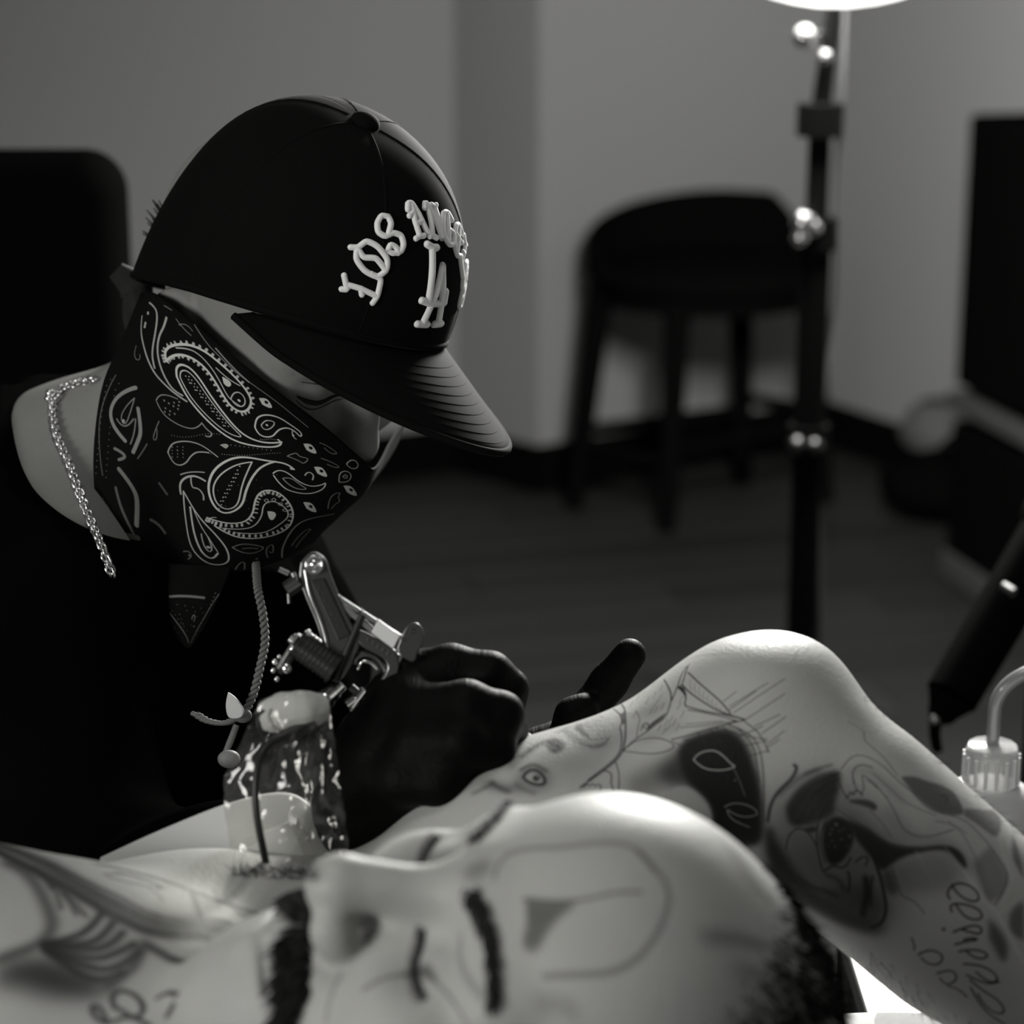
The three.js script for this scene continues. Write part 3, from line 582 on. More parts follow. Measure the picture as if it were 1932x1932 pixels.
[0,2.536,0.023,0.985,0.725,[4858,5099,4961,4991,5108,4971,5247,5054,5129,5089,5001,5132,4888,5121]],
[0,1.812,0.027,0.95,0,[5129,5089,5213,5144,5263,5219]],
[0,4.348,0.027,0.76,2.174,[4915,5010,5055,4957,5230,5022]],
[0,5.072,0.023,0.95,2.174,[5403,4930,5473,5153,5529,5284]],
[0,7.246,0.018,0.95,2.174,[5526,5262,5616,5111,5715,5112,5650,5276,5566,5286,5633,5148]],
[0,5.072,0.023,0.95,2.899,[5647,4863,5739,4997,5823,4845]],
[0,9.42,0.023,0.95,4.348,[4238,5155,4350,5206,4488,5371,4591,5554,4687,5750,4646,5890,4539,5964,4390,6031]],
[0,7.246,0.016,0.985,2.174,[4648,5897,4817,5839,4917,5695,4946,5537]],
[0,7.246,0.016,0.985,2.174,[4655,5904,4871,5881,4991,5773,5021,5620]],
[0,7.246,0.016,0.985,2.174,[4662,5911,4925,5921,5064,5794,5091,5681]],
[0,7.246,0.016,0.985,2.174,[4673,5932,4951,5997,5118,5837,5172,5746]],
[0,7.246,0.016,0.985,2.174,[4689,5953,4974,6060,5138,5958,5215,5794]],
[0,7.246,0.016,0.985,2.174,[4663,5941,4865,6085,5055,6129,5146,6003]],
[0,4.348,0.023,0.855,1.812,[4543,5292,4639,5448,4695,5592]],
[0,4.348,0.023,0.855,1.812,[4588,5328,4705,5474,4797,5624]],
[0,4.348,0.023,0.855,1.812,[4414,5165,4509,5249,4596,5415]],
[0,4.348,0.023,0.855,1.812,[4674,5440,4778,5534,4856,5625]],
[1,0,0.023,0.95,9.42,[4399,6073,4638,5987,4881,6052,5146,6133,5015,6273,4757,6284,4569,6209,4429,6204]],
[0,10.87,0.014,0.985,2.899,[5238,5722,5348,5747,5487,5861]],
[0,7.971,0.018,0.95,3.623,[5220,5757,5220,5894,5152,6034,5082,6153]],
[0,5.072,0.009,0.985,1.087,[5158,6311,5107,6226,5160,6145,5243,6161,5317,6253,5323,6338,5271,6374,5179,6307]],
[0,4.71,0.009,0.985,1.087,[5138,6434,5083,6330,5034,6309,5021,6343,5067,6415,5145,6466,5213,6366,5304,6371,5385,6436]],
[0,4.71,0.009,0.985,1.087,[5390,6203,5433,6168,5533,6248,5518,6308,5481,6382]]],
head: [
[0,4.213,0.024,0.575,1.915,[5161,5976,5033,6027,4966,6168,4974,6445,5048,6926,5045,7341,5034,7727,5096,7989,5274,8113]],
[0,3.064,0.024,0.69,1.149,[5345,6349,5419,6716,5445,6993,5447,7318,5424,7633,5431,7911]],
[2,3.447,0.04,0.6,0,[5429,7880]],
[1,0,0.021,0.575,3.83,[5352,6393,5419,6716,5458,7154,5507,6885,5590,6616,5701,6409,5635,6177,5517,6350]],
[0,3.83,0.024,0.575,1.532,[5590,3811,5557,4063,5525,4291,5542,4726,5697,4913,5838,5130,5989,5229]],
[1,0,0.018,0.575,4.596,[5524,4266,5481,4752,5592,4849,5701,4942,5614,4716]],
[0,3.83,0.03,0.518,1.915,[5671,3085,5537,3179,5380,3434]],
[1,0,0.048,0.402,7.66,[5029,5534,4959,5819,5045,5971,5158,5777,5132,5570]],
[0,8.426,0.03,0.46,4.596,[5414,5292,5513,5224,5717,5352,5876,5569]],
[0,5.306,0.024,0.575,2.412,[5107,7928,5239,8142,5417,8248,5614,8126,5753,7944,5872,7699,5931,7341,5893,6921,5840,6407]],
[0,19.296,0.018,0.575,10.613,[4535,8881,4848,9028,5063,9135,5048,9248]],
[0,16.401,0.018,0.575,9.648,[5771,8502,5739,8794,5820,9112]],
[0,14.472,0.024,0.46,9.648,[6057,8734,6155,8957,6545,9166]],
[0,11.577,0.03,0.46,8.683,[5988,6234,5993,6523,6098,6701]]],
band: [
[0,3.075,0.46,1,0,[1652,8317,1570,8469,1603,8717,1764,9001,1991,9307,2250,9483,2560,9482,2906,9423,3213,9284,3413,9058,3435,8692,3328,8427,3105,8394,2896,8559,2667,8803,2417,9000,2161,9026,1913,8865,1703,8530,1652,8317]],
[0,3.131,0.46,0.85,0,[1635,8289,1604,8236]],
[0,3.131,0.46,0.85,0,[1599,8353,1568,8301]],
[0,3.131,0.46,0.85,0,[1565,8417,1532,8366]],
[0,3.131,0.46,0.85,0,[1559,8528,1520,8515]],
[0,3.131,0.46,0.85,0,[1573,8633,1536,8619]],
[0,3.131,0.46,0.85,0,[1612,8767,1594,8802]],
[0,3.131,0.46,0.85,0,[1682,8886,1665,8921]],
[0,3.131,0.46,0.85,0,[1748,9007,1731,9041]],
[0,3.131,0.46,0.85,0,[1849,9142,1842,9191]],
[0,3.131,0.46,0.85,0,[1944,9272,1936,9321]],
[0,3.131,0.46,0.85,0,[2051,9379,2053,9439]],
[0,3.131,0.46,0.85,0,[2159,9454,2161,9514]],
[0,3.131,0.46,0.85,0,[2274,9518,2283,9582]],
[0,3.131,0.46,0.85,0,[2401,9519,2409,9583]],
[0,3.131,0.46,0.85,0,[2535,9517,2543,9581]],
[0,3.131,0.46,0.85,0,[2679,9498,2688,9562]],
[0,3.131,0.46,0.85,0,[2825,9473,2835,9538]],
[0,3.131,0.46,0.85,0,[2967,9434,2980,9499]],
[0,3.131,0.46,0.85,0,[3096,9376,3109,9442]],
[0,3.131,0.46,0.85,0,[3228,9312,3248,9373]],
[0,3.131,0.46,0.85,0,[3312,9218,3332,9279]],
[0,3.131,0.46,0.85,0,[3397,9122,3417,9184]],
[0,3.131,0.46,0.85,0,[3437,8963,3470,8983]],
[0,3.131,0.46,0.85,0,[3446,8808,3479,8828]],
[0,3.131,0.46,0.85,0,[3434,8635,3458,8596]],
[0,3.131,0.46,0.85,0,[3389,8523,3413,8484]],
[0,3.131,0.46,0.85,0,[3344,8412,3368,8372]],
[0,3.131,0.46,0.85,0,[3238,8378,3236,8311]],
[0,3.131,0.46,0.85,0,[3143,8364,3142,8297]],
[0,3.131,0.46,0.85,0,[3045,8402,3030,8339]],
[0,3.131,0.46,0.85,0,[2957,8472,2942,8410]],
[0,3.131,0.46,0.85,0,[2866,8550,2847,8491]],
[0,3.131,0.46,0.85,0,[2768,8654,2750,8595]],
[0,3.131,0.46,0.85,0,[2672,8755,2653,8697]],
[0,3.131,0.46,0.85,0,[2568,8842,2550,8782]],
[0,3.131,0.46,0.85,0,[2462,8925,2445,8865]],
[0,3.131,0.46,0.85,0,[2359,8972,2349,8909]],
[0,3.131,0.46,0.85,0,[2250,8984,2240,8920]],
[0,3.131,0.46,0.85,0,[2150,8987,2149,8926]],
[0,3.131,0.46,0.85,0,[2046,8919,2044,8859]],
[0,3.131,0.46,0.85,0,[1939,8851,1936,8790]],
[0,3.131,0.46,0.85,0,[1858,8739,1872,8698]],
[0,3.131,0.46,0.85,0,[1770,8597,1784,8555]],
[0,3.131,0.46,0.85,0,[1712,8496,1744,8495]],
[0,3.131,0.46,0.85,0,[1691,8406,1723,8405]],
[0,3.131,0.46,0.85,0,[1670,8316,1702,8315]],
[0,1.677,0.46,0.9,0,[1779,8905,2009,9203,2236,9255,2478,9151,2691,8965,2883,8737,3053,8590,3245,8620]],
[1,0,0.46,1,0,[2715,9128,2864,9196,2955,9075,2880,8903,2790,8965]],
[0,1.677,0.46,0.9,0,[3041,8637,3019,8854,3132,9065,3292,8964,3327,8693,3201,8532,3103,8592]],
[2,3.355,0.46,1,0,[3190,8769]],
[0,1.677,0.46,0.9,0,[2552,9250,2839,9163,3085,9250]],
[0,2.796,0.46,1,0,[1947,8094,1890,8242,1893,8433,1970,8586,2140,8671,2356,8575,2660,8316,2996,8062,3325,7831,3628,7727,3954,7819,4234,8089,4335,8265]],
[0,2.796,0.46,1,0,[4249,8280,4355,8250,4328,8026,4147,7782,3862,7543,3473,7333,3059,7365,2595,7557,2173,7808,1947,8094]],
[0,1.677,0.46,0.95,0,[2013,8153,1974,8284,2011,8427,2113,8525,2317,8465,2659,8193,3035,7920,3354,7733,3605,7630,3363,7474,3018,7510,2556,7695,2182,7937,2013,8153]],
[2,1.538,0.46,0.9,0,[2100,8325]],
[2,1.538,0.46,0.9,0,[2160,8384]],
[2,1.538,0.46,0.9,0,[2172,8287]],
[2,1.538,0.46,0.9,0,[2232,8345]],
[2,1.677,0.46,0.9,0,[2215,8219]],
[2,1.538,0.46,0.9,0,[2245,8248]],
[2,1.538,0.46,0.9,0,[2305,8306]],
[2,1.538,0.46,0.9,0,[2319,8208]],
[2,1.538,0.46,0.9,0,[2380,8264]],
[2,1.677,0.46,0.9,0,[2364,8138]],
[2,1.538,0.46,0.9,0,[2395,8166]],
[2,1.538,0.46,0.9,0,[2456,8221]],
[2,1.538,0.46,0.9,0,[2472,8122]],
[2,1.538,0.46,0.9,0,[2534,8175]],
[2,1.677,0.46,0.9,0,[2520,8048]],
[2,1.538,0.46,0.9,0,[2551,8075]],
[2,1.538,0.46,0.9,0,[2612,8127]],
[2,1.538,0.46,0.9,0,[2630,8027]],
[2,1.538,0.46,0.9,0,[2690,8078]],
[2,1.677,0.46,0.9,0,[2678,7951]],
[2,1.538,0.46,0.9,0,[2708,7977]],
[2,1.538,0.46,0.9,0,[2768,8028]],
[2,1.538,0.46,0.9,0,[2787,7926]],
[2,1.538,0.46,0.9,0,[2846,7977]],
[2,1.677,0.46,0.9,0,[2835,7849]],
[2,1.538,0.46,0.9,0,[2865,7875]],
[2,1.538,0.46,0.9,0,[2924,7925]],
[2,1.538,0.46,0.9,0,[2943,7821]],
[2,1.538,0.46,0.9,0,[3002,7871]],
[2,1.677,0.46,0.9,0,[2992,7743]],
[2,1.538,0.46,0.9,0,[3022,7767]],
[2,1.538,0.46,0.9,0,[3081,7817]],
[2,1.538,0.46,0.9,0,[3100,7712]],
[2,1.538,0.46,0.9,0,[3160,7760]],
[2,1.677,0.46,0.9,0,[3150,7630]],
[2,1.538,0.46,0.9,0,[3180,7654]],
[2,1.538,0.46,0.9,0,[3239,7703]],
[0,2.237,0.46,1,0,[3694,8235,3633,8497,3687,8762,3844,8986,4062,9124,4318,9121,4627,9095,4654,8877,4465,8987,4290,8940,4165,8715,4130,8508,4107,8265,3949,8068,3780,8096,3694,8235]],
[0,1.677,0.46,0.9,0,[3786,8449,3799,8668,3922,8818,4024,8840,4004,8572,3930,8380,3828,8362,3786,8449]],
[2,3.075,0.46,1,0,[3890,8567]],
[0,1.677,0.46,0.9,0,[4579,8705,4469,8688,4422,8933]],
[2,3.075,0.46,1,0,[4482,8780]],
[2,1.118,0.46,0.8,0,[3920,7926]],
[2,1.118,0.46,0.8,0,[3962,7955]],
[2,1.118,0.46,0.8,0,[3999,7997]],
[2,1.118,0.46,0.8,0,[4033,8052]],
[2,1.118,0.46,0.8,0,[4066,8110]],
[2,1.118,0.46,0.8,0,[4103,8156]],
[2,1.118,0.46,0.8,0,[4145,8189]],
[2,1.118,0.46,0.8,0,[4187,8217]],
[2,1.118,0.46,0.8,0,[4227,8255]],
[0,3.355,0.46,1,0,[4954,7391,4822,7480,4601,7444,4325,7252,3855,7009,3608,6656,3453,6103,3430,5552,3531,4969,3762,4470,4067,4136,4308,4341,4421,4893,4287,5649,4227,6414,4289,7026,4474,7367]],
[2,4.473,0.46,1,0,[4898,7379]],
[0,2.237,0.46,0.95,0,[4037,6917,3823,6651,3639,6085,3578,5562,3624,5064,3851,4547,4113,4380,4278,4586,4303,4985,4174,5643,4083,6288,4037,6917]],
[2,1.957,0.46,0.9,0,[3978,4329]],
[2,1.957,0.46,0.9,0,[3984,4556]],
[2,1.957,0.46,0.9,0,[3926,4728]],
[2,1.957,0.46,0.9,0,[3929,4946]],
[2,1.957,0.46,0.9,0,[3975,4768]],
[2,1.957,0.46,0.9,0,[3977,4987]],
[2,1.957,0.46,0.9,0,[3919,5151]],
[2,1.957,0.46,0.9,0,[3918,5362]],
[2,1.957,0.46,0.9,0,[3966,5192]],
[2,1.957,0.46,0.9,0,[3965,5402]],
[2,1.957,0.46,0.9,0,[3904,5558]],
[2,1.957,0.46,0.9,0,[3901,5761]],
[2,1.957,0.46,0.9,0,[3950,5599]],
[2,1.957,0.46,0.9,0,[3946,5802]],
[2,1.957,0.46,0.9,0,[3885,5951]],
[2,1.957,0.46,0.9,0,[3881,6148]],
[2,1.957,0.46,0.9,0,[3930,5992]],
[2,1.957,0.46,0.9,0,[3925,6190]],
[2,1.957,0.46,0.9,0,[3866,6333]],
[2,1.957,0.46,0.9,0,[3862,6526]],
[0,2.796,0.46,1,0,[3810,3677,4049,3659,4405,3708,4704,3987,4750,4552,4620,5199,4590,5702,4729,5990,5030,6010,5424,5607,5735,4899,5869,4006,5685,3398,5289,3039,4846,2941,4456,3059,4066,3368]],
[0,3.523,0.46,0.85,0,[3812,3609,3814,3482]],
[0,3.523,0.46,0.85,0,[3895,3606,3898,3478]],
[0,3.523,0.46,0.85,0,[3977,3599,3980,3469]],
[0,3.523,0.46,0.85,0,[4064,3591,4077,3460]],
[0,3.523,0.46,0.85,0,[4187,3612,4201,3479]],
[0,3.523,0.46,0.85,0,[4308,3627,4324,3493]],
[0,3.523,0.46,0.85,0,[4436,3652,4468,3523]],
[0,3.523,0.46,0.85,0,[4538,3749,4572,3619]],
[0,3.523,0.46,0.85,0,[4640,3843,4675,3712]],
[0,3.523,0.46,0.85,0,[4739,3987,4798,3918]],
[0,3.523,0.46,0.85,0,[4755,4183,4814,4115]],
[0,3.523,0.46,0.85,0,[4770,4375,4830,4310]],
[0,3.523,0.46,0.85,0,[4767,4615,4821,4626]],
[0,3.523,0.46,0.85,0,[4723,4839,4776,4852]],
[0,3.523,0.46,0.85,0,[4678,5059,4731,5074]],
[0,3.523,0.46,0.85,0,[4648,5240,4706,5214]],
[0,3.523,0.46,0.85,0,[4638,5413,4696,5389]],
[0,3.523,0.46,0.85,0,[4628,5585,4685,5562]],
[0,3.523,0.46,0.85,0,[4633,5687,4680,5592]],
[0,3.523,0.46,0.85,0,[4680,5785,4728,5690]],
[0,3.523,0.46,0.85,0,[4728,5884,4776,5788]],
[0,3.523,0.46,0.85,0,[4783,5929,4803,5810]],
[0,3.523,0.46,0.85,0,[4886,5934,4905,5813]],
[0,3.523,0.46,0.85,0,[4989,5940,5010,5817]],
[0,3.523,0.46,0.85,0,[5090,5888,5079,5777]],
[0,3.523,0.46,0.85,0,[5222,5754,5212,5641]],
[0,3.523,0.46,0.85,0,[5358,5610,5348,5494]],
[0,3.523,0.46,0.85,0,[5459,5444,5421,5372]],
[0,3.523,0.46,0.85,0,[5562,5212,5522,5141]],
[0,3.523,0.46,0.85,0,[5670,4961,5629,4892]],
[0,3.523,0.46,0.85,0,[5725,4733,5655,4765]],
[0,3.523,0.46,0.85,0,[5770,4438,5698,4476]],
[0,3.523,0.46,0.85,0,[5815,4133,5741,4179]],
[0,3.523,0.46,0.85,0,[5787,3948,5717,4093]],
[0,3.523,0.46,0.85,0,[5726,3743,5656,3892]],
[0,3.523,0.46,0.85,0,[5663,3537,5596,3689]],
[0,3.523,0.46,0.85,0,[5553,3408,5501,3580]],
[0,3.523,0.46,0.85,0,[5420,3283,5370,3452]],
[0,3.523,0.46,0.85,0,[5288,3155,5240,3320]],
[0,3.523,0.46,0.85,0,[5146,3113,5112,3279]],
[0,3.523,0.46,0.85,0,[4995,3077,4963,3236]],
[0,3.523,0.46,0.85,0,[4848,3031,4818,3185]],
[0,3.523,0.46,0.85,0,[4720,3066,4707,3215]],
[0,3.523,0.46,0.85,0,[4588,3104,4576,3250]],
[0,3.523,0.46,0.85,0,[4458,3134,4448,3277]],
[0,3.523,0.46,0.85,0,[4335,3239,4341,3370]],
[0,3.523,0.46,0.85,0,[4203,3344,4210,3472]],
[0,3.523,0.46,0.85,0,[4071,3437,4078,3564]],
[0,1.957,0.46,0.95,0,[4259,3335,4671,3466,4971,3796,4990,4487,4855,5072,4904,5376,5101,5500,5457,5214,5627,4751,5586,4305,5402,3607,5078,3313,4639,3251]],
[1,0,0.46,1,0,[5033,4833,5161,4929,5314,4754,5305,4242,5163,4488]],
[0,1.398,0.46,0.8,0,[4806,5379,4823,5533,4908,5443,4887,5302,4806,5379]],
[0,1.398,0.46,0.8,0,[4956,5519,4973,5676,5061,5587,5039,5442,4956,5519]],
[0,1.398,0.46,0.8,0,[5172,5372,5188,5536,5279,5437,5258,5287,5172,5372]],
[0,1.398,0.46,0.8,0,[5370,5086,5385,5258,5482,5142,5461,4985,5370,5086]],
[0,1.677,0.46,0.9,0,[3855,3446,3864,3806,4014,3831]],
[0,2.796,0.46,0.8,0,[903,9666,1163,9623,1263,9409,1263,8904,1253,8419,1320,8059,1442,7843]],
[0,2.796,0.46,0.8,0,[631,9208,709,8787,972,8319,1225,7934,1485,7666,1801,7569,2061,7554,2299,7599]],
[0,2.796,0.46,0.8,0,[1481,9547,1462,9249,1371,8891,1375,8462,1511,8073,1758,7745,2012,7607,2179,7680]],
[2,4.473,0.46,0.8,0,[912,9346]],
[2,4.473,0.46,0.8,0,[871,9011]],
[2,4.473,0.46,0.8,0,[868,8916]],
[0,1.398,0.2,0.8,0,[696,8231,701,7964,871,7746,999,7856,929,7988]],
[0,1.398,0.22,0.8,0,[1395,9835,1562,9869]],
[0,1.398,0.22,0.8,0,[1672,9718,1803,9603,1974,9600]],
[0,1.398,0.22,0.7,0,[1742,9618,1852,9873,1977,9760]],
[0,3.355,0.46,0.9,0,[2893,4117,2808,4390,2838,4733,2989,5083,3191,5280,3375,5262]],
[0,2.516,0.46,0.8,0,[3038,5050,3126,4633,3302,4819,3510,4649,3540,4439]],
[0,1.957,0.46,0.8,0,[2766,4903,2981,5311,3271,5573]],
[0,2.516,0.46,0.95,0,[2954,4302,3263,3923,3681,3471,4185,2906,4610,2072,4725,1142,4479,645,4011,633,3591,1627,3296,2688,3048,3731,2954,4302]],
[0,3.634,0.46,0.9,0,[3263,3784,3474,2989,3735,2190,4031,1221,4292,1141,4383,1665]],
[0,1.677,0.46,0.9,0,[3396,3743,3748,3086,4145,2411,4369,1774]],
[2,6.71,0.46,0.8,0,[4104,1978]],
[0,2.237,0.46,0.8,0,[3811,2697,3959,2011,4175,1574,4229,2040,4013,2631]],
[0,2.237,0.46,1,0,[4604,6819,4620,7055,4863,7145,5267,6897,5592,6890,5783,7196,5830,7499,5918,7001,5729,6466,5349,6256,4972,6332,4641,6740]],
[0,2.237,0.25,0.9,0,[4874,6766,5002,6975,5347,6775,5578,6682,5359,6484,5052,6582,4874,6766]],
[1,0,0.46,1,0,[3515,9293,3634,9490,3779,9407,3853,9277,3734,9177,3624,9165]],
[1,0,0.005,0.985,0,[3638,9339,3685,9413,3733,9359,3710,9277,3660,9277]],
[1,0,0.46,1,0,[4771,8685,4899,8897,5080,8775,5181,8606,5046,8502,4913,8509]],
[1,0,0.005,0.985,0,[4915,8716,4965,8797,5028,8724,5008,8627,4947,8637]],
[1,0,0.46,1,0,[5304,7953,5426,8171,5635,8006,5765,7792,5620,7705,5472,7737]],
[1,0,0.005,0.985,0,[5458,7967,5506,8051,5582,7958,5566,7854,5499,7875]],
[1,0,0.46,1,0,[5711,5842,5858,6004,6142,5632,6341,5222,6125,5294,5923,5471]],
[1,0,0.005,0.985,0,[5903,5748,5964,5803,6068,5629,6049,5523,5958,5607]],
[1,0,0.46,1,0,[6341,7691,6539,7939,6967,7552,7296,6979,6931,7114,6637,7308]],
[1,0,0.005,0.985,0,[6605,7641,6694,7731,6849,7538,6818,7399,6684,7484]],
[0,2.237,0.46,0.9,0,[5940,9051,5930,9401,6101,9638,6285,9450,6265,9122,6081,8957,5940,9051]],
[0,1.957,0.46,0.9,0,[6123,7817,5930,8264,6020,8661,6232,8708,6385,8342,6304,7927,6123,7817]],
[0,1.398,0.46,0.9,0,[6098,8230,6090,8469,6218,8432,6236,8165,6098,8230]],
[2,1.957,0.46,0.9,0,[6157,8323]],
[0,1.677,0.2,0.9,0,[5091,9172,5236,9258,5487,9287,5587,9251,5438,9001,5243,9082]],
[0,1.677,0.2,0.9,0,[5320,8536,5542,8656,5857,8689,5741,8464,5527,8428]],
[0,1.677,0.24,0.9,0,[4622,7826,4731,8200,4860,8050,5085,8229,5059,7830,4915,7892,4622,7826]],
[0,2.237,0.46,0.9,0,[5272,7350,5250,7524,5337,7625,5465,7520,5496,7292]],
[0,1.957,0.26,0.9,0,[6570,5611,6303,6393,6288,6984,6477,7142,6486,6753,6739,6388,6638,6067,6704,5603]],
[0,1.957,0.46,0.8,0,[2315,5459,2308,5827,2538,6216,2813,6469,3084,6523,3355,6439]],
[0,1.957,0.46,0.8,0,[2315,5459,2460,5199,2670,5205,2816,5503,2844,5888,2946,6232,3154,6398]],
[2,1.398,0.46,0.7,0,[2359,5767]],
[2,1.398,0.46,0.7,0,[2505,5774]],
[2,1.398,0.46,0.7,0,[2652,5778]],
[2,1.398,0.46,0.7,0,[2432,5391]],
[2,1.398,0.46,0.7,0,[2484,5892]],
[2,1.398,0.46,0.7,0,[2629,5897]],
[2,1.398,0.46,0.7,0,[2415,5512]],
[2,1.398,0.46,0.7,0,[2566,5514]],
[2,1.398,0.46,0.7,0,[2607,6014]],
[2,1.398,0.46,0.7,0,[2397,5632]],
[2,1.398,0.46,0.7,0,[2546,5636]],
[2,1.398,0.46,0.7,0,[2694,5639]],
[2,1.398,0.46,0.7,0,[2378,5749]],
[2,1.398,0.46,0.7,0,[2525,5755]],
[2,1.398,0.46,0.7,0,[2672,5759]],
[2,1.398,0.46,0.7,0,[2452,5371]],
[2,1.118,0.46,0.7,0,[2865,5961]],
[2,1.118,0.46,0.7,0,[2909,6058]],
[2,1.118,0.46,0.7,0,[2952,6148]],
[2,1.118,0.46,0.7,0,[2998,6227]],
[2,1.118,0.46,0.7,0,[3047,6290]],
[2,1.118,0.46,0.7,0,[3099,6339]],
[2,1.118,0.46,0.7,0,[3153,6374]],
[2,1.118,0.46,0.7,0,[3210,6400]],
[0,1.677,0.22,0.9,0,[1716,6890,1721,7116,1926,7367,2122,7457]],
[0,1.677,0.25,0.9,0,[1742,6862,1907,6640,2250,6641,2587,6791,2739,7036,2763,7269]],
[2,2.237,0.25,0.8,0,[1882,7089]],
[2,2.237,0.25,0.8,0,[1993,7116]],
[2,2.237,0.25,0.8,0,[2101,7143]],
[2,2.237,0.25,0.8,0,[2208,7167]],
[2,2.237,0.25,0.8,0,[1975,6756]],
[2,2.237,0.25,0.8,0,[2087,6783]],
[2,2.237,0.25,0.8,0,[2085,7265]],
[2,2.237,0.25,0.8,0,[2191,7290]],
[2,2.237,0.25,0.8,0,[1962,6882]],
[2,2.237,0.25,0.8,0,[2073,6908]],
[2,2.237,0.25,0.8,0,[2182,6933]],
[2,2.237,0.25,0.8,0,[2174,7411]],
[0,1.957,0.46,0.7,0,[2789,7237,2919,7139,3035,7150,3038,6955,2947,6910]],
[0,1.398,0.2,0.8,0,[1917,6311,1877,5792,1903,5520,1997,5680,1916,6014]],
[0,1.957,0.25,0.9,0,[4704,2217,4838,2569,5231,2532,5576,2206,5387,1736,5026,1814,4704,2217]],
[0,1.677,0.25,0.9,0,[4977,2182,5152,2311,5370,2156]],
[0,2.796,0.3,0.9,0,[6232,378,6047,2429,5975,3759,6085,4496,6497,4858,7040,4898]],
[0,2.237,0.28,0.8,0,[6387,1787,6343,3560,6653,3649,6617,3014,6608,1212]],
[0,1.957,0.25,0.8,0,[5768,988,5574,2091,5723,2614,5920,1188,5747,1687]],
[0,2.237,0.22,0.8,0,[4863,281,4995,999,5163,943,5133,177]],
[2,3.914,0.28,0.8,0,[5458,1122]],
[2,5.032,0.26,0.8,0,[3380,1141]],
[0,2.237,0.24,0.8,0,[3079,1296,3450,1495,3499,1016,3210,874]],
[0,1.677,0.22,0.8,0,[1985,9980,2200,9744,2585,9645,2869,9566,3241,9584,3837,9618,4249,9554,4684,9474]],
[0,2.516,0.3,0.8,0,[2418,9810,2786,9630,3209,9572]],
[1,0,0.46,0.8,0,[3275,6904,3342,7087,3465,7074,3415,6896]],
[2,1.258,0.46,0.65,0,[3406,6626]],
[2,1.258,0.46,0.65,0,[3453,6670]],
[2,1.258,0.46,0.65,0,[3500,6712]],
[2,1.258,0.46,0.65,0,[3546,6756]],
[2,1.258,0.46,0.65,0,[3593,6799]],
[2,1.258,0.46,0.65,0,[3639,6844]],
[2,1.258,0.46,0.65,0,[3685,6890]],
[2,1.258,0.46,0.65,0,[3731,6936]],
[2,1.258,0.46,0.65,0,[3776,6985]],
[2,1.258,0.46,0.65,0,[3821,7034]],
[2,1.258,0.46,0.65,0,[3866,7085]],
[2,1.258,0.46,0.65,0,[3910,7138]],
[2,1.258,0.46,0.65,0,[3954,7191]],
[2,1.258,0.46,0.65,0,[3998,7247]],
[2,1.258,0.46,0.65,0,[4042,7302]],
[2,1.258,0.46,0.65,0,[4085,7359]],
[2,1.258,0.46,0.65,0,[4128,7416]],
[2,1.258,0.46,0.65,0,[4172,7473]],
[2,1.258,0.46,0.65,0,[4216,7530]],
[2,1.258,0.46,0.65,0,[4260,7587]],
[2,1.258,0.46,0.65,0,[4304,7643]],
[2,1.258,0.46,0.65,0,[4350,7698]],
[2,1.258,0.46,0.65,0,[4395,7752]],
[2,1.258,0.46,0.65,0,[4442,7804]],
[2,1.258,0.46,0.55,0,[2279,6159]],
[2,1.258,0.46,0.55,0,[2343,6208]],
[2,1.258,0.46,0.55,0,[2405,6258]],
[2,1.258,0.46,0.55,0,[2466,6311]],
[2,1.258,0.46,0.55,0,[2525,6368]],
[2,1.258,0.46,0.55,0,[2582,6431]],
[2,1.258,0.46,0.55,0,[2636,6501]],
[2,1.258,0.46,0.55,0,[2688,6576]],
[2,1.258,0.46,0.55,0,[2738,6655]],
[2,1.258,0.46,0.55,0,[2786,6736]],
[2,1.258,0.46,0.55,0,[2832,6818]],
[2,1.258,0.46,0.55,0,[2878,6898]],
[2,1.258,0.46,0.55,0,[2923,6973]],
[2,1.258,0.46,0.55,0,[2970,7044]],
[2,1.258,0.46,0.55,0,[3017,7107]],
[2,1.258,0.46,0.55,0,[3065,7164]],
[2,1.258,0.46,0.55,0,[3115,7214]],
[2,1.258,0.46,0.55,0,[3167,7259]],
[2,1.258,0.46,0.55,0,[3411,5620]],
[2,1.258,0.46,0.55,0,[3597,5420]],
[2,1.258,0.46,0.55,0,[3742,5150]],
[2,1.258,0.46,0.55,0,[3936,4894]],
[2,1.258,0.46,0.55,0,[4083,4565]],
[2,1.258,0.46,0.55,0,[4281,4243]],
[2,1.258,0.46,0.55,0,[3878,5975]],
[2,1.258,0.46,0.55,0,[4076,5733]],
[2,1.258,0.46,0.55,0,[4231,5423]],
[2,1.258,0.46,0.55,0,[4434,5120]],
[2,1.258,0.46,0.55,0,[4591,4753]],
[2,1.258,0.46,0.55,0,[4806,4387]],
[2,1.258,0.46,0.55,0,[4359,6250]],
[2,1.258,0.46,0.55,0,[4571,5970]],
[2,1.258,0.46,0.55,0,[4737,5627]],
[2,1.258,0.46,0.55,0,[4959,5290]],
[2,1.258,0.46,0.55,0,[5138,4888]],
[2,1.258,0.46,0.55,0,[4698,6825]],
[2,1.258,0.46,0.55,0,[4871,6504]],
[2,1.258,0.46,0.55,0,[5099,6201]],
[2,1.398,0.46,0.6,0,[3465,7130]],
[2,1.398,0.46,0.6,0,[3547,7199]],
[2,1.398,0.46,0.6,0,[3630,7267]],
[2,1.398,0.46,0.6,0,[3715,7335]],
[2,1.398,0.46,0.6,0,[3800,7402]],
[2,1.398,0.46,0.6,0,[3886,7468]],
[2,1.398,0.46,0.6,0,[3973,7533]],
[2,1.398,0.46,0.6,0,[4061,7598]],
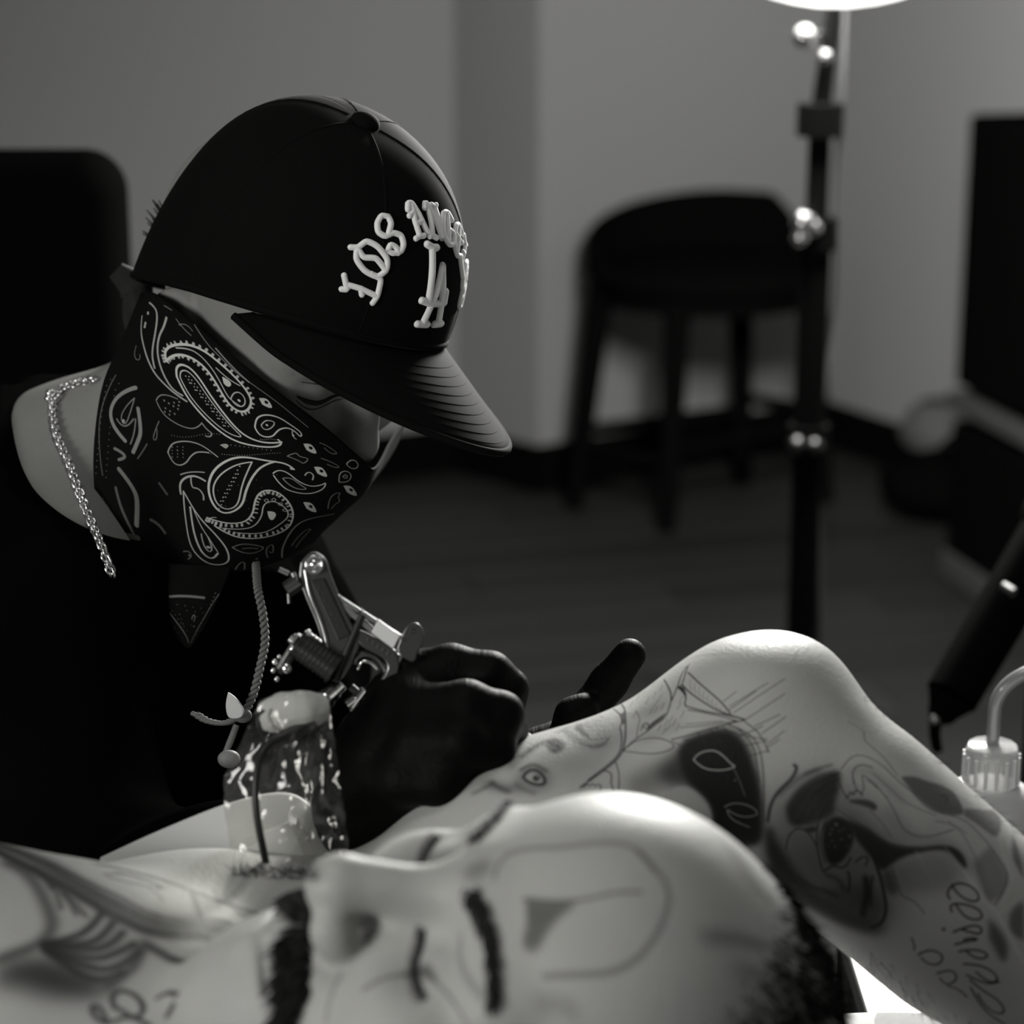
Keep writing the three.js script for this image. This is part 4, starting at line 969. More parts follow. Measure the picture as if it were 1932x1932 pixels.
[2,1.398,0.46,0.6,0,[4150,7663]],
[2,1.398,0.46,0.6,0,[4239,7728]],
[0,1.967,0.096,0.985,0,[347,7013,187,6201,114,5458,181,4676,380,3441]],
[0,1.967,0.096,0.985,0,[1580,4495,1718,4953,1772,5252]],
[2,1.574,0.2,0.8,0,[215,6813]],
[2,1.574,0.2,0.8,0,[555,6761]],
[2,1.574,0.2,0.8,0,[150,6561]],
[2,1.574,0.2,0.8,0,[498,6516]],
[2,1.574,0.2,0.8,0,[150,6337]],
[2,1.574,0.2,0.8,0,[503,6293]],
[2,1.574,0.2,0.8,0,[157,6119]],
[2,1.574,0.2,0.8,0,[515,6075]],
[2,1.574,0.2,0.8,0,[164,5903]],
[2,1.574,0.2,0.8,0,[528,5859]],
[2,1.574,0.2,0.8,0,[170,5689]],
[2,1.574,0.2,0.8,0,[542,5644]],
[2,1.574,0.2,0.8,0,[176,5475]],
[2,1.574,0.2,0.8,0,[553,5427]],
[2,1.574,0.2,0.8,0,[179,5260]],
[2,1.574,0.2,0.8,0,[564,5209]],
[2,1.574,0.2,0.8,0,[181,5043]],
[2,1.574,0.2,0.8,0,[571,4987]],
[2,1.574,0.2,0.8,0,[182,4824]],
[2,1.574,0.2,0.8,0,[577,4761]],
[2,1.574,0.2,0.8,0,[180,4603]],
[2,1.574,0.2,0.8,0,[581,4531]],
[2,1.574,0.2,0.8,0,[175,4380]],
[2,1.574,0.2,0.8,0,[580,4299]],
[2,1.574,0.2,0.8,0,[165,4157]],
[2,1.574,0.2,0.8,0,[576,4066]],
[2,1.574,0.2,0.8,0,[151,3934]],
[2,1.574,0.2,0.8,0,[563,3833]],
[2,1.574,0.2,0.8,0,[131,3710]],
[2,1.574,0.2,0.8,0,[544,3604]],
[2,1.574,0.2,0.8,0,[105,3488]],
[2,1.574,0.2,0.8,0,[515,3378]],
[0,6.688,0.27,0.85,0,[1127,6850,684,6438,468,5916,535,5496,835,5136,1159,4919]],
[0,1.967,0.2,0.9,0,[1176,6497,801,5759,1095,5376,1172,6115,1176,6497]],
[2,5.114,0.3,0.9,0,[1002,5575]],
[0,2.36,0.2,0.9,0,[763,5561,1126,5176,1287,5807]],
[0,5.901,0.3,0.8,0,[1343,6230,1567,5635,1533,5125,1435,4638]],
[0,2.36,0.22,0.8,0,[1344,5846,1427,5362,1329,4895]],
[0,5.507,0.2,0.85,0,[834,4497,1173,4437,1222,4252,1017,4125]],
[0,7.868,0.2,0.85,0,[1029,3767,1419,3378,1595,2777,1350,1870]],
[0,5.507,0.084,0.985,0,[872,3053,932,2494,1025,2086,1163,1538]],
[0,6.294,0.084,0.985,0,[1874,2262,2122,2272,2282,1962]],
[0,9.441,0.096,0.985,0,[912,1419,1263,1413]],
[0,8.655,0.084,0.985,0,[886,747,1289,603]],
[2,1.574,0.14,0.9,0,[318,2649]],
[2,1.574,0.14,0.9,0,[356,2532]],
[2,1.574,0.14,0.9,0,[392,2414]],
[2,1.574,0.14,0.9,0,[426,2296]],
[2,1.574,0.14,0.9,0,[456,2177]],
[2,1.574,0.14,0.9,0,[485,2057]],
[2,1.574,0.14,0.9,0,[510,1936]],
[2,1.574,0.14,0.9,0,[533,1814]],
[2,1.574,0.14,0.9,0,[554,1690]],
[2,1.574,0.14,0.9,0,[572,1565]],
[2,1.574,0.14,0.9,0,[586,1437]],
[2,1.574,0.14,0.9,0,[596,1308]],
[2,1.574,0.14,0.9,0,[604,1178]],
[2,1.574,0.14,0.9,0,[609,1046]],
[0,1.574,0.06,0.985,0,[447,2446,638,1745,663,1222]],
[0,4.721,0.072,0.945,0,[2225,4014,2457,3751]],
[0,7.081,0.084,0.985,0,[3632,101,4547,108]]],
tail: [
[0,1.967,0.3,0.9,0,[1160,8942,1864,6412,3034,3232,5254,720]],
[2,1.967,0.2,0.8,0,[698,8554]],
[2,1.574,0.3,0.8,0,[1874,8331]],
[2,1.967,0.2,0.8,0,[796,8110]],
[2,1.574,0.3,0.8,0,[1979,7971]],
[2,1.967,0.2,0.8,0,[890,7653]],
[2,1.574,0.3,0.8,0,[2086,7604]],
[2,1.967,0.2,0.8,0,[980,7183]],
[2,1.574,0.3,0.8,0,[2199,7231]],
[2,1.967,0.2,0.8,0,[1067,6707]],
[2,1.574,0.3,0.8,0,[2318,6857]],
[2,1.967,0.2,0.8,0,[1155,6221]],
[2,1.574,0.3,0.8,0,[2447,6479]],
[2,1.967,0.2,0.8,0,[1249,5720]],
[2,1.574,0.3,0.8,0,[2586,6094]],
[2,1.967,0.2,0.8,0,[1349,5196]],
[2,1.574,0.3,0.8,0,[2743,5699]],
[2,1.967,0.2,0.8,0,[1461,4637]],
[2,1.574,0.3,0.8,0,[2915,5289]],
[2,1.967,0.2,0.8,0,[1587,4041]],
[2,1.574,0.3,0.8,0,[3107,4857]],
[2,1.967,0.2,0.8,0,[1746,3415]],
[2,1.574,0.3,0.8,0,[3334,4403]],
[2,1.967,0.2,0.8,0,[1958,2772]],
[2,1.574,0.3,0.8,0,[3602,3932]],
[2,1.967,0.2,0.8,0,[2261,2121]],
[2,1.574,0.3,0.8,0,[3923,3444]],
[2,1.967,0.2,0.8,0,[2707,1439]],
[2,1.574,0.3,0.8,0,[4322,2942]],
[2,1.967,0.2,0.8,0,[3497,721]],
[2,1.574,0.3,0.8,0,[4844,2426]],
[2,1.967,0.3,0.8,0,[7525,850]],
[2,1.967,0.3,0.8,0,[7873,1367]],
[2,1.967,0.3,0.8,0,[8093,1872]],
[2,1.967,0.3,0.8,0,[8270,2358]],
[2,1.967,0.3,0.8,0,[8415,2827]],
[2,1.967,0.3,0.8,0,[8527,3286]],
[2,1.967,0.3,0.8,0,[8627,3732]],
[2,1.967,0.3,0.8,0,[8722,4165]],
[2,1.967,0.3,0.8,0,[8814,4586]],
[2,1.967,0.3,0.8,0,[8908,4996]],
[2,1.967,0.3,0.8,0,[8998,5390]],
[2,1.967,0.3,0.8,0,[9079,5771]],
[2,1.967,0.3,0.8,0,[9148,6146]],
[2,1.967,0.3,0.8,0,[9213,6520]],
[0,1.967,0.3,0.8,0,[6967,708,9750,6387]],
[0,4.721,0.3,0.7,0,[3572,6411,5227,6634,7800,6179]],
[0,1.967,0.3,0.8,0,[6003,3924,6168,4548,6686,4159,6446,3654]],
[2,3.147,0.3,0.8,0,[6621,2983]],
[2,1.574,0.3,0.8,0,[4154,5603]],
[2,1.574,0.3,0.8,0,[5305,4946]],
[2,1.574,0.3,0.8,0,[6915,4200]],
[2,1.574,0.3,0.8,0,[9950,3265]],
[2,1.574,0.3,0.8,0,[5152,5475]],
[2,1.574,0.3,0.8,0,[6508,4779]],
[2,1.574,0.3,0.8,0,[8761,3918]],
[2,1.574,0.3,0.8,0,[4321,3319]],
[2,1.574,0.3,0.8,0,[6226,5320]],
[2,1.574,0.3,0.8,0,[7976,4544]],
[2,1.574,0.3,0.8,0,[4179,3920]],
[2,1.574,0.3,0.8,0,[5927,3159]],
[2,1.574,0.3,0.8,0,[7466,5123]],
[2,1.574,0.3,0.8,0,[4077,4500]]],
};
// ---------------------------------------------------------------- skin with tattoos, drawn on the unwrapped surfaces
const SKIN = 0.36;
const css = (l) => { const s = Math.round(255 * (l <= 0.0031308 ? l * 12.92 : 1.055 * Math.pow(l, 1 / 2.4) - 0.055)); return `rgb(${s},${s},${Math.round(s * 0.985)})`; };
function skinCanvas(w, h, strokes) {
  return canvas(w, h, (c) => {
    c.fillStyle = css(SKIN); c.fillRect(0, 0, w, h);
    for (let i = 0; i < 900; i++) { c.fillStyle = css(SKIN * rr(0.82, 1.12)); c.globalAlpha = 0.05; c.beginPath(); c.arc(rnd() * w, rnd() * h, rr(6, 46), 0, 7); c.fill(); }
    c.globalAlpha = 1;
    strokes?.(c, w, h);
  });
}
// strokes: [kind, width, tone, opacity, blur, points]; points are u, v on the unwrapped surface in ten-thousandths; kind 0 is a line, 1 a filled patch, 2 a dot
function drawInk(c, w, h, list, scale) {
  for (const [kind, width, tone, alpha, blur, pts] of list) {
    const P = []; for (let i = 0; i < pts.length; i += 2) P.push([(pts[i] / 10000) * w, (1 - pts[i + 1] / 10000) * h]);
    c.globalAlpha = alpha; c.strokeStyle = c.fillStyle = css(tone); c.lineWidth = Math.max(0.8, width * scale); c.lineCap = c.lineJoin = 'round';
    // soft patches: the shape itself lies off the canvas and only its blurred double falls on it
    const off = blur > 0.3 ? 3 * w : 0;
    c.shadowColor = off ? css(tone) : 'rgba(0,0,0,0)'; c.shadowBlur = off ? blur * scale * 2.4 : 0; c.shadowOffsetX = off; c.shadowOffsetY = 0;
    for (const q of P) q[0] -= off;
    c.beginPath();
    if (kind === 2) { c.arc(P[0][0], P[0][1], Math.max(0.8, width * scale * 0.6), 0, 7); c.fill(); continue; }
    c.moveTo(...P[0]);
    if (P.length < 3) c.lineTo(...P[1]); else {
      for (let i = 1; i < P.length - 1; i++) { const e = i === P.length - 2 ? P[i + 1] : [(P[i][0] + P[i + 1][0]) / 2, (P[i][1] + P[i + 1][1]) / 2]; c.quadraticCurveTo(...P[i], ...e); }
    }
    if (kind === 1) { c.closePath(); c.fill(); } else c.stroke();
  }
  c.globalAlpha = 1; c.shadowColor = 'rgba(0,0,0,0)'; c.shadowBlur = c.shadowOffsetX = 0;
}
const inkHead = () => colourTexture(skinCanvas(2048, 1536, (c, w, h) => {
  drawInk(c, w, h, INK.head, 1.05);
  // shaved stubble showing through on the scalp, dot by dot
  for (let i = 0; i < 42000; i++) {
    const u = rnd(), v = rr(0.45, 1), a = (u - 0.5) * Math.PI * 2, y = v * 0.29 - 0.14, r = 0.1 * Math.sqrt(Math.max(0, 1 - ((y - 0.043) / 0.09) ** 2)), z = r * Math.cos(a) - 0.012, x = 0.78 * r * Math.sin(a), hgt = 0.03 + 0.22 * Math.abs(x) - z;
    if (hgt < 0 || (hgt < 0.02 && rnd() > hgt / 0.02)) continue;
    c.globalAlpha = 0.55; c.fillStyle = css(0.03); c.beginPath(); c.arc(u * w, (1 - v) * h, rr(1.4, 3), 0, 7); c.fill();
  }
  c.globalAlpha = 1;
}));
const inkUpperArm = () => colourTexture(skinCanvas(2048, 2048, (c, w, h) => drawInk(c, w, h, INK.up, 1.8)));
const inkForearm = () => colourTexture(skinCanvas(2048, 2048, (c, w, h) => drawInk(c, w, h, INK.fore, 1.8)));
const inkTorso = () => colourTexture(skinCanvas(1536, 1536, (c, w, h) => drawInk(c, w, h, INK.torso, 0.9)));
const BANDUV = [[0.2, 0.15], [0.06, 0.05]];
function bandanaCloth(k) {
  const t = colourTexture(canvas(k ? 512 : 1536, k ? 512 : 1280, (c, w, h) => { c.fillStyle = css(0.0045); c.fillRect(0, 0, w, h); drawInk(c, w, h, k ? INK.tail : INK.band, k ? 2.6 : 2.7); }));
  t.repeat.set(1 / BANDUV[k][0], 1 / BANDUV[k][1]);
  return mat(1, 0.9, { map: t, specularIntensity: 0.1, bumpMap: dataTexture(128, (u, v) => 0.5 + 0.25 * Math.sin(u * 402) + 0.25 * Math.sin(v * 402), false, [60, 60]), bumpScale: 0.0001 });
}
// ---------------------------------------------------------------- a head in its own axes: x to its left, y to the crown, z out of the face
function headField(o = {}) {
  const nose = o.nose ?? 1, cr = o.cranium ?? 1, earDrop = o.earDrop ?? 0, earIn = o.earIn ?? 0, nz = o.noseBack ?? 0;
  return (x, y, z) => {
    const ax = Math.abs(x);
    let d = ell(x, y - 0.043 * cr, z + 0.012 * cr, 0.077 * cr, 0.089 * cr, 0.1 * cr);
    d = smin(d, ell(x, y - 0.052, z - 0.03, 0.067, 0.062, 0.062), 0.03);
    d = smin(d, ell(x, y + 0.022, z - 0.03, 0.064, 0.085, 0.06), 0.03);
    d = smin(d, cap(ax, y, z, 0.054, -0.045, -0.005, 0.02, -0.1, 0.066, 0.019, 0.018), 0.03);
    d = smin(d, Math.hypot(x, y + 0.1, z - 0.074) - 0.02, 0.025);
    d = smin(d, Math.hypot(ax - 0.043, y + 0.022, z - 0.06) - 0.024, 0.025);
    d = smin(d, cap(ax, y, z, 0.008, 0.021, 0.0855, 0.05, 0.022, 0.066, 0.0115, 0.011), 0.016);
    d = smax(d, -(Math.hypot(ax - 0.031, (y + 0.001) * 1.15, z - 0.101) - 0.0185), 0.016);
    d = smin(d, Math.hypot(ax - 0.031, y - 0.0005, z - 0.0715) - 0.0138, 0.006);
    d = smin(d, ell(x, y + 0.07, z - 0.068, 0.034, 0.03, 0.03), 0.02);
    d = smin(d, cap(x, y, z, 0, 0.014, 0.0885, 0, -0.029, 0.1095 + 0.002 * nose - nz, 0.0075, 0.0118 * nose), 0.013);
    d = smin(d, Math.hypot(x, y + 0.0335, z - 0.111 + nz) - 0.0123 * nose, 0.007);
    d = smin(d, ell(ax - 0.0142 * nose, y + 0.0385, z - 0.099 + nz * 0.7, 0.0092, 0.0098, 0.0125), 0.006);
    d = smax(d, -cap(ax, y, z, 0.0075, -0.054, 0.1045, 0.0085, -0.043, 0.1, 0.0042, 0.0035), 0.003);
    d = smin(d, cap(ax, y, z, 0, -0.0655, 0.0965, 0.021, -0.0715, 0.083, 0.0052, 0.0032), 0.007);
    d = smin(d, cap(ax, y, z, 0, -0.0805, 0.0945, 0.019, -0.0745, 0.083, 0.0062, 0.0032), 0.007);
    d = smax(d, -cap(ax, y, z, 0, -0.0725, 0.1035, 0.024, -0.0735, 0.0895, 0.0014, 0.0012), 0.004);
    // ear
    const ey = y + 0.004 + earDrop, ez = z + 0.012, ex = ax - 0.079 + earIn - 0.25 * Math.max(0, -ez) ;
    let e = ell(ex, ey, ez, 0.008, 0.032, 0.019);
    e = smax(e, -ell(ex - 0.007, ey - 0.004, ez - 0.001, 0.007, 0.02, 0.011), 0.005);
    d = smin(d, e, 0.008);
    return d;
  };
}
// ---------------------------------------------------------------- the client, lying on the bench with one arm folded behind the head
const HEADC = new THREE.Matrix4().makeBasis(V(-0.0309, -0.3093, 0.9505), V(0.9031, 0.3987, 0.1591), V(-0.4282, 0.8633, 0.2670)).setPosition(0.0054, 0.8589, -0.8908);
const HEADCI = HEADC.clone().invert();
const hc = (x, y, z) => V(x, y, z).applyMatrix4(HEADC);
const ARM = { S: at(640, 1880, 1.17), E: at(1430, 1400, 1.2), W: at(2052, 1936, 1.14) };
const clientHead = headField();
const client = thing('person', 'man lying on his back, bare and tattooed, eyes closed, arm folded behind his head', 'person', V(0, 0, 0));
const M4 = HEADCI.elements;
const localHead = (x, y, z) => [M4[0] * x + M4[4] * y + M4[8] * z + M4[12], M4[1] * x + M4[5] * y + M4[9] * z + M4[13], M4[2] * x + M4[6] * y + M4[10] * z + M4[14]];
{
  const neckTop = hc(0, -0.05, -0.03), neckLow = hc(0, -0.21, -0.06);
  ARM.axisU = ARM.E.clone().sub(ARM.S); ARM.lenU = ARM.axisU.length(); ARM.axisU.normalize();
  ARM.axisF = ARM.W.clone().sub(ARM.E); ARM.lenF = ARM.axisF.length(); ARM.axisF.normalize();
  ARM.n = ARM.axisF.clone().cross(ARM.axisU).normalize(); // out of the plane of the bend, to the near side
  const nearPec = at(150, 1940, 1.07), farPec = at(400, 1880, 1.14), belly = at(-500, 2100, 1.12), nearSh = at(330, 2400, 0.9);
  const ol = ARM.E.clone().addScaledVector(ARM.axisU, 0.034).addScaledVector(ARM.axisF, -0.014);
  const q1 = new THREE.Matrix4().makeRotationAxis(CAMB, 19 * RAD).elements, q2 = new THREE.Matrix4().makeRotationAxis(CAMB, 3 * RAD).elements;
  const turned = (q, c, x, y, z, a, b, e) => { x -= c.x; y -= c.y; z -= c.z; return ell(q[0] * x + q[4] * y + q[8] * z, q[1] * x + q[5] * y + q[9] * z, q[2] * x + q[6] * y + q[10] * z, a, b, e); };
  const head = (x, y, z) => clientHead(...localHead(x, y, z));
  // the hand, relaxed on the pillow beyond the wrist: palm, four fingers, thumb
  const along = ARM.axisF.clone().setY(-0.08).normalize(), across = V(0, 1, 0).cross(along).normalize(), HP = (a, b, c) => ARM.W.clone().addScaledVector(along, a).addScaledVector(across, b).add(V(0, c * 0.7, 0));
  const palm = [[HP(0.02, -0.01, 0), HP(0.095, -0.028, -0.006), 0.026, 0.014], [HP(0.02, 0.01, 0), HP(0.095, 0.028, -0.006), 0.026, 0.014], [HP(0.02, 0, 0), HP(0.098, 0, -0.004), 0.026, 0.015]].map(([a, b, r, q]) => [a, b, r, q]);
  const digits = [[-0.031, 0.05, 0], [-0.011, 0.058, 0.002], [0.01, 0.053, 0.001], [0.029, 0.04, -0.002]].map(([b, l, c]) => [HP(0.093, b, -0.004), HP(0.093 + l * 0.6, b * 1.12, c - 0.012), HP(0.093 + l, b * 1.14, c - 0.034), HP(0.088 + l, b * 1.12, c - 0.052)]).concat([[HP(0.03, -0.022, -0.008), HP(0.062, -0.05, -0.018), HP(0.088, -0.06, -0.03), HP(0.1, -0.058, -0.042)]]);
  const handF = (p) => {
    let d = 9;
    for (const [a, b, r, q] of palm) d = smin(d, capV(p, a, b, r, q), 0.012);
    if (d > 0.14) return d - 0.09;
    for (const c of digits) { let e = 9; for (let i = 0; i < 3; i++) e = smin(e, capV(p, c[i], c[i + 1], 0.0098 - i * 0.0008, 0.009 - i * 0.0008), 0.003); d = smin(d, e, 0.005); }
    return d;
  };
  const arm = (x, y, z) => {
    const p = { x, y, z };
    let d = capV(p, ARM.S, ARM.E, 0.056, 0.0525);
    // biceps side and the swelling of the forearm below the elbow
    const m = ARM.S.clone().lerp(ARM.E, 0.45);
    const f1 = ARM.E.clone().lerp(ARM.W, 0.3);
    d = smin(d, Math.hypot(x - m.x, y - m.y - 0.004, z - m.z) - 0.055, 0.05);
    let f = capV(p, ARM.E, ARM.W, 0.05, 0.038);
    f = smin(f, capV(p, f1, ARM.E.clone().lerp(ARM.W, 0.62), 0.0462, 0.0455), 0.03);
    d = smin(d, f, 0.022);
    d = smin(d, handF(p), 0.02);
    return smin(d, Math.hypot(x - ol.x, y - ol.y, z - ol.z) - 0.0175, 0.03);
  };
  const torso = (x, y, z) => {
    const p = { x, y, z };
    let d = turned(q1, nearPec, x, y, z, 0.23, 0.066, 0.075);
    d = smin(d, turned(q2, farPec, x, y, z, 0.15, 0.062, 0.075), 0.012);
    d = smin(d, capV(p, farPec, ARM.S, 0.055, 0.052), 0.05);
    d = smin(d, capV(p, nearPec, belly, 0.05, 0.1), 0.06);
    d = smin(d, capV(p, at(60, 2150, 1.0), nearSh, 0.07, 0.065), 0.06);
    return d;
  };
  const all = (x, y, z) => {
    const p = { x, y, z };
    let d = head(x, y, z);
    d = smin(d, capV(p, neckTop, neckLow, 0.056, 0.06), 0.03);
    d = smin(d, torso(x, y, z), 0.03);
    return smin(d, arm(x, y, z), 0.02);
  };
  ARM.elbowCut = (p) => { // below zero on the upper arm
    const b = ARM.axisU.clone().add(ARM.axisF).normalize();
    return p.clone().sub(ARM.E).dot(b);
  };
  // bounds of each region
  const bounds = (pts, r) => { const b = new THREE.Box3().setFromPoints(pts); b.min.subScalar(r); b.max.addScalar(r); return b; };
  const bh = bounds([-0.1, 0.1].flatMap((x) => [-0.14, 0.14].flatMap((y) => [-0.12, 0.13].map((z) => hc(x, y, z)))), 0.002);
  const ba = bounds([ARM.S, ARM.E, ARM.W, HP(0.17, -0.06, -0.05), HP(0.17, 0.05, -0.05)], 0.075);
  const bt = bounds([farPec, nearPec, belly, ARM.S, nearSh, neckLow], 0.16);
  const inside = (b, x, y, z) => x > b.min.x && x < b.max.x && y > b.min.y && y < b.max.y && z > b.min.z && z < b.max.z;
  // each region is cut so that neighbouring regions overlap by a cell or two only
  const neckCut = (x, y, z) => localHead(x, y, z)[1] + 0.115;
  const shoulderCut = (p) => p.clone().sub(ARM.S).dot(ARM.axisU);
  const gHead = nets((x, y, z) => smin(smin(head(x, y, z), cap(x, y, z, neckTop.x, neckTop.y, neckTop.z, neckLow.x, neckLow.y, neckLow.z, 0.056, 0.06), 0.03), torso(x, y, z), 0.03), bh.min, bh.max, 0.0021);
  const gArm = nets(all, ba.min, ba.max, 0.0034), gTorso = nets(all, bt.min, bt.max, 0.006);
  // keep triangles by region and give them uv on the surface
  const pick = (g, keep, uvOf) => {
    const P = g.attributes.position, N = g.attributes.normal, I = g.index.array, pos = [], nrm = [], uv = [], out = [], map = new Map(), a = V(0, 0, 0);
    const put = (i) => { if (!map.has(i)) { a.fromBufferAttribute(P, i); map.set(i, pos.length / 3); pos.push(a.x, a.y, a.z); nrm.push(N.getX(i), N.getY(i), N.getZ(i)); uv.push(...uvOf(a)); } return map.get(i); };
    const c = V(0, 0, 0), q = V(0, 0, 0);
    for (let t = 0; t < I.length; t += 3) {
      c.fromBufferAttribute(P, I[t]).add(q.fromBufferAttribute(P, I[t + 1])).add(q.fromBufferAttribute(P, I[t + 2])).divideScalar(3);
      if (keep(c)) out.push(put(I[t]), put(I[t + 1]), put(I[t + 2]));
    }
    const r = new THREE.BufferGeometry();
    r.setAttribute('position', new THREE.Float32BufferAttribute(pos, 3)); r.setAttribute('normal', new THREE.Float32BufferAttribute(nrm, 3)); r.setAttribute('uv', new THREE.Float32BufferAttribute(uv, 2)); r.setIndex(out);
    return r;
  };
  // unwrapped like a sleeve: u along the limb, v round it, the seam on the far side
  const sleeve = (o, axis, len, off) => (p) => {
    const q = p.clone().sub(o), s = q.dot(axis); q.addScaledVector(axis, -s);
    const side = axis.clone().cross(ARM.n).normalize(), ang = Math.atan2(q.dot(side), q.dot(ARM.n));
    return [(s + off) / (len + 2 * off), 0.5 + ang / (2 * Math.PI)];
  };
  ARM.uvU = sleeve(ARM.S, ARM.axisU, ARM.lenU, 0.06); ARM.uvF = sleeve(ARM.E, ARM.axisF, ARM.lenF, 0.06);
  const uvHead = (p) => { const [x, y, z] = localHead(p.x, p.y, p.z); return [0.5 + Math.atan2(x, z + 0.01) / (2 * Math.PI), (y + 0.14) / 0.29]; };
  const torsoO = at(250, 1800, 1.08), torsoR = CAMR.clone();
  const uvTorso = (p) => { const q = p.clone().sub(torsoO); return [0.5 + q.x / 0.7, 0.5 + (Math.atan2(q.z, q.y + 0.25) * 0.25) / 0.7]; }; // rolled round the length of the body
  const headSide = (p) => neckCut(p.x, p.y, p.z) > 0 && head(p.x, p.y, p.z) < 0.03;
  const isArm = (p) => shoulderCut(p) > 0.0 && arm(p.x, p.y, p.z) < 0.012;
  const cutHead = (p) => localHead(p.x, p.y, p.z)[1] > -0.12 && head(p.x, p.y, p.z) < 0.02;
  const list = [
    pick(gHead, cutHead, uvHead),
    pick(gArm, (p) => isArm(p) && ARM.elbowCut(p) < 0, ARM.uvU),
    pick(gArm, (p) => isArm(p) && ARM.elbowCut(p) >= 0, ARM.uvF),
    pick(gTorso, (p) => !(isArm(p) && shoulderCut(p) > 0.008) && !(cutHead(p) && localHead(p.x, p.y, p.z)[1] > -0.114 && head(p.x, p.y, p.z) < 0.016), uvTorso),
  ];
  const g = mergeGeometries(list, true);
  const pore = dataTexture(256, (u, v) => 0.5 + 0.5 * (fbm(u * 60, v * 60, 3) - 0.5), false, [7, 7]);
  const skinOf = (map) => mat(1, 0.5, { map, bumpMap: pore, bumpScale: 0.0005, specularIntensity: 0.4 });
  var clientBody = part('body', g, [skinOf(inkHead()), skinOf(inkUpperArm()), skinOf(inkForearm()), skinOf(inkTorso())], client);
  client.userData.fields = null;
  // fine body hair: on the forearm and in the armpit
  const spikes = (list) => { const pos = [], nrm = []; for (const [p, dir, len, r, n] of list) { const side = dir.clone().cross(n).normalize(), tip = p.clone().addScaledVector(dir, len), q = [p.clone().addScaledVector(side, r), p.clone().addScaledVector(side, -r), p.clone().addScaledVector(n, r * 1.6)]; for (const [i, j] of [[0, 2], [2, 1], [1, 0]]) for (const v of [q[i], q[j], tip]) { pos.push(v.x, v.y, v.z); nrm.push(n.x, n.y, n.z); } } const h = new THREE.BufferGeometry(); h.setAttribute('position', new THREE.Float32BufferAttribute(pos, 3)); h.setAttribute('normal', new THREE.Float32BufferAttribute(nrm, 3)); return h; };
  const hairs = [], AP = gArm.attributes.position, AN = gArm.attributes.normal, side = ARM.axisF.clone().cross(ARM.n).normalize();
  for (let k = 0; k < 9000 && hairs.length < 800; k++) {
    const i = Math.floor(rnd() * AP.count), p = V(0, 0, 0).fromBufferAttribute(AP, i), n = V(0, 0, 0).fromBufferAttribute(AN, i);
    if (!isArm(p) || ARM.elbowCut(p) < 0.05 || Math.abs(n.dot(side)) < 0.86) continue;
    hairs.push([p, ARM.axisF.clone().multiplyScalar(0.7).addScaledVector(n, rr(0.25, 0.6)).add(V(rr(-0.3, 0.3), rr(-0.3, 0.3), rr(-0.3, 0.3))).normalize(), rr(0.005, 0.01), 0.00016, n]);
  }
  part('arm_hair', spikes(hairs), mat(0.02, 0.5), clientBody).userData.kind = 'stuff';
  const pit = [];
  for (let k = 0; k < 190; k++) { const x = rr(440, 600), y = 1648 + rr(-9, 10) + (x - 500) * 0.06, p = onto([clientBody], x, y, 0, 9); if (p.z < -1.6) continue; pit.push([p, V(rr(-0.8, 0.5), rr(0.1, 0.9), rr(-0.2, 0.5)).normalize(), rr(0.005, 0.011), 0.00016, V(0, 0.7, 0.7)]); }
  part('armpit_hair', spikes(pit), mat(0.012, 0.5), clientBody).userData.kind = 'stuff';
  var clientAll = all, clientHeadW = head;
}
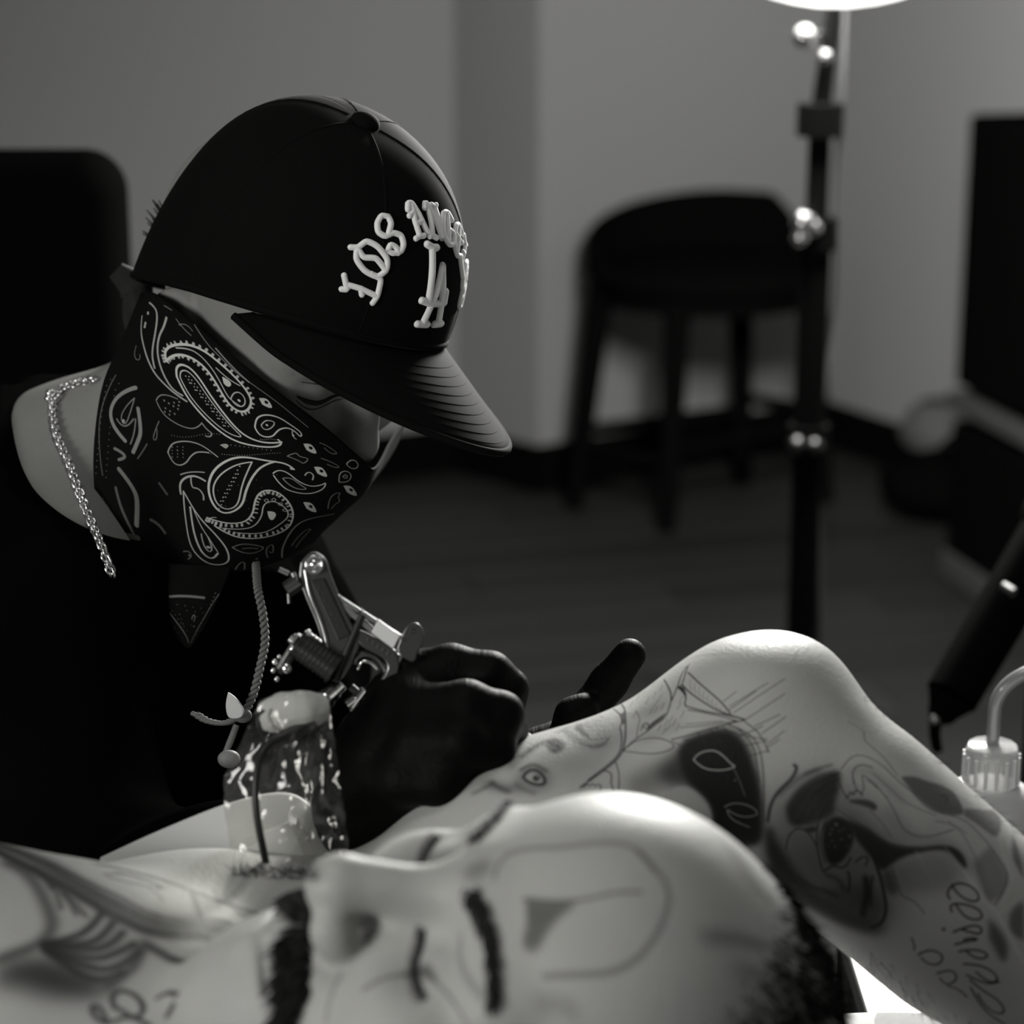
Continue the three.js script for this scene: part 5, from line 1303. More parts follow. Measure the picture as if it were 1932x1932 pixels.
// ---------------------------------------------------------------- the client's moustache, brows, lashes and hair
{
  const face = (x, y, z0 = 0.16) => { let z = z0; for (let k = 0; k < 200; k++) { const d = clientHead(x, y, z); if (d < 0.0002) break; z -= Math.max(0.0003, d * 0.7); } return V(x, y, z); };
  const normal = (p) => { const e = 0.001; return V(clientHead(p.x + e, p.y, p.z) - clientHead(p.x - e, p.y, p.z), clientHead(p.x, p.y + e, p.z) - clientHead(p.x, p.y - e, p.z), clientHead(p.x, p.y, p.z + e) - clientHead(p.x, p.y, p.z - e)).normalize(); };
  const dark = mat(0.012, 0.55, { specularIntensity: 0.4 });
  const strand = (p, dir, len, r, lift) => { const n = normal(p), d = dir.clone().addScaledVector(n, -dir.dot(n) * 0.9).normalize(); return taperTube([p.clone().addScaledVector(n, -0.001), p.clone().addScaledVector(d, len * 0.45).addScaledVector(n, lift), p.clone().addScaledVector(d, len).addScaledVector(n, lift * 0.5)], [r, r, r * 0.25], 4, 4); };
  const moustache = [];
  for (let k = 0; k < 900; k++) {
    const s = rnd() < 0.5 ? -1 : 1, q = Math.pow(rnd(), 0.8), x = s * q * 0.041, y = mix(-0.0535, -0.0625, q) + rr(-0.005, 0.0055) - (q > 0.7 ? (q - 0.7) * 0.04 : 0);
    moustache.push(strand(face(x, y), V(s * rr(0.25, 1.0) * (0.3 + q), -rr(0.6, 1.1), 0), rr(0.008, 0.014), rr(0.0004, 0.0007), rr(0.002, 0.0045)));
  }
  part('moustache', moustache, dark, clientBody).applyMatrix4(HEADC);
  for (const s of [-1, 1]) {
    const brow = [], lash = [];
    for (let k = 0; k < 260; k++) { const q = rnd(), x = s * mix(0.012, 0.056, q), y = 0.0225 + 0.0065 * Math.sin(q * 2.7) - 0.002 * q + rr(-0.0035, 0.0035) * (1 - 0.6 * q); brow.push(strand(face(x, y), V(s * 1, rr(-0.2, 0.5), 0), rr(0.006, 0.01), rr(0.0003, 0.0005), rr(0.001, 0.002))); }
    part('eyebrow', brow, dark, clientBody).applyMatrix4(HEADC);
    const lidLine = (q) => { const x = s * (0.031 + 0.0165 * q), y = -0.0035 - 0.0045 * (1 - q * q); return face(x, y, 0.13).add(V(0, 0, 0.0003)); };
    for (let k = 0; k < 40; k++) { const q = (k / 39) * 2 - 1, p = lidLine(q); lash.push(taperTube([p, p.clone().add(V(s * q * 0.0012, -0.0018, 0.0016)), p.clone().add(V(s * q * 0.003, -0.0032, 0.0028))], [0.0004, 0.0003, 0.0001], 4, 4)); }
    lash.push(taperTube(Array.from({ length: 13 }, (_, i) => lidLine(i / 6 - 1)), [0.0007, 0.0014, 0.0015, 0.0014, 0.0008], 30, 7));
    part('eyelashes', lash, dark, clientBody).applyMatrix4(HEADC);
  }
  // short hair on top of the skull, combed back: thin three-sided spikes
  const pos = [], nrm = [];
  const hairline = (p) => 0.026 + 0.22 * Math.abs(p.x) + 0.012 * (noise2(p.x * 90 + 7, p.y * 60) - 0.5) - p.z;
  for (let k = 0; k < 15000; k++) {
    const u = rr(-1, 1), a = rr(0, Math.PI * 2), d = V(Math.sqrt(1 - u * u) * Math.cos(a), u, Math.sqrt(1 - u * u) * Math.sin(a)), o = V(0, 0.043, -0.012);
    if (d.y < -0.35) continue;
    let t = 0.13; for (let i = 0; i < 40; i++) { const e = clientHead(o.x + d.x * t, o.y + d.y * t, o.z + d.z * t); if (e < 0.0003) break; t -= Math.max(0.0004, e * 0.7); }
    const p = o.clone().addScaledVector(d, t), h = hairline(p);
    if (h < 0 || (h < 0.012 && rnd() > h / 0.012)) continue;
    const n = normal(p), back = V(p.x * 3, -0.2, -1).normalize(), len = rr(0.008, 0.015) * Math.min(1, 0.35 + h * 22), dir = back.addScaledVector(n, -back.dot(n)).normalize().multiplyScalar(0.85).addScaledVector(n, rr(0.3, 0.6)).add(V(rr(-0.2, 0.2), rr(-0.2, 0.2), rr(-0.2, 0.2))).normalize();
    const side = dir.clone().cross(n).normalize(), r = rr(0.0004, 0.0007), tip = p.clone().addScaledVector(dir, len), q = [p.clone().addScaledVector(side, r), p.clone().addScaledVector(side, -r), p.clone().addScaledVector(n, r * 1.6)];
    for (const [i, j] of [[0, 2], [2, 1], [1, 0]]) for (const v of [q[i], q[j], tip]) { pos.push(v.x, v.y, v.z); const m = v.clone().sub(p).addScaledVector(n, 0.001).normalize(); nrm.push(m.x, m.y, m.z); }
  }
  const hg = new THREE.BufferGeometry(); hg.setAttribute('position', new THREE.Float32BufferAttribute(pos, 3)); hg.setAttribute('normal', new THREE.Float32BufferAttribute(nrm, 3));
  part('hair', hg, mat(0.008, 0.35, { specularIntensity: 0.7 }), clientBody).applyMatrix4(HEADC);
}
// ---------------------------------------------------------------- the tattoo artist: head, shirt, gloves
const HEADA = new THREE.Matrix4().makeBasis(V(0.6424, -0.0383, -0.7654), V(0.3728, 0.8883, 0.2684), V(0.6696, -0.4577, 0.5849)).setPosition(at(511, 581, 1.42));
const HEADAI = HEADA.clone().invert(), A4 = HEADAI.elements;
const ha = (x, y, z) => V(x, y, z).applyMatrix4(HEADA);
const artist = thing('person', 'tattoo artist in black shirt and gloves, leaning over, face masked by bandana', 'person', V(0, 0, 0));
const blackCloth = mat(0.0022, 0.95, { specularIntensity: 0.06, ior: 1.03 });
{
  const hf = headField({ nose: 1.02, cranium: 0.83, earDrop: 0.014, earIn: 0.012, noseBack: 0.0125 });
  const head = (x, y, z) => hf(A4[0] * x + A4[4] * y + A4[8] * z + A4[12], A4[1] * x + A4[5] * y + A4[9] * z + A4[13], A4[2] * x + A4[6] * y + A4[10] * z + A4[14]);
  const neckA = at(400, 720, 1.45), neckB = at(215, 960, 1.5), trapN = at(85, 1015, 1.47), back = at(60, 960, 1.56);
  const shN = at(40, 1120, 1.42), shF = at(400, 1150, 1.7), chest = at(300, 1300, 1.58), hip = at(40, 2100, 1.75);
  const elbN = at(170, 1720, 1.37), wrN = at(640, 1640, 1.245), elbF = at(540, 1640, 1.62), wrF = at(930, 1600, 1.4);
  const neck = (x, y, z) => {
    const p = { x, y, z };
    let d = capV(p, neckA, neckB, 0.054, 0.058);
    return smin(d, capV(p, neckB, trapN, 0.055, 0.045), 0.05);
  };
  const trunk = (x, y, z) => {
    const p = { x, y, z };
    let d = capV(p, trapN, back, 0.045, 0.07);
    d = smin(d, capV(p, neckB, shF, 0.05, 0.065), 0.08);
    d = smin(d, capV(p, trapN, shN, 0.055, 0.066), 0.06);
    d = smin(d, capV(p, chest, hip, 0.115, 0.15), 0.1);
    d = smin(d, capV(p, neckB, chest, 0.06, 0.105), 0.1);
    d = smin(d, capV(p, shN, elbN, 0.064, 0.052), 0.05);
    d = smin(d, capV(p, elbN, wrN, 0.05, 0.036), 0.03);
    d = smin(d, capV(p, shF, elbF, 0.062, 0.05), 0.05);
    return smin(d, capV(p, elbF, wrF, 0.048, 0.034), 0.03);
  };
  // the collar: a slanting plane across the base of the neck, felt near the neck only
  const c0 = at(50, 775, 1.46), c1 = at(172, 940, 1.41), c2 = at(330, 1000, 1.44), cn = c1.clone().sub(c0).cross(c2.clone().sub(c0)).normalize();
  if (cn.dot(neckA.clone().sub(c0)) < 0) cn.negate();
  const above = (x, y, z) => (x - c0.x) * cn.x + (y - c0.y) * cn.y + (z - c0.z) * cn.z;
  const nearNeck = (x, y, z) => Math.hypot(x - neckB.x, y - neckB.y, z - neckB.z) - 0.15;
  const skinF = (x, y, z) => smin(head(x, y, z), smin(neck(x, y, z), smax(trunk(x, y, z) + 0.003, nearNeck(x, y, z) + 0.01, 0.01), 0.03), 0.03);
  const lo = V(9, 9, 9), hi = V(-9, -9, -9);
  for (const p of [neckB, trapN, ...[-0.1, 0.1].flatMap((x) => [-0.14, 0.14].flatMap((y) => [-0.12, 0.13].map((z) => ha(x, y, z))))]) { lo.min(p); hi.max(p); }
  lo.subScalar(0.075); hi.addScalar(0.01);
  const g = nets(skinF, lo, hi, 0.003);
  const uv = new Float32Array(g.attributes.position.count * 2);
  for (let i = 0; i < uv.length / 2; i++) { uv[2 * i] = g.attributes.position.getX(i) + g.attributes.position.getZ(i) * 0.7; uv[2 * i + 1] = g.attributes.position.getY(i); }
  g.setAttribute('uv', new THREE.BufferAttribute(uv, 2));
  const freckles = canvas(1024, 1024, (c, w) => {
    c.fillStyle = css(0.2); c.fillRect(0, 0, w, w);
    for (let i = 0; i < 1500; i++) { c.globalAlpha = 0.07; c.fillStyle = css(0.2 * rr(0.6, 1.4)); c.beginPath(); c.arc(rnd() * w, rnd() * w, rr(2, 16), 0, 7); c.fill(); }
    for (let i = 0; i < 420; i++) { c.globalAlpha = rr(0.08, 0.4); c.fillStyle = css(0.08); c.beginPath(); c.arc(rnd() * w, rnd() * w, rr(1.2, 3.4), 0, 7); c.fill(); }
  });
  const body = part('body', g, mat(1, 0.55, { map: colourTexture(freckles, 3), specularIntensity: 0.5 }), artist);
  // open eyes under the cap, looking down at the work
  for (const s of [-1, 1]) {
    const line = (y0, sag, k) => Array.from({ length: 13 }, (_, i) => { const q = i / 12 * 2 - 1, x = s * (0.031 + 0.0165 * q), y = y0 - sag * (1 - q * q); let z = 0.13; for (let n = 0; n < 120; n++) { const e = hf(x, y, z); if (e < 0.0002) break; z -= Math.max(0.0002, e * 0.7); } return ha(x, y, z + k); });
    part('eyelashes', taperTube(line(-0.0015, 0.0045, 0.0002), [0.0005, 0.0014, 0.0018, 0.0016, 0.0006], 24, 7), mat(0.01, 0.8), body);
    part('lower_lid', taperTube(line(-0.004, 0.0075, 0), [0.0003, 0.0006, 0.0006, 0.0003], 24, 6), mat(0.05, 0.7), body);
    part('lid_fold', taperTube(line(0.008, 0.0005, 0), [0.0003, 0.0006, 0.0005, 0.0003], 24, 6), mat(0.06, 0.7), body);
    const brow = []; for (let k = 0; k <= 6; k++) { const q = k / 6; brow.push(ha(s * mix(0.014, 0.052, q), 0.0245 + 0.006 * Math.sin(q * 2.6), mix(0.0985, 0.0735, q * q * 0.6 + q * 0.4))); }
    part('eyebrow', taperTube(brow, [0.0022, 0.0036, 0.003, 0.001], 18, 8), mat(0.012, 0.9), body);
  }
  // shirt
  const crease = (x, y, z) => 0.004 * Math.sin(38 * x + 21 * y + 9 * Math.sin(17 * z + 9 * x)) * Math.sin(26 * y - 18 * z);
  const shirtF = (x, y, z) => Math.max(smin(trunk(x, y, z), neck(x, y, z), 0.03) - 0.006 - crease(x, y, z), Math.min(above(x, y, z), -nearNeck(x, y, z)));
  const ls = V(9, 9, 9), hs = V(-9, -9, -9);
  for (const p of [neckB, trapN, back, shN, shF, chest, hip, elbN, elbF, wrN, wrF]) { ls.min(p); hs.max(p); }
  const shirt = part('shirt', nets(shirtF, ls.subScalar(0.2), hs.addScalar(0.2), 0.0055), blackCloth, artist);
  var artistSolid = [body, shirt];
  // gloves: palm and five fingers each
  const glove = mat(0.002, 0.6, { specularIntensity: 0.3, ior: 1.3, bumpMap: dataTexture(256, (u, v) => fbm(u * 30, v * 30, 3), false, [20, 20]), bumpScale: 0.0004 });
  const hand = (palm, fingers, wrinkle) => {
    const pl = palm.map(([x, y, d, r]) => [at(x, y, d), r * (d / FPX)]), fl = fingers.map((f) => f.map(([x, y, d, r]) => [at(x, y, d), r * (d / FPX)]));
    const f = (x, y, z) => {
      const p = { x, y, z };
      let d = 9;
      for (let i = 0; i + 1 < pl.length; i++) d = smin(d, capV(p, pl[i][0], pl[i + 1][0], pl[i][1], pl[i + 1][1]), 0.018);
      d -= wrinkle(x, y, z);
      for (const c of fl) { let e = 9; for (let i = 0; i + 1 < c.length; i++) e = smin(e, capV(p, c[i][0], c[i + 1][0], c[i][1], c[i + 1][1]), 0.004); d = smin(d, e, 0.011); }
      return d;
    };
    const lo = V(9, 9, 9), hi = V(-9, -9, -9);
    for (const [p] of [...pl, ...fl.flat()]) { lo.min(p); hi.max(p); }
    const gg = nets(f, lo.subScalar(0.045), hi.addScalar(0.045), 0.0021), uvs = new Float32Array(gg.attributes.position.count * 2);
    for (let i = 0; i < uvs.length / 2; i++) { uvs[2 * i] = gg.attributes.position.getX(i); uvs[2 * i + 1] = gg.attributes.position.getY(i); }
    gg.setAttribute('uv', new THREE.BufferAttribute(uvs, 2));
    return gg;
  };
  const fold = (x, y, z) => 0.0004 * Math.sin(240 * (x * 0.5 + y) + 5 * Math.sin(60 * x + 40 * z)) + 0.0005 * Math.sin(150 * (x - y * 0.6));
  // right hand, closed round the grip of the machine
  part('glove', hand(
    [[640, 1640, 1.235, 92], [700, 1560, 1.21, 106], [745, 1440, 1.195, 112], [770, 1340, 1.2, 92]],
    [
      [[800, 1275, 1.205, 50], [850, 1262, 1.2, 46], [925, 1272, 1.195, 41], [962, 1298, 1.2, 37]],
      [[800, 1340, 1.175, 50], [880, 1330, 1.165, 46], [945, 1348, 1.17, 42], [962, 1378, 1.185, 36]],
      [[790, 1400, 1.16, 50], [870, 1400, 1.15, 46], [930, 1412, 1.16, 40], [940, 1438, 1.185, 35]],
      [[760, 1470, 1.16, 50], [830, 1475, 1.155, 45], [880, 1480, 1.165, 38], [890, 1492, 1.185, 34]],
      [[740, 1400, 1.225, 52], [830, 1380, 1.235, 44], [910, 1360, 1.225, 38], [955, 1352, 1.205, 33]],
    ], fold), glove, artist);
  // left hand, stretching the skin from behind the arm
  part('glove', hand(
    [[930, 1600, 1.37, 86], [970, 1540, 1.36, 98], [1010, 1490, 1.35, 92]],
    [
      [[1020, 1440, 1.345, 42], [1085, 1370, 1.34, 38], [1150, 1285, 1.33, 35], [1188, 1235, 1.325, 31]],
      [[1030, 1470, 1.33, 42], [1065, 1410, 1.315, 38], [1082, 1350, 1.315, 34], [1100, 1338, 1.315, 30]],
      [[1060, 1520, 1.36, 42], [1170, 1470, 1.355, 38], [1260, 1430, 1.345, 34], [1310, 1410, 1.335, 30]],
      [[1070, 1570, 1.36, 42], [1190, 1550, 1.36, 38], [1270, 1530, 1.35, 34], [1320, 1520, 1.34, 30]],
      [[950, 1500, 1.33, 44], [985, 1440, 1.33, 38], [1010, 1410, 1.33, 34], [1030, 1400, 1.33, 30]],
    ], fold), glove, artist);
}
// ---------------------------------------------------------------- the cap, in the axes of the head
const cap3 = thing('baseball_cap', 'black baseball cap with raised white LOS ANGELES lettering on the artist\'s head', 'cap');
cap3.applyMatrix4(HEADA);
{
  const cloth = mat(0.0038, 0.85, { sheen: 0.07, sheenRoughness: 0.5, sheenColor: new THREE.Color(0.25, 0.25, 0.24), specularIntensity: 0.2, ior: 1.3, bumpMap: dataTexture(128, (u, v) => 0.5 + 0.5 * Math.sin(u * 402) * Math.sin(v * 402), false, [14, 14]), bumpScale: 0.0002 });
  const white = mat(0.8, 0.6, { sheen: 0.3, sheenColor: new THREE.Color(0.6, 0.6, 0.6) });
  // rim of the crown by angle (0 at the front, positive to the wearer's left) and its dome
  const rim = (a) => {
    const c = Math.cos(a), s = Math.sin(a), front = c > 0;
    return V(s * 0.0845, mix(-0.05, 0.044, Math.pow((c + 1) / 2, 0.75)) + 0.005 - 0.21 * s * 0.0845, front ? c * 0.106 + 0.008 : c * 0.096 + 0.008);
  };
  const TOP = V(0, 0.14, 0.015);
  const crown = (a, t) => { // t from 0 at the rim to 1 at the button
    const r = rim(a), q = t * Math.PI / 2, k = Math.pow(Math.cos(q), 0.72), h = Math.pow(Math.sin(q), 0.92);
    return V(mix(TOP.x, r.x, k), mix(r.y, TOP.y, h), mix(TOP.z, r.z, k));
  };
  const P = [];
  for (let j = 0; j <= 36; j++) { const row = []; for (let i = 0; i <= 120; i++) row.push(crown(-Math.PI + (2 * Math.PI * i) / 120, Math.min(0.997, 1 - Math.pow(1 - j / 36, 1.15)))); P.push(row); }
  const shell = part('crown', solid(P, 0.0022), cloth, cap3);
  part('button', ball(V(0, 0.1415, 0.0155), 0.0088, 1, 0.62, 1), cloth, cap3);
  for (let k = 0; k < 6; k++) {
    const a = (30 + 60 * k) * RAD, pts = []; for (let j = 0; j <= 14; j++) pts.push(crown(a, j / 14.4).multiplyScalar(1.004));
    part('seam', tube(pts, 0.0011, 28, 6), cloth, shell);
  }
  // strap opening with the tuft of hair at the back
  part('sweatband', tube(Array.from({ length: 49 }, (_, i) => rim(-Math.PI + (2 * Math.PI * i) / 48).add(V(0, 0.002, 0))), 0.0026, 96, 6, true), cloth, cap3);
  // bill
  const bill = (s, w) => { // s from -1 to 1 across, w from 0 at the crown to 1 at the edge
    const a = s * 66 * RAD, i = rim(a), c = Math.pow(Math.max(0, Math.cos(s * Math.PI / 2)), 0.62);
    const ox = s * 0.086, oz = 0.046 + 0.145 * c, x = mix(i.x, ox, w), z = mix(i.z, oz, w);
    return V(x, i.y - 0.003 + w * c * -0.016 - 1.2 * x * x * w * (0.35 + 0.65 * c) , z);
  };
  const Q = [];
  for (let j = 0; j <= 16; j++) { const row = []; for (let i = 0; i <= 64; i++) row.push(bill(-1 + i / 32, -0.06 + (j / 16) * 1.06)); Q.push(row); }
  const visor = part('bill', solid(Q, 0.0034, true), cloth, cap3);
  for (let k = 1; k <= 9; k++) { const pts = []; for (let i = 2; i <= 38; i++) { const p = bill(-1 + i / 20, 0.08 + k * 0.095); p.y += 0.00175; pts.push(p); } part('stitch_row', tube(pts, 0.00032, 60, 5), cloth, visor); }
  part('bill_edge', tube(Array.from({ length: 41 }, (_, i) => bill(-1 + i / 20, 1)), 0.0024, 90, 8), cloth, visor);
  // lettering: strokes in the plane of the front panel, laid on the crown
  const FRONT = 0.097;
  const lay = (x, y) => { // x, y in metres over the cloth from the middle of the monogram
    const a = (x - 0.005) / 0.098;
    let t = 0.5, best = 9; for (let k = 0; k < 80; k++) { const e = Math.abs(crown(a, k / 100).y - 0.088 + 0.21 * Math.sin(a) * 0.06); if (e < best) { best = e; t = k / 100; } }
    let p = crown(a, t), left = Math.abs(y); const dir = Math.sign(y) * 0.004;
    while (left > 0 && t > 0 && t < 0.98) { const q = crown(a, t + dir), s = q.distanceTo(p); if (s > left) { p.lerp(q, left / s); t += dir * left / s; break; } left -= s; p = q; t += dir; }
    const e = 1e-3, n = crown(a + e, t).sub(p).cross(crown(a, t + e).sub(crown(a, t))).normalize();
    if (n.z < 0) n.negate();
    return p.addScaledVector(n, 0.0014);
  };
  const stroke = (pts, r) => {
    const c = new THREE.CatmullRomCurve3(pts.map(([x, y]) => lay(x, y)), false, 'catmullrom', 0.35);
    const n = Math.max(6, pts.length * 6), list = [new THREE.TubeGeometry(c, n, r, 7, false)];
    for (const q of [0, 1]) list.push(new THREE.SphereGeometry(r, 8, 6).translate(...c.getPoint(q).toArray()));
    return join(list);
  };
  // blackletter-like capitals in a box of -0.5..0.5 across and 0..1 up
  const ABC = {
    L: [[[-.42, 1.0], [-.3, .86], [-.12, .92], [.06, 1.02]], [[-.14, .92], [-.1, .5], [-.16, .08]], [[-.44, .1], [-.2, .02], [.1, .0], [.42, .02], [.46, .3]], [[-.1, .5], [-.3, .44]]],
    O: [[[-.02, 1], [-.36, .84], [-.46, .5], [-.34, .14], [0, 0], [.34, .12], [.46, .5], [.34, .84], [.02, .98], [-.2, 1.14]], [[-.02, .98], [-.16, .7], [.08, .4], [.0, .04]]],
    S: [[[.36, .9], [.1, 1.02], [-.22, .96], [-.38, .76], [-.2, .58], [.14, .46], [.38, .28], [.26, .06], [0, -.02], [-.34, .06], [-.44, .22]], [[.36, .9], [.28, .7], [-.02, .56]], [[-.44, .22], [-.22, .28], [-.06, .16], [-.12, 0]]],
    A: [[[-.42, .84], [-.26, 1.02], [-.06, .98], [.12, .62], [.26, .22], [.46, .02]], [[-.1, .94], [-.22, .5], [-.2, .04]], [[-.42, .0], [-.2, .04], [.02, .02]], [[-.2, .4], [.14, .42]], [[-.44, .66], [-.24, .72]]],
    N: [[[-.46, .84], [-.32, 1.02], [-.14, .94], [.1, .5], [.3, .02]], [[-.26, .98], [-.24, .5], [-.26, .04]], [[-.44, 0], [-.26, .04], [-.04, 0]], [[.1, 1.0], [.28, .94], [.44, 1.02]], [[.28, .94], [.3, .5], [.3, .02]]],
    G: [[[.32, .86], [.06, 1.02], [-.3, .86], [-.42, .48], [-.28, .1], [.06, 0], [.34, .14], [.34, .44], [.1, .46]], [[-.02, .92], [-.06, .5], [-.02, .1]]],
    E: [[[.36, .9], [.04, 1.0], [-.32, .84], [-.4, .46], [-.26, .1], [.06, 0], [.4, .16]], [[-.36, .54], [.02, .56], [.3, .6]], [[-.04, .96], [-.06, .5], [-.02, .06]]],
  };
  const word = 'LOS ANGELES', group = 'letter';
  [...word].forEach((ch, k) => {
    if (ch === ' ') return;
    const deg = [184, 164, 140, 0, 106, 86, 66, 48, 30, 13, -4][k], b = deg * RAD, R0 = 0.0365, hgt = 0.0195, wid = 0.0165;
    const cx = Math.cos(b) * 1.12, cy = Math.sin(b), rot = b - Math.PI / 2;
    const geos = ABC[ch].map((s) => stroke(s.map(([x, y]) => { const lx = x * wid, ly = R0 + y * hgt; return [(Math.cos(rot) * lx - Math.sin(rot) * ly) * 1.18, Math.sin(rot) * lx + Math.cos(rot) * ly - 0.008]; }), 0.0018));
    part('letter', geos, white, cap3);
  });
  const block = (strokes) => strokes.map((s) => stroke(s.map(([x, y]) => [x * 0.001, y * 0.001]), 0.0023));
  part('monogram', block([
    [[-4, 22], [-4, 8], [-4, -8]], [[-9, 23], [-4, 23], [1, 23]], [[-10, -9], [-2, -9], [8, -9], [13, -9]], [[13, -9], [13, -2]],
    [[7, 13], [2, -3], [-4, -21]], [[7, 13], [9.5, -3], [12, -21]], [[-8.5, -22], [-4, -22], [.5, -22]], [[8, -22], [12, -22], [16, -22]],
  ]), white, cap3);
  // tuft of tied hair through the strap
  const hair = mat(0.006, 0.6), tuft = [];
  for (let k = 0; k < 70; k++) { const a = rr(-0.5, 0.5), b = rr(-0.5, 0.5), s = V(a * 0.016, -0.012 + b * 0.014, -0.086); tuft.push(taperTube([s, s.clone().add(V(a * 0.012, 0.008 + b * 0.005, -0.01)), s.clone().add(V(a * 0.028, 0.014 + b * 0.012, -rr(0.014, 0.02)))], [0.0016, 0.0013, 0.0003], 5, 5)); }
  part('hair_tuft', tuft, hair, artist).applyMatrix4(HEADA);
}
// ---------------------------------------------------------------- the bandana tied over nose and mouth
const bandana = thing('bandana', 'black bandana with white paisley print tied over the artist\'s nose and mouth', 'bandana');
const bandanaM = [];
{
  const rows = (cols) => cols[0].map((_, j) => cols.map((c) => at(...c[j])));
  const panelCols = [
    [[268, 552, 1.405], [232, 640, 1.395], [197, 720, 1.39], [181, 810, 1.388], [178, 900, 1.392], [190, 990, 1.4], [218, 1062, 1.41]],
    [[303, 560, 1.365], [288, 660, 1.365], [262, 745, 1.37], [243, 830, 1.375], [238, 910, 1.38], [255, 1000, 1.39], [288, 1090, 1.402]],
    [[420, 655, 1.342], [385, 735, 1.343], [350, 810, 1.352], [326, 880, 1.37], [318, 950, 1.388], [324, 1020, 1.402], [345, 1085, 1.412]],
    [[520, 735, 1.338], [488, 805, 1.335], [448, 870, 1.337], [410, 930, 1.347], [384, 985, 1.362], [372, 1035, 1.382], [384, 1076, 1.4]],
    [[612, 805, 1.343], [580, 858, 1.338], [540, 908, 1.34], [505, 958, 1.347], [475, 1005, 1.36], [455, 1045, 1.377], [452, 1077, 1.397]],
    [[683, 866, 1.356], [655, 900, 1.353], [622, 935, 1.356], [588, 970, 1.365], [560, 1005, 1.378], [540, 1032, 1.394], [530, 1055, 1.41]],
    [[708, 882, 1.376], [694, 912, 1.382], [675, 938, 1.39], [648, 962, 1.402], [622, 986, 1.414], [602, 1006, 1.426], [590, 1022, 1.438]],
    [[738, 830, 1.432], [718, 880, 1.442], [692, 918, 1.452], [660, 950, 1.462], [632, 980, 1.472], [610, 1000, 1.48], [596, 1018, 1.49]],
    [[768, 788, 1.48], [744, 845, 1.488], [708, 900, 1.495], [668, 940, 1.503], [636, 975, 1.512], [612, 998, 1.52], [598, 1015, 1.525]],
  ];
  const g = sheet(rows(panelCols), 90, 64, 0.0014, true);
  const tailCols = [
    [[222, 1040, 1.422], [255, 1095, 1.416], [290, 1145, 1.410], [322, 1185, 1.406], [352, 1222, 1.404]],
    [[290, 1060, 1.402], [310, 1105, 1.398], [328, 1150, 1.398], [342, 1188, 1.400], [355, 1222, 1.404]],
    [[360, 1065, 1.394], [368, 1105, 1.394], [370, 1150, 1.396], [365, 1188, 1.400], [357, 1222, 1.404]],
    [[440, 1062, 1.390], [425, 1100, 1.394], [405, 1145, 1.398], [383, 1186, 1.401], [359, 1222, 1.404]],
  ];
  const tg = sheet(rows(tailCols), 40, 40, 0.0014, true);
  BANDUV[0] = [g.userData.mu, g.userData.mv]; BANDUV[1] = [tg.userData.mu, tg.userData.mv];
  var bandanaFace = part('face_panel', g, bandanaCloth(0), bandana);
  var bandanaTail = part('hanging_tail', tg, bandanaCloth(1), bandana);
  // knot at the back of the head, under the cap
  const kn = at(256, 545, 1.47);
  part('knot', [taperTube([kn.clone().add(V(-0.012, 0.012, 0)), kn, kn.clone().add(V(0.004, -0.016, 0.006))], [0.006, 0.011, 0.006], 12, 10), taperTube([kn, kn.clone().add(V(-0.004, -0.02, -0.006)), kn.clone().add(V(0, -0.045, -0.004))], [0.007, 0.006, 0.003], 12, 10)], mat(0.006, 0.9), bandana);
}
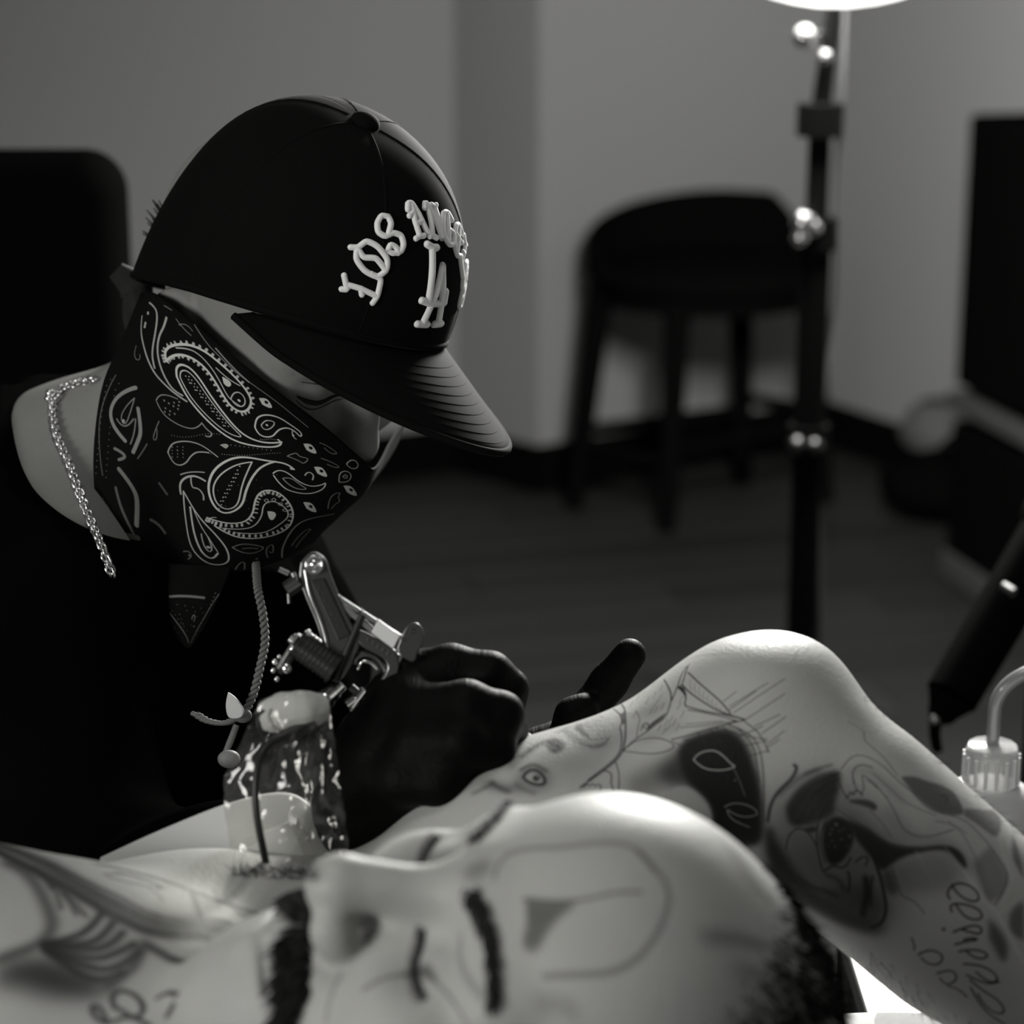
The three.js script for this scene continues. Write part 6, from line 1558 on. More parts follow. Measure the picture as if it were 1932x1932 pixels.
// ---------------------------------------------------------------- the coil tattoo machine in the artist's right hand
{
  const D = 1.19, K = D / FPX, o = at(690, 1230, D);
  const machine = thing('tattoo_machine', 'metal coil tattoo machine with screws and coils held in a black glove', 'tattoo machine', o);
  machine.quaternion.setFromRotationMatrix(new THREE.Matrix4().makeBasis(CAMR, CAMU, CAMB));
  const p = (x, y, z = 0) => V((x - 690) * K, (1230 - y) * K, z);         // on the plane of the frame, z towards the viewer in metres
  const steel = mat(0.13, 0.34, { metalness: 1 }), dark = mat(0.05, 0.45, { metalness: 0.9 }), chrome = mat(0.75, 0.14, { metalness: 1 }), rubber = mat(0.008, 0.55), wrap = mat(0.012, 0.4), bright = mat(0.62, 0.5);
  const plate = (pts, t, z = 0, hole, bevel = 0.0007) => {
    const s = new THREE.Shape(new THREE.SplineCurve(pts.map(([x, y]) => new THREE.Vector2((x - 690) * K, (1230 - y) * K))).getPoints(pts.length * 5));
    if (hole) s.holes.push(new THREE.Path(new THREE.SplineCurve(hole.map(([x, y]) => new THREE.Vector2((x - 690) * K, (1230 - y) * K))).getPoints(hole.length * 5)));
    return new THREE.ExtrudeGeometry(s, { depth: t, bevelThickness: bevel, bevelSize: bevel, bevelSegments: 2, curveSegments: 6 }).translate(0, 0, z - t / 2);
  };
  const poly = (pts, t, z = 0, bevel = 0.0005) => {
    const s = new THREE.Shape(pts.map(([x, y]) => new THREE.Vector2((x - 690) * K, (1230 - y) * K)));
    return new THREE.ExtrudeGeometry(s, { depth: t, bevelThickness: bevel, bevelSize: bevel, bevelSegments: 2 }).translate(0, 0, z - t / 2);
  };
  // upright of the frame, from the top loop down to the yoke
  const frame = part('frame', plate([[571, 1062], [590, 1043], [612, 1056], [622, 1085], [640, 1130], [660, 1172], [676, 1205], [668, 1235], [655, 1262], [640, 1280], [612, 1266], [601, 1250], [612, 1228], [610, 1205], [598, 1168], [580, 1125], [569, 1090], [571, 1062]], 0.0075), steel, machine);
  part('recess', poly([[590, 1096], [612, 1092], [660, 1195], [640, 1205]], 0.0008, 0.0048), dark, frame);
  part('rib', tube([p(577, 1075, 0.0045), p(586, 1120, 0.005), p(604, 1165, 0.005), p(616, 1205, 0.005), p(618, 1235, 0.005)], 0.0011, 24, 8), mat(0.45, 0.25, { metalness: 1 }), frame);
  // cast letters along the recess, worn and unreadable: short raised marks
  for (let k = 0; k < 7; k++) { const x = 604 + k * 6.2, y = 1108 + k * 12; part('cast_mark', [box(0.0016, 0.0004, 0.0008, 0, 0.0008, 0), box(0.0004, 0.0018, 0.0008, k % 2 ? 0.0006 : -0.0006, 0, 0), box(0.0014, 0.0004, 0.0008, 0, k % 3 ? -0.0008 : 0, 0)].map((g) => g.rotateZ(0.5).translate(...p(x, y, 0.0056).toArray())), steel, frame); }
  part('top_screw', [new THREE.CylinderGeometry(17 * K, 18 * K, 0.004, 28).rotateX(Math.PI / 2).translate(...p(595, 1066, 0.006).toArray()), new THREE.TorusGeometry(15 * K, 2.5 * K, 10, 28).translate(...p(595, 1064, 0.0085).toArray()), ball(p(595, 1064, 0.0075), 10 * K, 1, 1, 0.7)], chrome, machine);
  // lower rail of the frame towards the grip
  const rail = part('side_rail', plate([[672, 1190], [690, 1196], [735, 1222], [748, 1236], [750, 1262], [738, 1290], [728, 1298], [724, 1284], [734, 1262], [730, 1246], [716, 1234], [684, 1216], [672, 1190]], 0.007), steel, machine);
  for (let k = 0; k < 5; k++) { const g = box(0.0016, 0.0019, 0.0008).rotateZ(-0.6); part('cast_mark', g.translate(...p(696 + k * 9.5, 1206 + k * 6.4, 0.0042).toArray()), steel, rail); }
  // tube vise: an open rounded ring
  part('tube_vise', tube([p(668, 1252), p(672, 1242), p(688, 1234), p(708, 1240), p(722, 1254), p(730, 1272), p(722, 1290), p(706, 1312), p(694, 1320), p(680, 1312), p(662, 1296)], 0.0021, 60, 10), steel, machine);
  part('vise_pin', tube([p(676, 1262, 0.002), p(684, 1248, 0.003), p(700, 1250, 0.003), p(712, 1262, 0.002)], 0.001, 24, 8), chrome, machine);
  part('vise_screw', [cyl(p(688, 1302), p(664, 1334), 0.0026), cyl(p(672, 1318), p(656, 1330), 0.0033, 0.0033, 6), cyl(p(680, 1328), p(662, 1340), 0.0028, 0.0028, 6)], chrome, machine);
  // armature bar and springs running down to the grip
  part('rear_spring', poly([[624, 1108], [645, 1128], [768, 1206], [766, 1211], [640, 1131]], 0.006), mat(0.7, 0.2, { metalness: 1 }), machine);
  part('front_spring', poly([[640, 1135], [652, 1140], [742, 1218], [738, 1223], [650, 1150]], 0.0055), mat(0.6, 0.25, { metalness: 1 }), machine);
  part('armature_block', poly([[715, 1171], [753, 1199], [742, 1221], [704, 1192]], 0.0075), bright, machine);
  part('needle_plate', plate([[752, 1222], [764, 1192], [775, 1178], [788, 1178], [797, 1192], [796, 1212], [786, 1230], [779, 1246], [758, 1234], [752, 1222]], 0.0016, 0.002), steel, machine);
  part('needle_eye', new THREE.TorusGeometry(4 * K, 1.6 * K, 8, 16).translate(...p(780, 1190, 0.0034).toArray()), dark, machine);
  part('grommet', [cyl(p(756, 1236), p(740, 1268), 0.0028), ball(p(734, 1284), 0.0026)], mat(0.25, 0.35, { metalness: 1 }), machine);
  // rubber band from the springs round the frame
  part('rubber_band', [cyl(p(684, 1160, 0.004), p(632, 1284, 0.0055), 0.0019, 0.0024, 10), cyl(p(672, 1156, -0.004), p(640, 1262, -0.005), 0.0018, 0.0018, 10), tube([p(672, 1158, -0.004), p(678, 1152, 0), p(684, 1160, 0.004)], 0.0019, 12, 8)], rubber, machine);
  // two coils between the frame and the rear yoke
  for (const z of [0.0065, -0.0095]) {
    const a = p(562, 1212, z), b = p(634, 1262, z), coil = part('coil', cyl(a, b, 0.0072, 0.0072, 28), wrap, machine);
    part('coil_washer', [cyl(a, a.clone().lerp(b, 0.07), 0.0082, 0.0082, 28), cyl(b.clone().lerp(a, 0.07), b, 0.0082, 0.0082, 28)], dark, coil);
    const wind = []; for (let k = 1; k < 9; k++) { const c = a.clone().lerp(b, k / 9.5), t = new THREE.TorusGeometry(0.0072, 0.0004, 6, 28); t.applyQuaternion(new THREE.Quaternion().setFromUnitVectors(V(0, 0, 1), b.clone().sub(a).normalize())); wind.push(t.translate(c.x, c.y, c.z)); }
    part('winding', wind, mat(0.03, 0.3), coil);
    const cx = p(556, 1208, z); part('coil_screw', [cyl(cx, cx.clone().add(V(-0.002, 0.0014, 0)), 0.0028, 0.0024, 6)], chrome, coil);
  }
  const yoke = part('yoke_plate', poly([[525, 1262], [562, 1198], [572, 1204], [535, 1268]], 0.02), dark, machine);
  part('yoke_edge', cyl(p(528, 1258, 0.0105), p(566, 1196, 0.0105), 0.0012), chrome, yoke);
  for (const [x, y, r] of [[545, 1258, 10], [523, 1246, 6], [531, 1236, 4], [527, 1278, 5], [520, 1262, 5], [556, 1222, 6]]) part('yoke_screw', [ball(p(x, y, 0.012), r * K, 1, 1, 0.7, 14)], chrome, yoke);
  // contact screw on the left with its knob
  part('contact_screw', [cyl(p(528, 1074, 0.003), p(546, 1082, 0.003), 0.0014), cyl(p(554, 1080, 0.004), p(560, 1096, 0.004), 0.0016)], chrome, machine);
  part('contact_knob', [cyl(p(542, 1112, 0.003), p(566, 1096, 0.003), 0.0042, 0.0042, 12), cyl(p(545, 1120, 0.002), p(546, 1138, 0.002), 0.0009)], mat(0.16, 0.3, { metalness: 1 }), machine);
  // jack with its plug
  part('jack', [cyl(p(610, 1322, 0.006), p(636, 1300, 0.006), 0.0046, 0.004), cyl(p(634, 1304, 0.006), p(648, 1290, 0.006), 0.003), ball(p(616, 1318, 0.006), 0.0052)], chrome, machine);
  // grip tube running through the hand, with the needle tip at the skin
  part('grip_tube', cyl(p(722, 1275, -0.002), p(958, 1374, -0.004), 0.0062, 0.0055, 24), mat(0.25, 0.3, { metalness: 1 }), machine);
  part('needle_tip', [cyl(p(955, 1372, -0.004), p(1004, 1400, -0.006), 0.0032, 0.0026, 16), cyl(p(985, 1397, -0.003), p(1004, 1410, -0.004), 0.0011, 0.0005, 10)], mat(0.5, 0.4), machine);
}
// ---------------------------------------------------------------- silver rope chain round the artist's neck
{
  const chain = thing('chain_necklace', 'thin silver rope chain hanging down from the artist\'s bare neck', 'necklace');
  const silver = mat(0.7, 0.18, { metalness: 1 });
  const path = curve([[180, 716], [150, 722], [112, 738], [99, 765], [104, 815], [128, 872], [150, 930], [172, 985], [192, 1032], [212, 1085]].map(([x, y]) => onto(artistSolid, x, y, 0.0035)));
  const n = 72, link = new THREE.TorusGeometry(0.0025, 0.0008, 8, 14).scale(1.25, 1, 1), up = V(0, 0, 1);
  for (let k = 0; k < n; k++) {
    const t = (k + 0.5) / n, o = part('link', link, silver, chain), tan = path.getTangentAt(t);
    o.position.copy(path.getPointAt(t));
    o.quaternion.setFromUnitVectors(V(1, 0, 0), tan).multiply(new THREE.Quaternion().setFromAxisAngle(V(1, 0, 0), k * 1.15 + 0.5));
  }
  for (const [x, y] of [[92, 752], [104, 756], [98, 764], [110, 750], [94, 742], [104, 744]]) part('clasp_bead', ball(onto(artistSolid, x, y, 0.003), 0.0028, 1, 1, 1, 14), silver, chain);
}
// ---------------------------------------------------------------- braided cord with a pale leaf charm
{
  const cord = thing('cord_necklace', 'grey braided cord with pale leaf charm dangling below the bandana', 'necklace');
  const grey = mat(0.11, 0.7), D = 1.36;
  const braid = (pts, r, turns, parent, name) => {
    const c = curve(pts.map((q) => at(...q))), n = turns * 12;
    for (let s = 0; s < 2; s++) {
      const line = []; for (let i = 0; i <= n; i++) { const t = i / n, a = t * turns * Math.PI * 2 + s * Math.PI, o = c.getPointAt(t); line.push(o.addScaledVector(CAMR, Math.cos(a) * r).addScaledVector(CAMB, Math.sin(a) * r)); }
      part(name, new THREE.TubeGeometry(curve(line), n * 2, r * 0.95, 7), grey, parent);
    }
  };
  braid([[482, 1062, 1.37], [486, 1110, 1.34], [496, 1160, 1.33], [500, 1210, 1.325], [490, 1262, 1.32], [478, 1310, 1.318], [462, 1345, 1.315]], 0.0014, 15, cord, 'strand');
  braid([[452, 1352, 1.315], [425, 1364, 1.315], [392, 1360, 1.318], [368, 1346, 1.32]], 0.0015, 5, cord, 'tail_strand');
  part('knot', ball(at(458, 1350, 1.312), 0.0048, 1.1, 0.9, 0.8), grey, cord);
  const leafG = (pts, t) => { const s = new THREE.Shape(new THREE.SplineCurve(pts.map(([x, y]) => new THREE.Vector2((x - 440) * 1.312 / FPX, (1330 - y) * 1.312 / FPX))).getPoints(40)); return new THREE.ExtrudeGeometry(s, { depth: t, bevelThickness: 0.0004, bevelSize: 0.0004, bevelSegments: 2 }); };
  const leaf = part('leaf_charm', leafG([[432, 1308], [446, 1318], [460, 1336], [458, 1350], [444, 1354], [432, 1350], [428, 1330], [432, 1308]], 0.0012), mat(0.42, 0.6), cord);
  leaf.position.copy(at(440, 1330, 1.306)); leaf.quaternion.setFromRotationMatrix(new THREE.Matrix4().makeBasis(CAMR, CAMU, CAMB)); leaf.rotateY(-0.3);
  part('stick_charm', taperTube([at(446, 1368, 1.312), at(434, 1400, 1.31), at(418, 1436, 1.308)], [0.0018, 0.002, 0.0014], 10, 8), mat(0.14, 0.6), cord);
  part('shell_charm', ball(at(432, 1432, 1.3), 0.0065, 1, 0.8, 0.7), mat(0.2, 0.6), cord);
}
// ---------------------------------------------------------------- the clip cord in its clear bag, the paper sheet, the bench
{
  const Y = at(700, 2200, 1.0).y;
  const bench = thing('treatment_bench', 'black padded bench under the lying man, mostly hidden below him', 'bench', V(-0.42, 0, -0.94));
  const vinyl = mat(0.01, 0.4), top = 0.655;
  part('cushion', box(1.9, 0.09, 0.54, 0, top - 0.045, 0, 0.03), vinyl, bench);
  part('frame', box(1.8, 0.05, 0.46, 0, top - 0.115, 0, 0.005), mat(0.05, 0.5, { metalness: 0.8 }), bench);
  for (const x of [-0.85, 0.85]) for (const z of [-0.19, 0.19]) part('leg', cyl(V(x, 0, z), V(x, top - 0.14, z), 0.022), mat(0.05, 0.4, { metalness: 0.9 }), bench);
  const pillow = thing('pillow', 'white pillow in a paper cover under the lying man\'s head', 'pillow', V(0.21, top, -0.96));
  const paper = mat(0.42, 0.8);
  const P = []; for (let j = 0; j <= 36; j++) { const r = []; for (let i = 0; i <= 40; i++) { const u = i / 20 - 1, v = j / 18 - 1, e = Math.pow(Math.max(0, (1 - u ** 4) * (1 - v ** 4)), 0.4); r.push(V(u * 0.29, 0.012 + e * 0.088 + 0.006 * (fbm(u * 5 + 3, v * 5) - 0.5) * e, v * 0.22)); } P.push(r); }
  part('paper_cover', solid(P, 0.002, true), paper, pillow);
  const U2 = P.map((r) => r.map((p) => V(p.x, 0.036 - p.y * 0.3, p.z)));
  part('filling', solid(U2, 0.002, false), paper, pillow);
}
{
  // crumpled clear wrap lying on the pillow below the forearm
  const wrap = thing('plastic_wrap', 'crumpled scrap of clear plastic wrap on the pillow below the forearm', 'plastic wrap');
  const P = []; for (let j = 0; j <= 30; j++) { const r = []; for (let i = 0; i <= 36; i++) { const u = i / 36, v = j / 30, q = at(mix(1655, 1800, u) + 12 * (noise2(v * 5, u * 3) - 0.5), mix(1868, 2010, v) - 10 * Math.sin(u * 3) + 12 * (noise2(u * 6, v * 2) - 0.5), mix(1.235, 1.19, v)); q.addScaledVector(CAMB, 0.02 * Math.sin(u * 3.1) * (1 - v * 0.3) + 0.016 * Math.abs(fbm(u * 5 + 2, v * 5, 3) - 0.45)); r.push(q); } P.push(r); }
  part('film', solid(P, 0), mat(0.85, 0.12, { transmission: 0.75, thickness: 0, ior: 1.45, side: THREE.DoubleSide }), wrap);
}
{
  // white paper drape on the far side of the man's chest
  const drape = thing('paper_drape', 'white paper drape folded up behind the lying man\'s chest', 'drape');
  const cols = [
    [[190, 1618, 1.175], [180, 1680, 1.170], [170, 1760, 1.165], [150, 1900, 1.165]],
    [[300, 1568, 1.180], [310, 1640, 1.170], [320, 1740, 1.165], [320, 1900, 1.165]],
    [[430, 1517, 1.185], [440, 1590, 1.170], [460, 1720, 1.160], [460, 1900, 1.160]],
    [[530, 1496, 1.195], [545, 1590, 1.177], [560, 1720, 1.165], [570, 1900, 1.160]],
    [[585, 1520, 1.200], [610, 1600, 1.185], [630, 1720, 1.170], [650, 1900, 1.165]],
    [[640, 1590, 1.215], [665, 1650, 1.195], [690, 1750, 1.185], [700, 1900, 1.175]],
  ];
  const rows = cols[0].map((_, j) => cols.map((c) => at(...c[j])));
  part('sheet', sheet(rows, 60, 40, 0.0012), mat(0.7, 0.8), drape);
  part('fold', sheet([[[395, 1632, 1.167], [450, 1590, 1.161], [520, 1560, 1.160], [560, 1540, 1.170]], [[400, 1650, 1.161], [470, 1610, 1.155], [540, 1600, 1.157], [590, 1600, 1.167]], [[410, 1690, 1.159], [480, 1680, 1.153], [550, 1680, 1.155], [610, 1680, 1.167]]].map((r) => r.map((q) => at(...q))), 24, 16, 0.0012), mat(0.7, 0.8), drape);
}
{
  // clear plastic bag sleeve with the white-sleeved clip cord plug in it
  const bag = thing('plastic_bag', 'clear crinkled plastic bag hanging over the cord below the machine', 'bag');
  const film = new THREE.MeshPhysicalMaterial({ color: 0xffffff, transmission: 1, thickness: 0, roughness: 0.1, ior: 1.45, side: THREE.DoubleSide });
  film.color.setRGB(0.9, 0.9, 0.88);
  const layer = (dz, sd) => {
    const P = []; for (let j = 0; j <= 70; j++) { const r = []; for (let i = 0; i <= 50; i++) {
      const u = i / 50, v = j / 70, xl = mix(mix(488, 428, Math.min(1, v * 2.4)), 428, v) + 6 * Math.sin(v * 9), xr = mix(622, 668, v), y = mix(1322 - 18 * Math.sin(u * 3.1), 1668, v);
      const crink = 0.005 * (fbm(u * 4 + sd, v * 6 + sd, 3) - 0.5) + 0.009 * Math.abs(fbm(u * 6 + sd + v * 3, v * 4 - u * 3, 2) - 0.38) + 0.001 * Math.abs(noise2(u * 9 + v * 5, v * 6 + sd - u * 6) - 0.5);
      r.push(at(mix(xl, xr, u) + 5 * (noise2(v * 22, sd + u * 2) - 0.5), y, 1.15 + dz * (0.3 + Math.sin(u * Math.PI)) + crink));
    } P.push(r); }
    return solid(P, 0);
  };
  part('front_film', layer(-0.009, 3.1), film, bag);
  part('back_film', layer(0.008, 8.7), film, bag);
  const plug = thing('cord_plug', 'white wrapped cord plug inside the clear plastic bag', 'plug');
  const tape = mat(0.5, 0.75), body = [];
  const g = taperTube([at(498, 1352, 1.156), at(530, 1346, 1.154), at(575, 1340, 1.154), at(612, 1334, 1.159)], [0.0075, 0.0105, 0.01, 0.007], 40, 20), q = g.attributes.position, n = g.attributes.normal;
  for (let i = 0; i < q.count; i++) { const b = 0.0016 * (fbm(q.getX(i) * 260, q.getY(i) * 260 + q.getZ(i) * 150, 3) - 0.5); q.setXYZ(i, q.getX(i) + n.getX(i) * b, q.getY(i) + n.getY(i) * b, q.getZ(i) + n.getZ(i) * b); }
  g.computeVertexNormals();
  part('wrapping', g, tape, plug);
  part('sleeve', taperTube([at(512, 1404, 1.149), at(548, 1384, 1.148), at(590, 1360, 1.152)], [0.0032, 0.0042, 0.005], 16, 12), mat(0.02, 0.5), plug);
  const cordT = thing('power_cord', 'thin black cord curving down in front of the plastic bag', 'cord');
  part('cable', tube([[590, 1362, 1.150], [545, 1386, 1.142], [508, 1404, 1.134], [490, 1430, 1.129], [482, 1480, 1.126], [485, 1540, 1.126], [496, 1600, 1.129], [506, 1650, 1.136], [520, 1720, 1.154]].map((c) => at(...c)), 0.0019, 90, 10), mat(0.006, 0.45), cordT);
  part('loop', tube([[498, 1340, 1.142], [487, 1352, 1.140], [489, 1376, 1.140], [505, 1396, 1.142]].map((c) => at(...c)), 0.0009, 24, 8), mat(0.006, 0.45), cordT);
}
// ---------------------------------------------------------------- background: chair back, stool, cabinet, bin, bottle, arm
{
  const chair = thing('office_chair', 'black high-backed padded chair behind the artist', 'chair', at(-120, 1200, 2.3).setY(0));
  const lea = mat(0.003, 0.8, { specularIntensity: 0.05, ior: 1.05 }), c = at(-120, 545, 2.3), cy = c.y;
  const back = part('backrest', new RoundedBoxGeometry(0.42, 0.62, 0.09, 5, 0.04).translate(0, cy - 0.16, 0), lea, chair);
  part('seat', new RoundedBoxGeometry(0.46, 0.09, 0.46, 4, 0.035).translate(0, 0.47, -0.24), lea, chair);
  part('back_stem', box(0.06, cy - 0.86, 0.03, 0, (cy - 0.4) / 2 + 0.2, -0.06), lea, chair);
  part('gas_lift', cyl(V(0, 0.08, -0.24), V(0, 0.43, -0.24), 0.025), lea, chair);
  for (let k = 0; k < 5; k++) { const a = k * 72 * RAD, e = V(Math.cos(a) * 0.29, 0.07, -0.24 + Math.sin(a) * 0.29), l = part('base_leg', cyl(V(0, 0.1, -0.24), e, 0.022, 0.014), lea, chair); part('caster', ball(e.clone().setY(0.03), 0.03, 0.7, 1, 1), lea, l); }
}
{
  // four-legged stool with a low rounded back
  const feet = [onFloor(1082, 958), onFloor(1257, 1003), onFloor(1400, 912), onFloor(1555, 945)], o = feet.reduce((p, f) => p.add(f), V(0, 0, 0)).multiplyScalar(0.25);
  const stool = thing('bar_stool', 'dark four-legged stool with a low rounded back by the corner', 'stool', o);
  const wood = mat(0.0035, 0.7, { specularIntensity: 0.08, ior: 1.05 }), pad = mat(0.003, 0.75, { specularIntensity: 0.06, ior: 1.05 }), S = 0.5;
  const foot = feet.map((f) => f.clone().sub(o)), top = foot.map((f) => f.clone().multiplyScalar(0.8).setY(S - 0.02)), mid = (k, h) => foot[k].clone().lerp(top[k], h / (S - 0.02));
  for (let k = 0; k < 4; k++) part('leg', cyl(foot[k], top[k], 0.021, 0.029, 10), wood, stool);
  for (const [a, b, h] of [[0, 1, 0.14], [1, 3, 0.17], [2, 3, 0.2], [0, 2, 0.17]]) part('stretcher', cyl(mid(a, h), mid(b, h), 0.014, 0.014, 8), wood, stool);
  const ax = foot[3].clone().sub(foot[0]).setY(0).normalize(), turn = Math.atan2(-ax.z, ax.x);
  const seat = part('seat', new THREE.SphereGeometry(1, 40, 24).scale(0.245, 0.052, 0.215).translate(0, S, 0), pad, stool); seat.rotation.y = turn;
  part('apron', new THREE.CylinderGeometry(0.21, 0.2, 0.05, 32).scale(1.1, 1, 0.95).translate(0, S - 0.03, 0), wood, stool);
  const P = []; for (let j = 0; j <= 12; j++) { const r = []; for (let i = 0; i <= 40; i++) { const q = i / 40, a = mix(-112, 70, q) * RAD, v = j / 12, hgt = 0.02 + 0.125 * Math.pow(Math.max(0, Math.sin(Math.min(1, q * 1.35) * 1.57)), 0.9) * (q > 0.86 ? Math.max(0.25, 1 - (q - 0.86) * 5) : 1); r.push(V(Math.sin(a) * 0.238, S + v * hgt, -Math.cos(a) * 0.21 - 0.025 * v)); } P.push(r); }
  const back = part('low_back', solid(P, 0.03), pad, stool); back.rotation.y = turn;
}
{
  // tall dark cabinet by the right wall
  const d = 4.3, o = at(2080, 900, d), c = thing('tall_cabinet', 'tall black cabinet with a pale shelf edge at the right wall', 'cabinet', V(o.x, 0, o.z));
  const blk = mat(0.0025, 0.8, { specularIntensity: 0.05, ior: 1.05 }), greyM = mat(0.05, 0.7, { specularIntensity: 0.1 }), yTop = at(1900, 205, d).y, yMid = at(1900, 770, d).y, W0 = 0.46;
  c.rotation.y = 14 * RAD;
  part('upper_case', box(W0, yTop - yMid - 0.03, 0.34, 0, (yTop + yMid) / 2 + 0.015, 0, 0.012), blk, c);
  part('shelf', box(W0 + 0.02, 0.03, 0.36, 0, yMid, 0, 0.004), greyM, c);
  const low = part('lower_case', box(W0, yMid - 0.09, 0.34, 0, (yMid - 0.05) / 2 + 0.03, 0, 0.008), blk, c);
  part('drawer_front', box(W0 - 0.04, (yMid - 0.15) * 0.9, 0.02, 0, yMid / 2 + 0.02, 0.175), blk, low);
  part('handle', tube([V(-0.16, yMid * 0.72, 0.18), V(-0.16, yMid * 0.72, 0.215), V(-0.06, yMid * 0.72, 0.215), V(-0.06, yMid * 0.72, 0.18)], 0.007, 30, 8), greyM, low);
  part('plinth', box(W0 + 0.02, 0.05, 0.36, 0, 0.03, 0.01), greyM, c);
}
{
  const d = 4.55, o = onFloor(1768, 935), b = thing('waste_bin', 'small dark waste bin with pale liner bag beside the cabinet', 'bin', V(o.x, 0, o.z));
  part('bucket', new THREE.LatheGeometry([[0.0, 0.0], [0.072, 0.0], [0.078, 0.01], [0.09, 0.115], [0.094, 0.12], [0.088, 0.12], [0.074, 0.012], [0.0, 0.008]].map(([x, y]) => new THREE.Vector2(x, y)), 32), mat(0.003, 0.8, { specularIntensity: 0.05, ior: 1.05 }), b);
  const P = []; for (let j = 0; j <= 14; j++) { const r = []; for (let i = 0; i <= 40; i++) { const a = (i / 40) * Math.PI * 2, v = j / 14, q = 0.075 + 0.018 * Math.sin(v * 3.1) - 0.03 * v * v + 0.009 * (noise2(i * 0.8, v * 6) - 0.5); r.push(V(Math.cos(a) * q, 0.105 + v * 0.105, Math.sin(a) * q)); } P.push(r); }
  part('liner_bag', solid(P, 0.0015), mat(0.07, 0.8), b);
  const sh = thing('floor_bag', 'black soft bag slumped on the floor before the cabinet', 'bag', onFloor(1830, 975));
  const bg = new THREE.SphereGeometry(0.16, 32, 20).scale(1.25, 0.5, 0.8).translate(0, 0.07, 0), q = bg.attributes.position;
  for (let i = 0; i < q.count; i++) { const y = q.getY(i); q.setXYZ(i, q.getX(i) * (1 + 0.1 * (noise2(y * 30, q.getX(i) * 14) - 0.5)), Math.max(0.001, y), q.getZ(i)); }
  bg.computeVertexNormals(); part('body', bg, mat(0.0025, 0.9, { specularIntensity: 0.05, ior: 1.05 }), sh);
  part('strap', tube([V(-0.1, 0.12, 0.03), V(-0.04, 0.19, 0.04), V(0.05, 0.19, 0.04), V(0.1, 0.12, 0.03)], 0.008, 24, 8), mat(0.003, 0.9, { specularIntensity: 0.05, ior: 1.05 }), sh);
}
{
  // wash bottle with its bent spout, standing on a small trolley beyond the arm
  const d = 1.5, K = d / FPX, o = at(1868, 1480, d), tray = o.y - 0.115;
  const trolley = thing('tool_trolley', 'narrow metal trolley behind the lifted forearm carrying the wash bottle', 'trolley', V(o.x + 0.06, 0, o.z));
  const met = mat(0.25, 0.35, { metalness: 1 });
  part('tray', box(0.3, 0.015, 0.24, 0, tray - 0.0085, 0), met, trolley);
  for (const x of [-0.13, 0.13]) for (const z of [-0.1, 0.1]) part('post', cyl(V(x, 0, z), V(x, tray - 0.015, z), 0.01), met, trolley);
  part('lower_tray', box(0.3, 0.012, 0.24, 0, 0.2, 0), met, trolley);
  const bot = thing('wash_bottle', 'clear-capped wash bottle with a bent grey spout behind the forearm', 'bottle', V(o.x, tray, o.z));
  const y = (py) => (1480 - py) * K / Math.cos(PITCH) + 0.115;
  part('body', new THREE.LatheGeometry([[0, 0], [0.028, 0], [0.03, 0.004], [0.03, y(1512)], [0.026, y(1490)], [0.018, y(1478)], [0, y(1476)]].map(([x, h]) => new THREE.Vector2(x, h)), 40), mat(0.55, 0.45, { transmission: 0.2 }), bot);
  const cap_ = part('cap', new THREE.LatheGeometry([[0.0, y(1480)], [0.0175, y(1480)], [0.018, y(1470)], [0.0175, y(1415)], [0.0155, y(1402)], [0.0, y(1400)]].map(([x, h]) => new THREE.Vector2(x, h)), 12), mat(0.75, 0.12, { transmission: 0.45, clearcoat: 1 }), bot);
  for (let k = 0; k < 16; k++) { const a = (k / 16) * 6.283; part('grip_rib', cyl(V(Math.cos(a) * 0.0178, y(1472), Math.sin(a) * 0.0178), V(Math.cos(a) * 0.0176, y(1420), Math.sin(a) * 0.0176), 0.0012, 0.0012, 6), mat(0.7, 0.15), cap_); }
  part('spout', tube([V(0, y(1405), 0), V(0, y(1350), 0), V(0.001, y(1318), 0), V(0.007, y(1288), 0), V(0.018, y(1266), 0), V(0.034, y(1250), 0), V(0.05, y(1240), 0)], 0.0044, 60, 14), mat(0.3, 0.18, { clearcoat: 1 }), bot);
}
{
  // black jointed lamp arm reaching in from the right
  const arm = thing('clamp_arm', 'black jointed arm slanting in from the right edge of the picture', 'arm');
  const blk = mat(0.0025, 0.6, { specularIntensity: 0.2, ior: 1.08 }), d = 1.85;
  part('outer_tube', cyl(at(1795, 1315, d), at(1990, 985, d + 0.05), 0.0215, 0.0235, 24), blk, arm);
  part('end_cap', [cyl(at(1778, 1345, d), at(1797, 1312, d), 0.012, 0.0218, 24), ball(at(1782, 1338, d), 0.013)], blk, arm);
  part('hook', taperTube([at(1778, 1345, d), at(1766, 1362, d), at(1764, 1390, d), at(1770, 1420, d)], [0.007, 0.005, 0.0045, 0.004], 16, 10), blk, arm);
  part('pin', ball(at(1764, 1358, d - 0.008), 0.0042), mat(0.3, 0.3, { metalness: 1 }), arm);
  part('set_screw', cyl(at(1893, 1106, d - 0.012), at(1912, 1118, d - 0.02), 0.004, 0.004, 12), mat(0.25, 0.35, { metalness: 1 }), arm);
  part('elbow', ball(at(1995, 980, d + 0.05), 0.03), blk, arm);
  const p = at(1995, 980, d + 0.05);
  part('post', cyl(V(p.x, 0.02, p.z), p, 0.016), blk, arm);
  part('foot', cyl(V(p.x, 0, p.z), V(p.x, 0.025, p.z), 0.13, 0.12, 32), blk, arm);
}
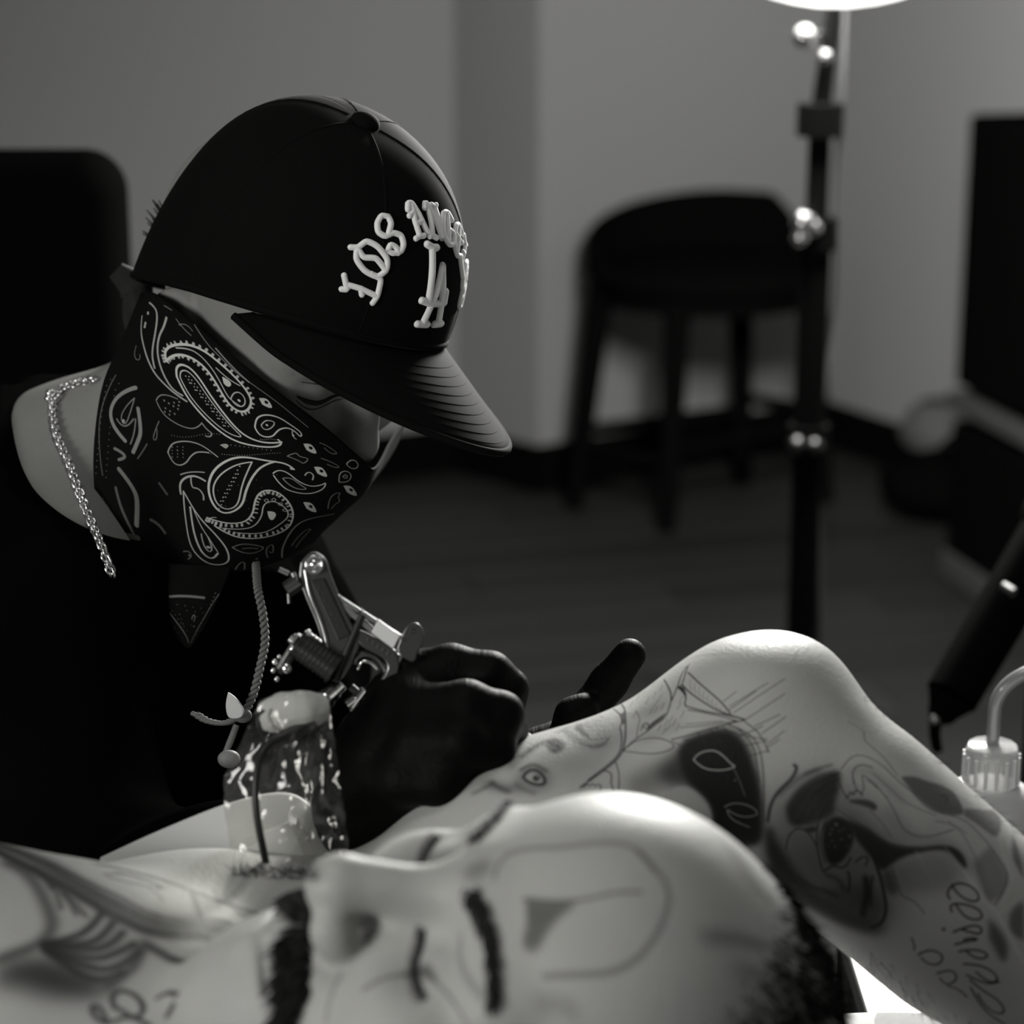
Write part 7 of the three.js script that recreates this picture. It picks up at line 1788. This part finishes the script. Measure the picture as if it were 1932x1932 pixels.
// ---------------------------------------------------------------- the globe lamp on its stand
{
  const d = 2.45, c = at(1592, -430, d), foot = at(1512, 1400, d), t = thing('lamp_stand', 'tall thin black lamp stand with chrome knobs carrying a glowing globe', 'lamp', V(c.x, 0, c.z));
  const blk = mat(0.003, 0.5, { specularIntensity: 0.2, ior: 1.15 }), chrome = mat(0.85, 0.12, { metalness: 1 });
  const on = (py, px) => { const e = at(px, py, d); return V(e.x - c.x, e.y, 0); }; // on the upright plane of the stand
  const h = (py) => { const e = at(1550, py, 1); const r = e.sub(EYE); return EYE.y + r.y * ((c.z - EYE.z) / r.z); }; // height where that row meets the stand
  const xz = (px, py) => { const r = at(px, py, 1).sub(EYE), k = (c.z - EYE.z) / r.z; return V(r.x * k - c.x, EYE.y + r.y * k, 0); };
  part('globe_lamp', new THREE.SphereGeometry(0.243, 48, 32).translate(0, c.y, 0), mat(0.8, 0.6, { emissive: WHITE, emissiveIntensity: LANTERN_GLOW }), t);
  const l = new THREE.PointLight(WHITE, LANTERN_POWER); l.name = 'globe_lamp_light'; l.position.set(0, c.y, 0); l.castShadow = true; l.shadow.radius = 11; t.add(l);
  // unseen black cloth skirt, added to dim the wall behind the artist
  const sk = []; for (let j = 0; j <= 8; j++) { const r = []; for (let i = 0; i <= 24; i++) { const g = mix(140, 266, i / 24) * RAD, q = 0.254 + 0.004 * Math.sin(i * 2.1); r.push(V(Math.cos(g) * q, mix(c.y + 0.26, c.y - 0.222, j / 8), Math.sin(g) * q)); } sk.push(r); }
  part('added_light_skirt', solid(sk, 0.002), mat(0.004, 0.9), t);
  const top = xz(1566, 30), a = xz(1548, 210), b = xz(1545, 460), e = xz(1522, 860);
  const x0 = a.x, col = (y0, y1, r) => cyl(V(x0, y0, 0), V(x0, y1, 0), r, r, 24);
  part('upper_tube', cyl(V(0, c.y - 0.24, 0), V(x0, a.y, 0), 0.009, 0.011, 20), blk, t);
  part('middle_tube', col(b.y, a.y, 0.0125), blk, t);
  part('lower_tube', col(0.06, b.y, 0.0175), blk, t);
  for (const [py, r] of [[225, 0.026], [440, 0.024], [830, 0.024]]) part('collar', col(xz(1550, py).y - 0.018, xz(1550, py).y + 0.018, r), blk, t);
  for (const [px, py, r] of [[1514, 66, 0.013], [1551, 104, 0.0085], [1512, 413, 0.014], [1506, 443, 0.01], [1530, 424, 0.01], [1500, 830, 0.011], [1532, 832, 0.01]]) { const q = xz(px, py); part('knob', [ball(V(q.x, q.y, 0.022), r), cyl(V(x0, q.y, 0), V(q.x, q.y, 0.022), 0.004)], py > 700 ? mat(0.08, 0.3, { metalness: 1 }) : chrome, t); }
  for (const k of [0, 1, 2]) { const g = (k * 120 + 35) * RAD, f = V(x0 + Math.cos(g) * 0.36, 0.012, Math.sin(g) * 0.36), leg = part('leg', cyl(V(x0 + Math.cos(g) * 0.02, 0.42, Math.sin(g) * 0.02), f, 0.009, 0.008, 12), blk, t); part('rubber_foot', ball(f, 0.012), blk, leg); }
  part('cable', tube([V(0.01, c.y - 0.22, -0.01), xz(1590, 120), xz(1580, 360), xz(1575, 560), xz(1545, 800), V(x0 + 0.03, 0.3, 0)], 0.0035, 60, 8), mat(0.03, 0.6), t);
}
renderer.render(scene, camera);
